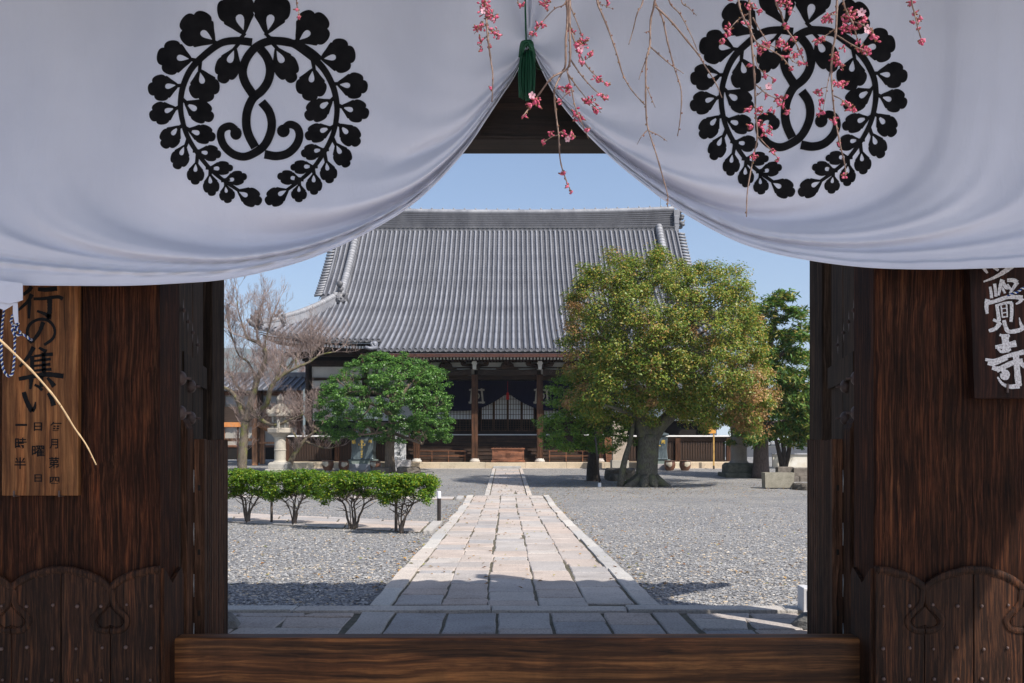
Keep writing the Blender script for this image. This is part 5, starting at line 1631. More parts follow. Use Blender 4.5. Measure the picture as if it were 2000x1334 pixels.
# ---- clipped round evergreen left of the walk
dR = 43.0
rt0 = Vector(((763 - 1000) / F * dR, dR, gz(dR)))
rnd_t = thing('clipped_tree', 'round clipped dark green evergreen tree left of the walk', 'tree', rt0)
m = MB()
limb(m, [(763, 925), (761, 895), (762, 862), (766, 825), (768, 800)], dR, .26, .18, 10)
for pts, r in (([(768, 815), (745, 798, -.8), (715, 785, -1.4), (690, 790, -1.8)], .15), ([(767, 805), (790, 785, -.7), (810, 770, -1.2), (840, 765, -1.4)], .15), ([(767, 800), (760, 765, -.5), (735, 735, -.9)], .13), ([(768, 800), (775, 760, .4), (790, 720, .6)], .13), ([(767, 830), (810, 815, -1.5), (850, 800, -1.9)], .12), ([(767, 830), (720, 825, .9), (670, 815, 1.3)], .13), ([(768, 800), (800, 750, .3), (830, 720, .5)], .12), ([(766, 840), (740, 845, -1.6), (700, 850, -2)], .1), ([(766, 845), (800, 858, -1.5), (825, 868, -1.9)], .1), ([(760, 775), (720, 765, -1.2), (680, 765, -1.9)], .1)):
    ps = limb(m, pts, dR, r, .035, 7)
    for _ in range(6):
        i = rtr.randrange(len(ps) // 2, len(ps)); p = ps[i]
        q = p + Vector((rtr.uniform(-.5, .5), rtr.uniform(-.5, .1), rtr.uniform(.2, .6)))
        m.tube([p, p.lerp(q, .5) + Vector((0, 0, .08)), q], [.04, .028, .012], 5)
        for _ in range(2):
            q2 = q + Vector((rtr.uniform(-.3, .3), rtr.uniform(-.3, .3), rtr.uniform(.1, .35)))
            m.tube([p.lerp(q, .7), q2], [.02, .008], 4)
m.build('trunk', M_BARKT, rnd_t, sm=True)
OR = [(622, 805), (630, 765), (650, 738), (672, 722), (690, 708), (720, 695), (752, 688), (792, 689), (822, 698), (845, 712), (866, 722), (876, 745), (884, 775), (889, 805), (886, 840), (878, 862), (850, 866), (818, 862), (790, 868), (760, 858), (730, 866), (700, 858), (668, 866), (640, 858), (626, 835)]
C, O, cen = crown_pts(OR, dR, 2.9, 600, 84, .27, 21, [(705, 770, 11), (690, 735, 5), (810, 725, 5), (845, 830, 6), (655, 800, 6), (742, 800, 12), (765, 812, 8), (690, 775, 6), (772, 745, 5), (820, 750, 6), (800, 790, 7), (668, 840, 5), (840, 790, 5)], .72, .14, .6)
stuff(leaf_object('crown', L_GREEN, rnd_t, C, .095, 5, .5, .5, O, .8))

# ---- smaller evergreen partly behind the big tree
dE = 36.6
et0 = Vector(((1160 - 1000) / F * dE, dE, gz(dE)))
ev = thing('small_evergreen', 'small layered evergreen with dark trunk behind the big tree', 'tree', et0)
m = MB()
limb(m, [(1160, 945), (1158, 915), (1161, 880), (1157, 840), (1140, 800), (1130, 770)], dE, .32, .08, 9)
for pts in ([(1159, 870), (1120, 850, -.6), (1080, 850, -1)], [(1159, 850), (1110, 810, -.4), (1080, 790, -.5)], [(1157, 860), (1190, 850, .3), (1225, 855, .4)], [(1150, 820), (1110, 770, .3), (1090, 755, .4)], [(1159, 880), (1100, 860, .9), (1060, 850, 1.2)]):
    limb(m, pts, dE, .1, .03, 6)
m.build('trunk', M_BARKD, ev, sm=True)
C, O, cen = crown_pts([(1062, 768), (1085, 742), (1115, 735), (1150, 728), (1185, 745), (1200, 800), (1240, 822), (1250, 868), (1205, 880), (1150, 886), (1090, 880), (1058, 868), (1046, 828), (1064, 805)], dE - 2.0, 1.5, 170, 70, .36, 31, [(1085, 800, 9), (1120, 820, 8), (1100, 835, 6)], .6, .4, .5)
stuff(leaf_object('crown', leafmat('fresh_green_leaves', [(.05, .12, .022), (.11, .22, .035), (.19, .32, .055), (.28, .38, .08)], .4, .35), ev, C, .11, 6, .7, .5, O, .5))

# ---- slim leaning tree beside the big trunk
dL = 33.9
sl = thing('leaning_tree', 'slim leaning grey trunk just left of the big tree trunk', 'tree', Vector(((1214 - 1000) / F * dL, dL, gz(dL))))
m = MB(); limb(m, [(1212, 952), (1215, 925), (1221, 895), (1230, 865), (1236, 830), (1240, 790), (1230, 740)], dL - .5, .15, .05, 8); m.build('trunk', M_BARKG, sl, sm=True)
C, O, cen = crown_pts([(1205, 700), (1250, 690), (1262, 740), (1250, 790), (1215, 790), (1195, 750)], dL - .6, .8, 18, 60, .3, 33)
stuff(leaf_object('crown', L_CAMPH, sl, C, .13, 16, .4, .5, O, .6))
C = np.column_stack([np.random.RandomState(1).normal(P(1216, 0, dL).x, .14, 120), np.random.RandomState(2).normal(dL - .3, .1, 120), gz(dL) + np.abs(np.random.RandomState(3).normal(.12, .12, 120))])
w = leaf_object('weed', L_GREEN, None, C, .07, 9, .5, .4)
stuff(tag(w, 'small green weeds at the foot of the leaning trunk', 'weeds'))

# ---- juniper at the right edge
dJ = 38.5
ju = thing('juniper_tree', 'tall dark juniper with fluted trunk beside the right gate post', 'tree', Vector(((1485 - 1000) / F * dJ, dJ, gz(dJ))))
m = MB(); n = 14
ps = [P(1486, 938 - 14 * i, dJ) for i in range(n)] + [P(1495, 720, dJ), P(1510, 640, dJ), P(1518, 580, dJ)]
m.tube(ps, [.43, .37, .345, .33, .32, .31, .30, .295, .29, .285, .28, .275, .27, .26, .2, .1, .03], 11)
for pts in ([(1495, 720), (1530, 690, -.5), (1555, 660, -.6)], [(1490, 780), (1530, 760, -.4), (1570, 740, -.5)], [(1490, 800), (1450, 780, -.3)], [(1500, 690), (1480, 640, -.3), (1470, 610, -.3)], [(1488, 830), (1540, 820, .5), (1575, 800, .6)]):
    limb(m, pts, dJ, .12, .03, 6)
m.build('trunk', bark('fibrous_bark', (.05, .038, .034), (.17, .13, .115), None, 9), ju, sm=True)
OJ = [(1458, 604), (1472, 583), (1484, 578), (1492, 590), (1505, 570), (1522, 561), (1532, 572), (1545, 574), (1540, 600), (1556, 608), (1570, 622), (1590, 660), (1595, 740), (1595, 850), (1560, 872), (1520, 868), (1500, 850), (1470, 880), (1440, 878), (1425, 862), (1455, 820), (1470, 760), (1468, 700), (1478, 650)]
C, O, cen = crown_pts(OJ, dJ, 2.1, 250, 90, .42, 41, [(1512, 650, 7), (1530, 648, 7), (1495, 680, 9), (1510, 730, 9), (1488, 735, 8), (1548, 700, 6)], .6, .4, .55)
O2 = O.copy()
stuff(leaf_object('crown', L_PINE, ju, C, .26, 8, .25, .22, O2, .5))

# ---- low many-stemmed tree by the white wall
dM = 47.0
ms = thing('multi_stem_tree', 'dark many-stemmed shrub tree in front of the low white wall', 'tree', Vector(((1530 - 1000) / F * dM, dM, .1)))
for pts in ([(1528, 914), (1522, 885), (1516, 862), (1508, 840)], [(1530, 914), (1531, 880), (1527, 855), (1525, 830)], [(1533, 914), (1540, 885), (1544, 855), (1548, 830)]):
    m = MB(); limb(m, pts, dM, .15, .08, 8); m.build('stem', M_BARKD, ms, sm=True)
C, O, cen = crown_pts([(1500, 810), (1525, 790), (1560, 790), (1590, 810), (1595, 862), (1560, 872), (1515, 850)], dM, 1.4, 80, 70, .35, 43)
stuff(leaf_object('crown', L_GREEN, ms, C, .16, 11, .6, .5, O, .5))

# ---- bare trees on the left
def twigs(mb, p, dirv, L, r, depth, rg_, up=.25, spread=.75):
    q = p; dv = dirv.normalized(); pts = [p]
    for k in range(3):
        dv = (dv + Vector((rg_.uniform(-.28, .28), rg_.uniform(-.28, .28), rg_.uniform(-.2, .28) + up * .12))).normalized()
        q = q + dv * L / 3; pts.append(q)
    mb.tube(pts, [r, r * .85, r * .7, r * .5], 4 if r > .02 else 3, False)
    if depth <= 0: return
    for _ in range(rg_.choice([2, 3, 3])):
        k = rg_.choice([1, 2, 3, 3])
        nd = (dv + Vector((rg_.uniform(-1, 1), rg_.uniform(-1, 1), rg_.uniform(-.5, .9) + up)) * spread)
        twigs(mb, pts[k], nd, L * rg_.uniform(.6, .85), max(.0045, r * .6), depth - 1, rg_, up, spread)
def zb(pts): return [((430 + x / 4.6), (640 + y / 4.6)) + tuple(z) for x, y, *z in pts]
def bare_tree(name, label, d, limbs, base_px, seed, depth=4, tw=.55, mat=None, dens=5, tmat=None):
    r_ = random.Random(seed)
    o = thing(name, label, 'tree', Vector(((base_px - 1000) / F * d, d, gz(d))), 'leafless trees')
    mb, tb = MB(), MB()
    for pts, r0, r1 in limbs:
        ps = limb(mb, zb(pts), d, r0, r1, 8, .012, r_)
        n = len(ps)
        for _ in range(int(dens * (n / 12 + .5))):
            i = r_.randrange(max(1, n // 4), n)
            tn = (ps[i] - ps[i - 1]).normalized()
            nd = tn * .5 + Vector((r_.uniform(-1, 1), r_.uniform(-1, 1), r_.uniform(-.1, 1)))
            twigs(tb, ps[i], nd, tw * r_.uniform(.6, 1.2), .017, depth, r_, .25, .95)
        twigs(tb, ps[-1], ps[-1] - ps[-2], tw * 1.1, .026, depth, r_)
    mb.build('trunk', mat or M_BARKM, o, sm=True)
    stuff(tb.build('twigs', tmat or M_TWIG, o))
    return o
bare_tree('bare_maple', 'bare mossy maple with pinkish twigs left of the stone lantern', 43.4,
  [([(195, 1290), (205, 1100), (215, 960), (228, 830)], .24, .19), ([(228, 840), (262, 720), (300, 590), (330, 480), (372, 380), (402, 300), (400, 200), (345, 140), (240, 95)], .2, .07),
   ([(225, 840), (185, 730), (150, 640), (90, 565), (20, 535)], .16, .07), ([(240, 815), (330, 790), (390, 840), (440, 862), (520, 868), (620, 830), (745, 780)], .13, .04),
   ([(250, 800), (340, 750), (420, 680, -.5), (450, 560, -.8), (490, 490, -.8), (560, 425, -.8), (680, 360, -.8), (800, 310, -.7), (900, 245, -.6), (1040, 215, -.5)], .17, .03),
   ([(490, 480, -.8), (540, 360, -.5), (560, 240, -.3)], .07, .02), ([(290, 585), (215, 575, .4), (140, 510, .6), (100, 420, .7), (50, 390, .8)], .10, .03), ([(320, 490), (300, 400, .5), (240, 300, .8), (170, 250, .9), (120, 130, 1), (70, 10, 1)], .09, .02),
   ([(400, 200), (410, 100, -.2), (440, 0, -.4), (470, -120, -.5)], .06, .02), ([(345, 140), (330, 40, .3), (340, -80, .5), (370, -210, .6)], .07, .02), ([(240, 95), (210, 0, .3), (170, -120, .4), (150, -250, .4)], .06, .02), ([(680, 360, -.8), (690, 260, -.6), (730, 180, -.5), (800, 120, -.4)], .05, .015), ([(120, 130, 1), (90, 20, .8), (60, -100, .7)], .05, .02), ([(800, 310, -.7), (820, 240, -.5), (900, 170, -.4)], .04, .015), ([(560, 425, -.8), (650, 300, .2), (720, 280, .4)], .05, .02)],
  474, 5, 4, .62, None, 7)
bare_tree('leaning_bare_tree', 'small leaning bare tree right of the stone lantern', 44.6,
  [([(600, 1290), (650, 1170), (700, 1090), (770, 1000), (860, 925)], .17, .06), ([(705, 1080), (690, 1000), (640, 920), (590, 860)], .07, .02), ([(760, 1020), (860, 1060, -.2), (960, 1085, -.4), (1090, 1060, -.5)], .06, .015), ([(860, 925), (830, 850, .3), (770, 790, .4), (720, 720, .5)], .05, .015), ([(860, 925), (920, 860, .2), (900, 760, .3), (850, 690, .4)], .05, .015), ([(840, 940), (790, 850, -.3), (700, 700, -.3)], .04, .015), ([(860, 925), (880, 800, -.2), (900, 700, -.2)], .04, .015)],
  575, 9, 4, .38, M_BARKM, 6)
bare_tree('distant_bare_tree', 'hazy pinkish bare treetop beyond the tiled side building', 72.0,
  [([(620, 1150), (620, 800), (615, 600), (600, 420)], .3, .1), ([(615, 620), (540, 480), (470, 380)], .14, .04), ([(615, 600), (690, 470), (740, 380)], .14, .04), ([(600, 420), (570, 330), (560, 280)], .09, .03), ([(600, 420), (650, 320), (680, 280)], .09, .03), ([(620, 560), (760, 480), (820, 400)], .1, .03), ([(540, 480), (440, 460), (400, 420)], .07, .03)],
  565, 13, 4, 1.0, M_BARKT, 8, M('reddish_twigs', (.26, .17, .16), (.36, .25, .23), sc=2, bump=0, rough=.9))

# ---- trimmed hedge shrubs along the side path
rh = random.Random(3)
HB = [(484, 1021, 428, 532, 918, 982, 'dark green trimmed shrub at the far left end of the hedge'), (575, 1026, 524, 633, 918, 984, 'yellow-tinged trimmed shrub, second from the left in the hedge'),
      (691, 1034, 626, 752, 921, 986, 'widest many-stemmed trimmed shrub, third from the left in the hedge'), (783, 1042, 742, 850, 926, 990, 'bright green trimmed shrub beside the bollard light')]
for bi, (bx, by, xa, xb, ya, yb, lab) in enumerate(HB):
    d = D(by) ; g = gz(d)
    sh = thing('hedge_shrub', lab, 'shrub', Vector(((bx - 1000) / F * d, d, g)), 'trimmed hedge shrubs')
    nst = (4, 5, 5, 4)[bi]
    m = MB()
    for k in range(nst):
        ex = xa + 14 + (xb - xa - 28) * (k + rh.uniform(.1, .9)) / nst
        ex = ex * .85 + bx * .15
        dy = rh.uniform(-.35, .3)
        b0 = bx + (k - nst / 2) * (2.6 if bi == 2 else 1.0)
        ps = limb(m, [(b0, by + 2, 0), (b0 + (ex - bx) * .16, by - 22, dy * .2), (bx + (ex - bx) * rh.uniform(.3, .75) + rh.uniform(-5, 5), by - 42 - rh.uniform(0, 14), dy * .6), (ex, yb - 15, dy), (ex + rh.uniform(-8, 8), ya + 18, dy)], d, rh.choice([.03, .024, .016]), .006, 6, .006, rh, 5)
        for _ in range(14):
            i = rh.randrange(len(ps) // 3, len(ps)); p = ps[i]
            q = p + Vector((rh.uniform(-.3, .3), rh.uniform(-.25, .25), rh.uniform(.02, .28)))
            m.tube([p, p.lerp(q, .5) + Vector((rh.uniform(-.05, .05), 0, .02)), q], [.009, .007, .003], 4, False)
    m.tube([P(bx, by + 3, d), P(bx + 1, by - 10, d), P(bx + 2, by - 22, d)], [.05, .042, .02], 8)
    m.build('stems', bark('hedge_bark_%d' % bi, (.07, .055, .045), (.22, .18, .15)), sh, sm=True)
    xa -= 6; xb += 5
    OH = [(xa, ya + 16), (xa + 3, ya + 3), (xa + 14, ya), ((xa + xb) / 2, ya), (xb - 14, ya + 1), (xb - 3, ya + 5), (xb, ya + 20), (xb - 3, yb - 14), (xb - 16, yb - 2), (xb - 36, yb - 16), ((xa + xb) / 2, yb - 22), (xa + 36, yb - 12), (xa + 18, yb), (xa + 4, yb - 16)]
    C, O, cen = crown_pts(OH, d, .46, 170, 60, .11, 60 + bi, [], .6, .5, .7)
    C2, O2, c2 = crown_pts([(xa + 2, ya + 20), (xa + 8, ya + 6), (xa + 22, ya + 1), ((xa + xb) / 2, ya), (xb - 20, ya + 2), (xb - 6, ya + 8), (xb - 2, ya + 24), ((xa + xb) / 2, ya + 30)], d, .45, 80, 70, .10, 80 + bi, [], .6, .6, .6)
    stuff(leaf_object('foliage', L_HEDGE, sh, np.vstack([C, C2]), .042, 20 + bi, .55, .55, np.vstack([O, O2]), .5))
for sx, sy, top, lab in ((530.5, 1022, 960, 'grey wooden stake between the first two hedge shrubs'), (773.5, 1039, 965, 'grey wooden stake beside the last hedge shrub')):
    d = D(sy) ; a = P(sx, sy + 2, d); b = P(sx, top, d)
    m = MB(); m.tube([a, b], [.029, .026], 8); o = m.build('wooden_stake', M('stake_wood', (.10, .075, .06), (.2, .16, .13), sc=6, stretch=(4, 4, .6)), sm=True)
    tag(o, lab, 'stake', 'hedge stakes')
    o.data.transform(Matrix.Translation(-a)); o.location = a
# ------------------------------------------------------------------ stone lanterns, jars, monuments, small things
M_LST = granite('lantern_granite', (.38, .35, .29), (.54, .5, .42), 0)
M_LSD = granite('dark_lantern_granite', (.22, .21, .19), (.32, .31, .28), 0)
M_MOSSY = M('mossy_stone', (.06, .065, .05), (.16, .16, .13), sc=5, bump=.7, bd=.03, fine=30)
def sq(mb, c, prof_):                          # square-section stack: (half width, z)
    mb.lathe(prof_, c, 4)
def hexl(mb, c, prof_, n=6): mb.lathe(prof_, c, n)
def lantern(label, x, d, k, mat, basemat, loc_z, low=False):
    t = thing('stone_lantern', label, 'stone lantern', (x, d, loc_z), 'stone lanterns')
    c = lambda z: (x, d, loc_z + z * k)
    s2 = 1.414
    m = MB(); m.lathe([(a * k * s2, z * k) for a, z in ((.62, 0), (.62, .16), (.60, .17))], c(0), 4)
    m.lathe([(a * k * s2, z * k) for a, z in ((.50, .17), (.50, .42), (.44, .50), (.40, .52))], c(0), 4); m.build('base', basemat, t, bevel=.02)
    m = MB(); m.lathe([(a * k, z * k) for a, z in ((.36, .52), (.31, .58), (.295, .62), (.29, 1.1), (.31, 1.12), (.31, 1.17), (.29, 1.19), (.285, 1.72), (.31, 1.74), (.31, 1.80))], c(0), 24); m.build('shaft', mat, t, sm=False)
    m = MB(); hexl(m, c(0), [(a * k, z * k) for a, z in ((.34, 1.80), (.46, 1.92), (.66, 2.04), (.66, 2.26), (.60, 2.28))]); m.build('platform', mat, t, bevel=.015)
    m = MB()
    for i in range(6):
        th = math.pi / 3 * i + math.pi / 6
        m.tube([(x + math.cos(th) * .36 * k, d + math.sin(th) * .36 * k, loc_z + 2.28 * k), (x + math.cos(th) * .36 * k, d + math.sin(th) * .36 * k, loc_z + 2.9 * k)], .085 * k, 6)
    m.lathe([(.30 * k, 2.28 * k), (.30 * k, 2.9 * k)], c(0), 6); m.build('fire_box', mat, t)
    m = MB(); hexl(m, c(0), [(a * k, z * k) for a, z in ((.50, 2.86), (.64, 2.90), (.64, 3.02), (.54, 3.16), (.40, 3.36), (.28, 3.50), (.22, 3.52))])
    roof_o = m.build('cap', mat, t, bevel=.02)
    for i in range(6):
        th = math.pi / 3 * i + math.pi / 6
        m = MB(); m.ball((x + math.cos(th) * .62 * k, d + math.sin(th) * .62 * k, loc_z + 3.12 * k), (.13 * k, .13 * k, .14 * k), 8, 6); m.build('cap_scroll', mat, roof_o, sm=True)
    m = MB(); m.lathe([(a * k, z * k) for a, z in ((.2, 3.50), (.22, 3.56), (.12, 3.6), (.17, 3.68), (.2, 3.76), (.16, 3.88), (.06, 4.0), (.01, 4.04))], c(0), 14); m.build('finial', mat, t, sm=True)
    return t
lantern('pale granite stone lantern among the bare trees', (547 - 1000) / F * 43.7, 43.7, .94, M_LST, M_LST, gz(43.7) - .02)
dl = 39.5
rl = lantern('shaded stone lantern with mossy base half hidden under the trees', (1443 - 1000) / F * dl, dl, 1.22, M_LSD, M_MOSSY, gz(dl) - .02)

M_GLAZE = M('brown_glazed_pot', (.10, .045, .028), (.19, .085, .05), sc=3, rough=.3, spec=.5, bump=.1)
M_GLAZE2 = M('cream_glaze', (.42, .36, .27), (.52, .46, .36), sc=3, rough=.3, spec=.5, bump=.1)
for px, py, lab, r, fl in ((640.5, 918, 'leftmost glazed water jar, cream streak on its left side', .29, -1), (671.5, 919, 'glazed water jar second from the left below the slatted wall', .27, 1), (733, 919, 'glazed water jar in front of the dark monument', .27, -1),
                       (1308, 918, 'glazed water jar left of its twin beside the big tree trunk', .28, -1), (1338, 917, 'glazed water jar rightmost of all, next to the yellow post', .285, 1)):
    d = 44.6; c = ((px - 1000) / F * d, d, gz(d))
    j = thing('water_jar', lab, 'jar', c, 'glazed water jars')
    k = r / .28
    m = MB(); m.lathe([(a * k, z * k) for a, z in ((.17, 0), (.2, .04), (.26, .16), (.285, .28), (.275, .38), (.25, .44), (.255, .455))], c, 24); m.build('body', M_GLAZE, j, sm=True)
    m = MB(); m.lathe([(a * k, z * k) for a, z in ((.25, .452), (.29, .46), (.292, .485), (.25, .49), (.22, .47), (.2, .3))], c, 24); m.build('rim', M_GLAZE, j, sm=True)
    m = MB(); n = 16; vs, fs = [], []
    pr = [(.262, .165), (.276, .22), (.288, .28), (.285, .33), (.278, .38), (.262, .42), (.254, .446)]
    for i in range(n + 1):
        th = -math.pi / 2 + fl * (-.25 + 1.15 * i / n) 
        for q, (a, z) in enumerate(pr):
            zz = .165 + (z - .165) * 1
            lowz = .17 + .2 * abs(i / n - .35)
            zz = max(zz, lowz * (1 if q < 3 else 0)); aa = np.interp(zz, [p[1] for p in pr], [p[0] for p in pr]) + .004
            vs.append((c[0] + aa * k * math.cos(th), c[1] + aa * k * math.sin(th), c[2] + zz * k))
    w7 = len(pr)
    fs = [(i * w7 + q, (i + 1) * w7 + q, (i + 1) * w7 + q + 1, i * w7 + q + 1) for i in range(n) for q in range(w7 - 1)]
    m.add(vs, fs); m.build('glaze_streak', M_GLAZE2, j, sm=True)

M_BRONZE = M('patinated_bronze', (.05, .065, .075), (.16, .20, .21), sc=4, stretch=(4, 4, .7), rough=.35, spec=.5, bump=.3, bd=.01, metal=.3)
M_GREENST = M('green_stone', (.14, .18, .16), (.22, .26, .24), sc=4, bump=.2)
M_GOLD = M('gold_leaf', (.75, .48, .06), (.85, .58, .1), sc=8, rough=.35, metal=.4, bump=0)
M_GRYST = granite('grey_block', (.34, .35, .37), (.44, .45, .47), 0)
for px, lab, side in ((710.5, 'patinated bronze lantern with gold characters left of the walk, behind the clipped tree', -1), (1279, 'patinated bronze lantern with gold characters behind the big tree trunk', 1)):
    d = 45.6; x = (px - 1000) / F * d; z = gz(d)
    mo = thing('bronze_lantern', lab, 'bronze lantern', (x, d, z), 'bronze lanterns')
    m = MB(); m.cbox(x - .82, x + .82, d - .62, d + .6, z - .02, z + .30, .01); m.build('granite_block', M_GRYST, mo)
    m = MB(); m.cbox(x - .70, x + .70, d - .52, d + .5, z + .30, z + .52, .01); m.build('green_plinth', M_GREENST, mo)
    m = MB(); m.lathe([(a * 1.414, zz) for a, zz in ((.58, .52), (.56, .58), (.53, 1.0), (.56, 1.6), (.60, 1.66))], (x, d, z), 4); m.build('pedestal', M_BRONZE, mo, bevel=.03)
    m = MB(); m.lathe([(.5, 1.66), (.72, 1.74), (.72, 1.82), (.42, 1.9), (.40, 2.5), (.85, 2.56), (.82, 2.66), (.5, 2.85), (.2, 3.05), (.16, 3.2), (.05, 3.3)], (x, d, z), 8); m.build('lantern_top', M_BRONZE, mo)
    yf = d - .60
    if side < 0:
        for ch, (a, b, zz0, zz1) in (('納', (-.50, -.32, 1.30, 1.52)), ('奉', (.32, .52, 1.30, 1.52)), ('山', (-.17, .17, 1.22, 1.34)), ('玉', (-.10, .10, 1.36, 1.5)), ('具', (-.05, .05, 1.08, 1.18)), ('二', (-.05, .05, .99, 1.05)), ('妙', (-.055, .055, .86, .97)), ('覺', (-.055, .055, .73, .84)), ('寺', (-.055, .055, .6, .71))):
            q0 = P(0, 0, yf); 
            xx0 = 1000 + (x + a) / yf * F; xx1 = 1000 + (x + b) / yf * F; yy0 = HZ - (z + zz1 - CZ) / yf * F; yy1 = HZ - (z + zz0 - CZ) / yf * F
            glyph(ch, xx0, xx1, yy0, yy1, yf, M_GOLD, mo, 'gold_character', .01)
    else:
        for ch, (a, b, zz0, zz1) in (('奉', (.22, .44, 1.25, 1.52)), ('一', (.05, .2, 1.2, 1.24))):
            xx0 = 1000 + (x + a) / yf * F; xx1 = 1000 + (x + b) / yf * F; yy0 = HZ - (z + zz1 - CZ) / yf * F; yy1 = HZ - (z + zz0 - CZ) / yf * F
            glyph(ch, xx0, xx1, yy0, yy1, yf, M_GOLD, mo, 'gold_character', .01)
# upright inscribed stones
for px, wpx, lab, mt, chars in ((780, 24, 'white inscribed stone pillar behind the clipped tree trunk', M('white_stone', (.62, .62, .63), (.72, .72, .73), sc=3, bump=.1), '南無妙法蓮華'), (1210, 28, 'beige inscribed stone pillar behind the leaning trunk', M_LST, '上人')):
    d = 45.2; x = (px - 1000) / F * d; z = gz(d)
    ip = thing('inscribed_pillar', lab, 'stone pillar', (x, d, z), 'inscribed stone pillars')
    m = MB(); hw = .55 if px < 1000 else .42; m.cbox(x - hw, x + hw, d - .45, d + .45, z - .02, z + .50, .015); m.build('block', M_GRYST if px < 1000 else M_LST, ip)
    hw = wpx / 2 / F * d; m = MB(); m.cbox(x - hw, x + hw, d - .28, d + .28, z + .50, z + 2.6, .06); m.build('shaft', mt, ip, bevel=.01)
    yf = d - .284
    for i, ch in enumerate(chars):
        zz1 = z + 1.95 - i * .26; a, b = -.11, .11
        xx0 = 1000 + (x + a) / yf * F; xx1 = 1000 + (x + b) / yf * F
        glyph(ch, xx0, xx1, HZ - (zz1 - CZ) / yf * F, HZ - (zz1 - .2 - CZ) / yf * F, yf, M_INK, ip, 'engraved_character', .0)

# rocks
def rock(label, px, py, wpx, hpx, seed, dd=None, dep=.5):
    d = dd or D(py); x = (px - 1000) / F * d; z = gz(d)
    r_ = random.Random(seed); w = wpx / F * d / 2; h = hpx / F * d
    m = MB(); n = 14
    m.lathe([(1, -.1), (1.02, .12), (1.0, .5), (.97, .85), (.86, .98), (.5, 1.0)], (0, 0, 0), n, jit=.07, rng=r_)
    m.v = [(x + a * w, d + b * dep, z + c * h + r_.uniform(-.02, .02)) for a, b, c in m.v]
    o = m.build('rock', M('rough_rock_%d' % seed, (.07, .058, .045), (.2, .175, .145), sc=5, bump=.9, bd=.05, fine=25))
    o.data.transform(Matrix.Translation((-x, -d, -z))); o.location = (x, d, z)
    tag(o, label, 'rock', 'rocks')
rock('broad flat-topped brown rock right of the clipped tree trunk', 798, 925, 48, 12, 1, 42.4)
rock('flat brown rock hidden behind the hedge left of the clipped trunk', 745, 925, 40, 11, 2, 42.5)
rock('long dark rock between the two trunks under the big tree', 1212, 937, 62, 22, 3, 37.6)
rock('small rounded stone beside the dark evergreen trunk', 1199, 938, 26, 12, 4, 37.0)
rock('low brown rock ledge right of the stone planter', 1566, 962, 34, 12, 5, 31.8)
# stone blocks by the planter
pl = thing('stone_planter', 'rectangular mossy stone trough on small feet at the right', 'planter', GP(1523, 955))
d = D(955); z = gz(d); k = d / F
x0, x1 = (1495 - 1000) * k, (1551 - 1000) * k
M_TROUGH = M('trough_stone', (.22, .20, .15), (.36, .33, .26), sc=4, bump=.5, fine=40)
m = MB()
m.add([(x0, d, z + .04), (x1 - .02, d, z + .04), (x1 - .02, d + .45, z + .04), (x0, d + .45, z + .04), (x0 - .02, d - .02, z + .58), (x1 + .01, d - .02, z + .58), (x1 + .01, d + .47, z + .58), (x0 - .02, d + .47, z + .58),
       (x0 + .05, d + .05, z + .58), (x1 - .06, d + .05, z + .58), (x1 - .06, d + .4, z + .58), (x0 + .05, d + .4, z + .58), (x0 + .05, d + .05, z + .4), (x1 - .06, d + .05, z + .4), (x1 - .06, d + .4, z + .4), (x0 + .05, d + .4, z + .4)],
      [(0, 3, 2, 1), (0, 1, 5, 4), (1, 2, 6, 5), (2, 3, 7, 6), (3, 0, 4, 7), (4, 5, 9, 8), (5, 6, 10, 9), (6, 7, 11, 10), (7, 4, 8, 11), (8, 9, 13, 12), (9, 10, 14, 13), (10, 11, 15, 14), (11, 8, 12, 15), (12, 13, 14, 15)])
m.build('trough', M_TROUGH, pl)
for fx in (.12, .5, .85):
    m = MB(); xx = x0 + (x1 - x0) * fx; m.box(xx - .06, xx + .06, d + .04, d + .16, z - .02, z + .039); m.build('foot', M_GRYST, pl)
for (a, b, ya, yb, dd, lab) in ((1520, 1551, 912, 930, 36.5, 'dark squared stone block behind the planter'), (1551, 1580, 914, 930, 36.3, 'brown squared stone block on top beside the gate post'), (1551, 1562, 931, 950, 36.0, 'narrow stone block in the low stack right of the planter'), (1563, 1580, 931, 950, 36.05, 'wider stone block in the low stack by the gate post')):
    p0, p1 = P(a, yb, dd), P(b - .7, ya, dd)
    m = MB(); m.cbox(p0.x, p1.x, dd, dd + .4, min(p0.z, gz(dd) if yb > 940 else p0.z) - (.03 if yb > 940 else 0), p1.z, .02)
    if yb < 940: m.box(p0.x + .03, p1.x - .03, dd + .05, dd + .35, gz(dd) - .02, p0.z + .001)
    o = m.build('stone_block', M('block_stone_%d' % a, (.10, .085, .07), (.22, .19, .16), sc=6, bump=.7, fine=30)); tag(o, lab, 'stone block', 'stone blocks')
# white low wall
m = MB(); p0, p1 = P(1510, 912, 48.5), P(1600, 886, 48.5)
wl = thing('low_white_wall', 'low stained white wall with grey coping behind the shrub tree', 'wall', (p0.x, 48.5, 0))
m.box(p0.x, p1.x, 48.5, 48.7, -.02, p1.z - .05); m.build('panel', M('stained_plaster', (.55, .48, .36), (.72, .69, .63), sc=1.4, bump=.1), wl)
m = MB(); m.cbox(p0.x - .05, p1.x, 48.42, 48.78, p1.z - .05, p1.z + .02, .01); m.build('coping', M_GRYST, wl)
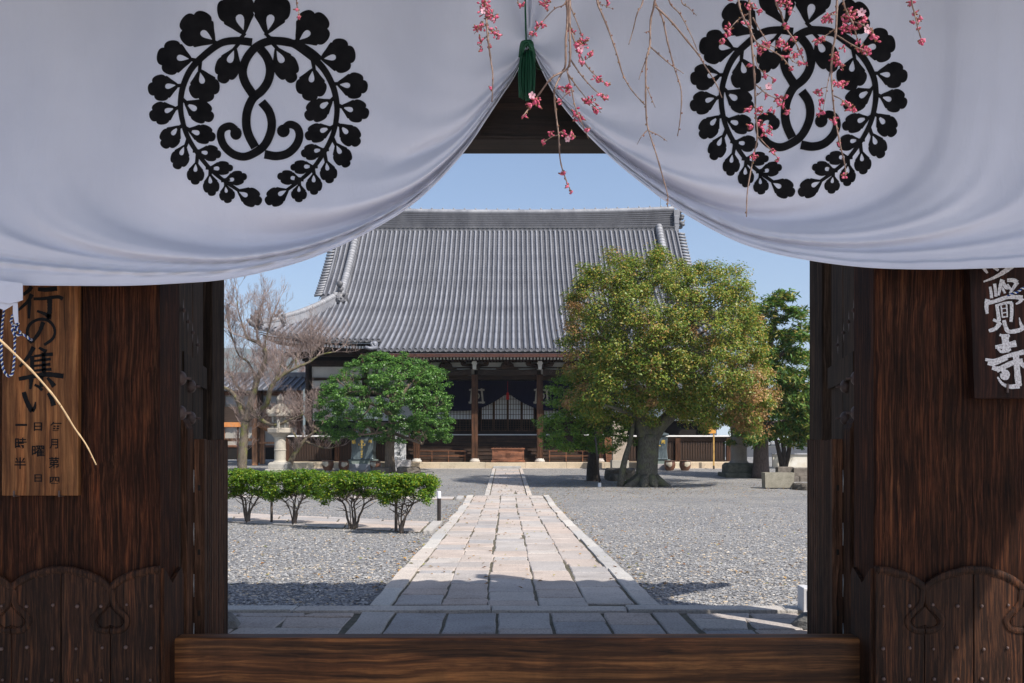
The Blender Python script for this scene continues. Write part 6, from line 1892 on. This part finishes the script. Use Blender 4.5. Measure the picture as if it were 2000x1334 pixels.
# bollard light
d = D(1022); x = (857.5 - 1000) / F * d; z = gz(d)
bo = thing('bollard_light', 'slim dark bollard light with white cap at the path corner', 'bollard light', (x, d, z))
M_BLK = M('dark_brown_metal', (.018, .014, .013), (.028, .022, .02), sc=6, rough=.4, spec=.5, bump=0)
m = MB(); m.lathe([(.042, 0), (.042, .52), (.04, .522)], (x, d, z), 20); m.build('post', M_BLK, bo, sm=False)
m = MB(); m.lathe([(.041, .523), (.041, .655), (.036, .664)], (x, d, z), 20); m.build('white_cap', M('opal_plastic', (.75, .76, .82), (.8, .8, .84), sc=3, rough=.35, bump=0), bo)
# thin black pole with a white foot
a, b = P(1171, 953, 33.2), P(1159, 805, 33.2)
po = thing('black_pole', 'thin leaning black pole with white foot in front of the evergreen', 'pole', (a.x, a.y, gz(33.2)))
m = MB(); m.tube([(a.x, a.y, gz(33.2) + .1), tuple(b)], .035, 8); m.build('pole', M_BLK, po, sm=True)
m = MB(); m.lathe([(.065, 0), (.06, .14), (.05, .15)], (a.x, a.y, gz(33.2)), 10); m.build('foot', M_WHITEP, po)
# yellow post with a sign
d = 46.0; x = (1394 - 1000) / F * d
yp = thing('yellow_signpost', 'slim yellow wooden post with orange notice board before the slatted wall', 'signpost', (x, d, gz(d)))
M_YEL = wood('yellow_post_wood', (.45, .27, .07), (.58, .36, .11), (.66, .43, .15), 'z', .8, .6, .15)
m = MB(); m.cbox(x - .035, x + .035, d - .035, d + .035, .17, 2.05, .005); m.build('post', M_YEL, yp)
m = MB(); m.box(x - .04, x + .04, d - .04, d + .04, -.02, .17); m.build('black_foot', M_BLK, yp)
m = MB(); m.box(x - .30, x + .10, d - .06, d - .04, 1.82, 2.25); m.build('board', M('orange_board', (.65, .30, .05), (.72, .36, .08), sc=3, bump=.05), yp)
# ---- side building on the left
sb = thing('side_building', 'timber side building with grey tiled roof behind the bare trees', 'building', (-21, 58, 0))
dB = 58.0
m = MB(); rz0, rz1 = P(0, 764, dB).z, P(0, 736, dB + 2.6).z
m.sheet(lambda u, v: (-32 + 18.7 * u, dB - 1.0 + 3.6 * v, rz0 + (rz1 - rz0) * v), 4, 16); m.build('roof', M_PAN, sb)
rm2 = MB(); rm2.tube([(0, dB - 1.03, rz0 + .03), (0, dB + 2.6, rz1 + .03)], .075, 7); rm2 = rm2.mesh('tile_row', M_TILE, (0, 58, 0), True)
for i in range(44): inst(rm2, 'tile_row', sb, (-21 * 0 - 32 + 21 + .2 + i * .42, 0, 0))
m = MB(); m.cbox(-32, -13.3, dB + 2.4, dB + 2.8, rz1 - .05, rz1 + .3, .05); m.build('ridge', M_TDARK, sb)
m = MB(); m.box(-31.5, -13.7, dB + .6, dB + .75, .6, rz0 + .2); m.build('wall', M('aged_plaster', (.34, .32, .28), (.42, .40, .36), sc=1.5), sb)
for i in range(8):
    xx = -31.4 + i * 2.5
    m = MB(); m.box(xx - .13, xx + .13, dB + .35, dB + .62, 0, rz0 + .3); m.build('post', M_WARM if i % 2 else M_PIL, sb)
for z0, h, mt in ((rz0 - .25, .25, M_WARM), (2.35, 1.3, M('weathered_boards', (.20, .12, .075), (.30, .19, .125), sc=2, stretch=(.4, 1, 9), bump=.4)), (1.0, .14, M_WARM)):
    m = MB(); m.box(-31.5, -13.7, dB + .45, dB + .598, z0, z0 + h); m.build('beam', mt, sb)
for i in range(14):
    xx = -31.2 + i * 1.25
    m = MB(); m.box(xx, xx + .8, dB + .55, dB + .6 - .003, 3.8, 4.3)
    w_ = m.build('window', M('tile_grey_window_%d' % i, (.35, .37, .4), (.45, .46, .5), sc=2), sb)
m = MB(); m.box(-31.5, -13.7, dB + .5, dB + .56, 0.2, 1.0); m.build('dark_opening', M_VOID, sb)
# timber frame in front of it (new wood)
tf = thing('timber_frame', 'pale new timber frame with cross braces standing left of the lantern', 'timber frame', (-15.3, 51.5, 0))
M_NEWW = wood('new_cedar', (.22, .11, .055), (.34, .18, .095), (.44, .25, .14), 'z', .6, .6, .2)
dF = 51.5
def tb(a, b, ya, yb, nm, dep=.25, off=0):
    p0, p1 = P(a, yb, dF), P(b, ya, dF)
    m = MB(); m.box(p0.x, p1.x, dF + off, dF + off + dep, max(p0.z, .0), p1.z); m.build(nm, M_NEWW, tf)
tb(492, 502, 772, 909, 'post'); tb(504, 513, 826, 907, 'post', .25, .3); tb(440, 503, 856, 862, 'rail', .1, -.11); tb(504, 545, 863, 867, 'rail', .1, .1)
p0, p1 = P(503, 828, dF), P(530, 842, dF)
m = MB(); m.tube([p0, p1], .14, 4); m.build('brace', M_NEWW, tf)
p0, p1, p2, p3 = P(504, 832, dF + .4), P(513, 854, dF + .4), P(513, 832, dF + .4), P(504, 854, dF + .4)
m = MB(); m.tube([p0, p1], .03, 4); m.build('cross_brace', M_PIL, tf)
m = MB(); m.tube([p2, p3], .03, 4); m.build('cross_brace', M_PIL, tf)
aw = thing('orange_awning', 'orange awning panel low on the left beside the bare maple', 'awning', (P(450, 834, 50).x, 50, P(450, 834, 50).z))
p0, p1 = P(425, 834, 50), P(470, 825, 50)
m = MB(); m.box(p0.x, p1.x, 49.6, 50.6, p0.z, p1.z); m.build('panel', M('orange_cloth', (.55, .20, .06), (.65, .27, .09), sc=3, bump=.05), aw)
for xx in (p0.x + .1, p1.x - .1):
    m = MB(); m.box(xx - .04, xx + .04, 49.8, 49.88, 0, p0.z - .001); m.build('leg', M_PIL, aw)
# ---- background right: pale building, van
bb = thing('pale_building', 'plain pale blue building far behind the stone lantern', 'building', (30, 100, .8))
m = MB(); q0, q1 = P(1400, 873, 100), P(1484, 800, 100); m.box(q0.x, q1.x, 100, 108, .5, q1.z); m.build('wall', M('pale_blue_siding', (.48, .56, .62), (.54, .62, .68), sc=2, stretch=(6, 1, .1), bump=.1), bb)
m = MB(); m.box(q0.x - .3, q1.x + .3, 99.7, 108.3, q1.z, q1.z + .25); m.build('roof', M_TDARK, bb)
for i in range(3):
    m = MB(); xx = q0.x + .8 + i * 1.6; m.box(xx, xx + .8, 99.96, 100.0 - .002, q1.z - 1.6, q1.z - .8); m.build('window', M_VOID, bb)
dv = 95.0
vx0, vx1 = P(1489, 0, dv).x, P(1560, 0, dv).x; vz = .80
van = thing('parked_van', 'silver-white van parked beyond the trees at far right', 'van', (vx0, dv, vz))
M_VAN = M('silver_paint', (.60, .63, .66), (.64, .67, .7), sc=1, rough=.3, spec=.5, bump=0, metal=.2)
L = vx1 - vx0
prv = [(0, .35), (.02, .85), (.14, 1.05), (.30, 1.62), (.42, 1.82), (1.9, 1.86), (L - .5, 1.84), (L - .15, 1.1), (L, .9), (L, .35)]
m = MB(); m.prism([(vx0 + a, vz + b) for a, b in prv][::-1], dv, dv + 1.6); m.build('body', M_VAN, van, bevel=.06)
for a, b in ((.36, 1.15), (1.25, 2.15), (2.25, 3.2)):
    m = MB(); m.prism([(vx0 + a + (.0 if a > 1 else -.12), vz + 1.1), (vx0 + b, vz + 1.1), (vx0 + b, vz + 1.68), (vx0 + a + .1, vz + 1.68)], dv - .012, dv - .002); m.build('window', M('tinted_glass', (.02, .03, .035), (.03, .04, .045), sc=1, rough=.1, spec=.6, bump=0), van)
M_TYRE = M('tyre_rubber', (.012, .012, .012), (.02, .02, .02), sc=9)
for wx in (.65, L - .75):
    c = Vector((vx0 + wx, dv - .03, vz + .30))
    m = MB(); m.tube([c, c + Vector((0, .2, 0))], .31, 20); wh = m.build('wheel', M_TYRE, van)
    m = MB()
    for k in range(7):
        th = k * .897; m.tube([c + Vector((0, -.012, 0)), c + Vector((math.cos(th) * .19, -.012, math.sin(th) * .19))], .028, 4)
    m.tube([c + Vector((0, -.006, 0)), c + Vector((0, .0, 0))], .2, 16); m.build('rim', M_STEEL, wh)
m = MB(); m.box(vx0 - .01, vx0 + .04, dv + .1, dv + .4, vz + .75, vz + .92); m.build('headlight', M_WHITEP, van)
# asphalt lane
m = MB(); m.sheet(lambda u, v: (13.5 + 60 * u, 75 + 30 * v, gz(75 + 30 * v) + .012), 2, 10); struct(m.build('road', M('asphalt', (.05, .05, .052), (.075, .075, .078), sc=8, bump=.2, fine=60)))
m = MB(); m.cbox(13.0, 13.45, 55, 105, 0, .95, .02)
m.v = [(x, y, (gz(y) + (.16 if z > .5 else -.05))) for x, y, z in m.v]
# far hills
t_h = M('forested_hill', (.03, .05, .02), (.06, .085, .035), sc=.02, bump=0)
m = MB(); rhh = random.Random(12)
def hill(u, v):
    x = -1500 + 2200 * u; b = 2400
    h = 275 + 25 * math.sin(u * 7 + .6) + 14 * math.sin(u * 19 + 1) + 5 * math.sin(u * 53)
    return (x, b + 500 * v, 2.4 + h * math.sin(math.pi * min(1, v * 1.0) * .5) ** .8 * (1 if v <= 1 else 0))
m.sheet(hill, 120, 10); struct(m.build('hills', t_h, sm=True))
# thin air over the whole place
m = MB(); m.box(-2100, 1300, -160, 3100, -1.6, 345)
hz_o = bpy.data.objects.new('haze', m.mesh('haze', (lambda mm: mm)(bpy.data.materials.new('thin_haze')))); COL.objects.link(hz_o); stuff(hz_o)
hm = hz_o.data.materials[0]; hm.use_nodes = True; hm.node_tree.nodes.clear()
pv = hm.node_tree.nodes.new('ShaderNodeVolumePrincipled'); pv.inputs['Color'].default_value = (.72, .84, 1, 1); pv.inputs['Density'].default_value = .00026; pv.inputs['Anisotropy'].default_value = .1
ho = hm.node_tree.nodes.new('ShaderNodeOutputMaterial'); hm.node_tree.links.new(pv.outputs[0], ho.inputs['Volume'])
tag(hz_o, 'thin pale haze in the air over the temple court', 'haze')
# ------------------------------------------------------------------ hanging cherry sprays in front of the curtain
M_CTW = M('cherry_twig', (.12, .075, .06), (.26, .18, .14), sc=90, bump=.3, bd=.001, rough=.7)
M_BUD = leafmat('pink_buds', [(.45, .05, .12), (.6, .10, .2), (.68, .18, .28), (.42, .04, .09)], .5, .2)
M_CAL = leafmat('bud_calyx', [(.14, .04, .03), (.22, .08, .04), (.2, .12, .05)], .6, .1)
M_PETAL = leafmat('pale_petals', [(.72, .36, .48), (.8, .5, .6), (.75, .42, .52)], .5, .35)
rc = random.Random(77)
def a3(pts): return [(880 + x / 3.032, y / 3.032) for x, y in pts]
def a2(pts): return [(1320 + x / 3.176, y / 3.176) for x, y in pts]
def ident(pts): return list(pts)
def spray(label, d, lines, clusters, blossoms=(), r=.0032, name='cherry_spray', tmat=None):
    """lines: (points px, start radius); clusters: (px,py,spread,count)"""
    top = lines[0][0][0]
    o = thing(name, label, 'cherry branch', P(top[0], top[1], d), 'hanging cherry sprays')
    tw, bd, ca, pt = MB(), MB(), MB(), MB()
    for pts, r0 in lines:
        L = [(x, y, rc.uniform(-.03, .03)) for x, y in pts]
        if pts[0][1] <= 2: L = [(pts[0][0] + (pts[0][0] - pts[1][0]) * .3, -70, 0)] + L
        ps = smooth([tuple(P(x, y, d + z)) for x, y, z in L], 5)
        n = len(ps)
        tw.tube(ps, [r0 * (1 - .55 * i / (n - 1)) * (1.25 if i % 4 == 2 else 1) for i in range(n)], 6)
        for i in range(2, n - 1, 2):
            if rc.random() < .55:
                q = ps[i] + Vector((rc.uniform(-1, 1), rc.uniform(-.5, .5), rc.uniform(-.3, .6))).normalized() * .0035
                ca.ball(q, (.0022, .0022, .003), 5, 3)
    def bud(at, size, dr):
        q = Vector((0, 0, 1)).rotation_difference(dr)
        bd.ball(at, (size * .55, size * .55, size), 6, 5, q)
        ca.ball(at - dr * size * 1.0, (size * .4, size * .4, size * .75), 5, 4, q)
    for cx, cy, sp, n in clusters:
        c0 = P(cx, cy, d)
        for _ in range(n):
            a = P(cx + rc.gauss(0, sp * .5), cy + rc.gauss(0, sp * .5), d + rc.gauss(0, sp * .5) * d / F)
            dr = Vector((rc.uniform(-1, 1), rc.uniform(-1, .4), rc.uniform(-1, .6))).normalized()
            s = rc.uniform(.0035, .0065)
            bud(a, s, dr)
            ca.tube([a - dr * s * 1.4, (a - dr * .012).lerp(c0, .35), c0.lerp(a, .15)], [.0011, .0009, .0009], 4)
    for bx, by, s in blossoms:
        c = P(bx, by, d - .01); nrm = Vector((rc.uniform(-.5, .5), -1, rc.uniform(-.6, .2))).normalized()
        u = nrm.orthogonal().normalized(); v = nrm.cross(u)
        for k in range(5):
            th = k * 1.2566 + rc.random()*.2; e = u * math.cos(th) + v * math.sin(th); f = nrm.cross(e)
            pt.add([tuple(c), tuple(c + e * s * .5 + f * s * .36 + nrm * s * .15), tuple(c + e * s * .92 + f * s * .2 + nrm * s * .25), tuple(c + e * s * .84 + nrm * s * .25), tuple(c + e * s * .92 - f * s * .2 + nrm * s * .25), tuple(c + e * s * .5 - f * s * .36 + nrm * s * .15)], [(0, 1, 2, 3), (0, 3, 4, 5)])
        for k in range(8):
            e = (u * rc.uniform(-1, 1) + v * rc.uniform(-1, 1)) * .35 + nrm
            ca.tube([c, c + e * s * .45], [.0004, .0006], 3)
    tw.build('twigs', tmat or M_CTW, o, sm=True)
    if bd.v: stuff(bd.build('buds', M_BUD, o, sm=True))
    if ca.v: stuff(ca.build('calyxes', M_CAL, o, sm=True))
    if pt.v: stuff(pt.build('petals', M_PETAL, o))
    return o
def cl(conv, *cs): return [(conv([(x, y)])[0][0], conv([(x, y)])[0][1], s / 3.1, n) for x, y, s, n in cs]
def ln(conv, *ls): return [(conv(p), r) for p, r in ls]
spray('short cherry spray with dense pink buds left of the green tassel', 2.5, ln(a3, ([(205, 0), (215, 150), (225, 260), (240, 370), (250, 450), (245, 605)], .0034), ([(215, 150), (180, 160), (140, 200)], .0016), ([(220, 170), (260, 190), (295, 215)], .0016), ([(228, 210), (190, 240), (175, 290)], .0014)),
      cl(a3, (195, 30, 45, 14), (245, 95, 40, 16), (185, 150, 30, 12), (150, 165, 22, 7), (255, 190, 30, 10), (290, 212, 14, 4), (180, 250, 22, 6), (178, 292, 12, 4), (230, 275, 20, 5), (240, 525, 12, 3), (210, 60, 40, 10)), [(923 + 22, 22, .011)])
spray('tiny cherry twig tip at the top beside the green cord', 2.5, ln(a3, ([(398, 0), (412, 20), (430, 42)], .0016)), cl(a3, (415, 30, 18, 6)))
spray('longest cherry spray hanging in front of the dark opening', 2.55,
      ln(a3, ([(690, 0), (692, 120), (682, 250), (680, 385), (650, 450), (615, 540), (625, 680), (640, 800), (650, 950), (682, 1060), (718, 1145)], .0036), ([(685, 5), (620, 50), (560, 110), (490, 205)], .0022), ([(640, 800), (600, 810), (548, 845)], .0018), ([(650, 780), (690, 800), (740, 805)], .0016), ([(660, 1010), (690, 1020)], .0012), ([(560, 0), (565, 40)], .0014)),
      cl(a3, (515, 155, 30, 10), (550, 155, 16, 6), (485, 195, 18, 6), (560, 15, 30, 10), (570, 45, 18, 6), (600, 800, 22, 8), (555, 840, 18, 7), (670, 790, 20, 7), (715, 805, 24, 10), (670, 1025, 22, 7), (690, 1100, 10, 4), (712, 1138, 10, 4), (690, 30, 26, 7)), [(880 + 695 / 3.032, 825 / 3.032, .010)])
spray('much-branched budding cherry spray right of the green tassel', 2.45,
      ln(a3, ([(706, 0), (705, 160), (708, 340), (688, 410), (600, 460), (530, 550), (480, 620), (428, 690)], .0036), ([(690, 420), (715, 520), (735, 620), (770, 710), (818, 822)], .0024), ([(712, 180), (750, 290), (800, 380), (850, 440), (932, 505)], .0024), ([(705, 345), (770, 440), (850, 530), (935, 590)], .0022), ([(690, 430), (750, 515), (820, 600), (892, 668)], .002), ([(710, 40), (755, 150), (785, 230)], .002), ([(700, 540), (665, 580), (635, 615)], .0014)),
      cl(a3, (780, 255, 40, 20), (765, 290, 34, 16), (830, 325, 22, 9), (720, 180, 22, 7), (860, 465, 22, 9), (880, 480, 18, 7), (925, 500, 14, 6), (915, 580, 18, 8), (885, 565, 14, 5), (820, 595, 30, 12), (800, 605, 20, 6), (865, 650, 24, 9), (750, 680, 30, 14), (770, 705, 16, 6), (800, 770, 16, 6), (690, 510, 24, 10), (690, 545, 22, 8), (655, 525, 16, 5), (490, 585, 28, 9), (515, 600, 24, 12), (460, 622, 16, 6), (440, 685, 14, 5), (640, 600, 14, 5), (775, 365, 14, 4)), [(880 + 482 / 3.032, 565 / 3.032, .011), (880 + 770 / 3.032, 290 / 3.032, .011)])
spray('bare curved cherry twig just right of the tassel sprays', 2.5, ln(a3, ([(868, 0), (900, 90), (940, 190), (985, 320), (1020, 440), (1070, 530), (1150, 622)], .003), ([(875, 2), (910, 30), (965, 55)], .0014)), cl(a3, (930, 10, 14, 4)))
spray('long bare cherry twig forking down to the right hem', 2.5, ln(a3, ([(1210, 0), (1185, 120), (1180, 270), (1160, 350), (1155, 520), (1160, 700), (1175, 780), (1220, 920), (1260, 1060), (1286, 1160), (1285, 1225)], .003), ([(1180, 275), (1300, 380), (1380, 435)], .002), ([(1165, 335), (1135, 410), (1115, 472)], .0018), ([(1155, 495), (1180, 560), (1212, 637)], .0017), ([(1168, 768), (1130, 810), (1105, 855)], .0015), ([(1175, 775), (1230, 800), (1282, 836)], .0015), ([(1180, 185), (1145, 192)], .0012)), [])
spray('bare cherry twig hanging parallel left of the right crest', 2.55, ln(a3, ([(1208, 10), (1255, 110), (1285, 250), (1325, 400), (1366, 540), (1360, 700), (1344, 806)], .0028)), [])
spray('short bare cherry twig at the top between the crests', 2.5, ln(a3, ([(1140, 0), (1105, 80), (1080, 180), (1055, 265)], .0024), ([(1365, 0), (1410, 45), (1456, 92)], .0018)), [])
spray('bare cherry twig slanting across the left edge of the right crest', 2.5, [(a3([(1215, 40), (1300, 120), (1400, 240), (1480, 340)]) + a2([(170, 390), (250, 520), (286, 606)]), .0028)] + ln(a3, ([(1292, 0), (1360, 85), (1420, 200), (1462, 300)], .0022)), [])
spray('budding cherry spray over the upper left of the right crest', 2.45,
      ln(a2, ([(388, 0), (420, 110), (460, 180), (505, 265), (640, 340), (718, 425)], .003), ([(450, 85), (390, 120), (330, 185), (290, 260)], .0018), ([(478, 110), (530, 200), (580, 275), (630, 300)], .002), ([(490, 340), (520, 430), (620, 495)], .0014)),
      cl(a2, (315, 185, 28, 10), (320, 210, 20, 8), (290, 250, 20, 7), (435, 140, 18, 6), (530, 290, 34, 13), (575, 285, 30, 10), (640, 265, 34, 14), (690, 295, 24, 9), (470, 45, 30, 9), (515, 70, 18, 5), (530, 325, 14, 4), (600, 490, 16, 5), (460, 400, 16, 4), (660, 350, 14, 4), (710, 420, 12, 4), (340, 0, 14, 4)))
spray('long budding cherry spray trailing below the right crest', 2.5,
      ln(a2, ([(455, 0), (465, 200), (480, 380), (490, 520), (495, 700), (505, 850), (480, 980), (445, 1180), (438, 1345)], .0034), ([(490, 520), (560, 580), (640, 625), (705, 705)], .002), ([(505, 840), (560, 900), (610, 950), (640, 1000)], .0018), ([(492, 600), (545, 560), (575, 540)], .0014)),
      cl(a2, (545, 470, 20, 5), (575, 545, 20, 6), (560, 600, 18, 6), (640, 615, 30, 12), (650, 650, 22, 8), (685, 605, 14, 5), (600, 685, 16, 5), (690, 700, 14, 5), (515, 690, 30, 12), (455, 680, 20, 7), (460, 790, 22, 7), (525, 775, 20, 7), (580, 815, 26, 10), (540, 840, 18, 5), (478, 968, 22, 8), (600, 938, 16, 5), (632, 995, 12, 4)), [(1320 + 575 / 3.176, 535 / 3.176, .011)])
spray('cherry spray of pink buds in front of the crest loop', 2.55,
      ln(a2, ([(618, 0), (650, 75), (682, 170), (740, 260), (790, 370), (818, 408)], .0028), ([(740, 330), (715, 370), (770, 405)], .0014), ([(660, 40), (700, 50), (740, 75)], .0014)),
      cl(a2, (650, 20, 26, 8), (690, 25, 26, 10), (710, 65, 26, 10), (680, 170, 24, 8), (735, 240, 18, 6), (740, 340, 24, 9), (700, 350, 16, 4), (770, 385, 22, 7), (808, 402, 12, 4), (775, 320, 12, 4)))
spray('long cherry spray of pink bud clusters over the right of the crest', 2.5,
      ln(a2, ([(1000, 0), (992, 200), (970, 330), (965, 450), (972, 590), (990, 740), (1020, 900), (1050, 1030), (1052, 1092)], .0034), ([(1000, 220), (1080, 270), (1150, 305), (1205, 325)], .002), ([(972, 590), (1030, 620), (1095, 685)], .0018), ([(962, 420), (940, 530), (912, 690)], .0016), ([(985, 180), (930, 220), (865, 262)], .0018), ([(975, 330), (1010, 380), (1030, 410)], .0014), ([(940, 540), (905, 550), (870, 575)], .0012), ([(995, 90), (950, 95), (915, 120)], .0014)),
      cl(a2, (935, 95, 26, 12), (960, 120, 20, 8), (920, 125, 16, 5), (880, 245, 26, 9), (915, 240, 18, 6), (985, 345, 34, 16), (1000, 390, 34, 14), (1025, 410, 16, 5), (1030, 520, 34, 14), (1000, 530, 18, 5), (880, 570, 20, 9), (905, 620, 18, 7), (905, 690, 30, 10), (1085, 670, 26, 10), (1105, 688, 12, 5), (1050, 640, 18, 6), (985, 750, 24, 8), (1010, 890, 18, 5), (1050, 1085, 20, 7), (1150, 300, 22, 8), (1195, 320, 20, 8), (1175, 325, 16, 5), (1030, 300, 16, 4)))
spray('dense cherry spray with open pale blossoms at upper right', 2.4,
      ln(a2, ([(1038, 0), (1065, 80), (1100, 150), (1130, 260)], .0028), ([(1080, 130), (1150, 150), (1200, 180), (1240, 225)], .0018), ([(1070, 90), (1040, 150), (1020, 185)], .0014)),
      cl(a2, (1070, 100, 36, 14), (1095, 80, 34, 12), (1060, 160, 34, 14), (1100, 180, 34, 15), (1040, 180, 24, 9), (1140, 140, 30, 10), (1220, 215, 28, 11), (1245, 240, 18, 6), (1130, 265, 14, 5), (1170, 110, 20, 6)), [(1320 + 1152 / 3.176, 80 / 3.176, .013), (1320 + 1182 / 3.176, 182 / 3.176, .014)])
spray('small separate cherry spray near the top right corner', 2.45, ln(a2, ([(1462, 0), (1480, 80), (1500, 170), (1528, 262)], .0026), ([(1485, 110), (1515, 120)], .0012)), cl(a2, (1460, 18, 18, 7), (1480, 85, 14, 5), (1475, 140, 14, 4), (1512, 120, 18, 7), (1508, 180, 12, 4), (1520, 262, 18, 7), (1540, 255, 10, 4)))
spray('small budding twig tip over the top of the left crest', 2.5, ln(ident, ([(579, 0), (582, 18), (586, 33)], .002)), [(585, 33, 4, 5), (580, 20, 3, 3)])
spray('thick bare branch slanting across the left signboard', 3.0, ln(ident, ([(-40, 625), (0, 664), (60, 722), (110, 780), (145, 835), (168, 868), (188, 908)], .0042)), [], name='bare_branch', tmat=M('straw_branch', (.34, .22, .12), (.5, .36, .2), sc=60, bump=.3, bd=.001))
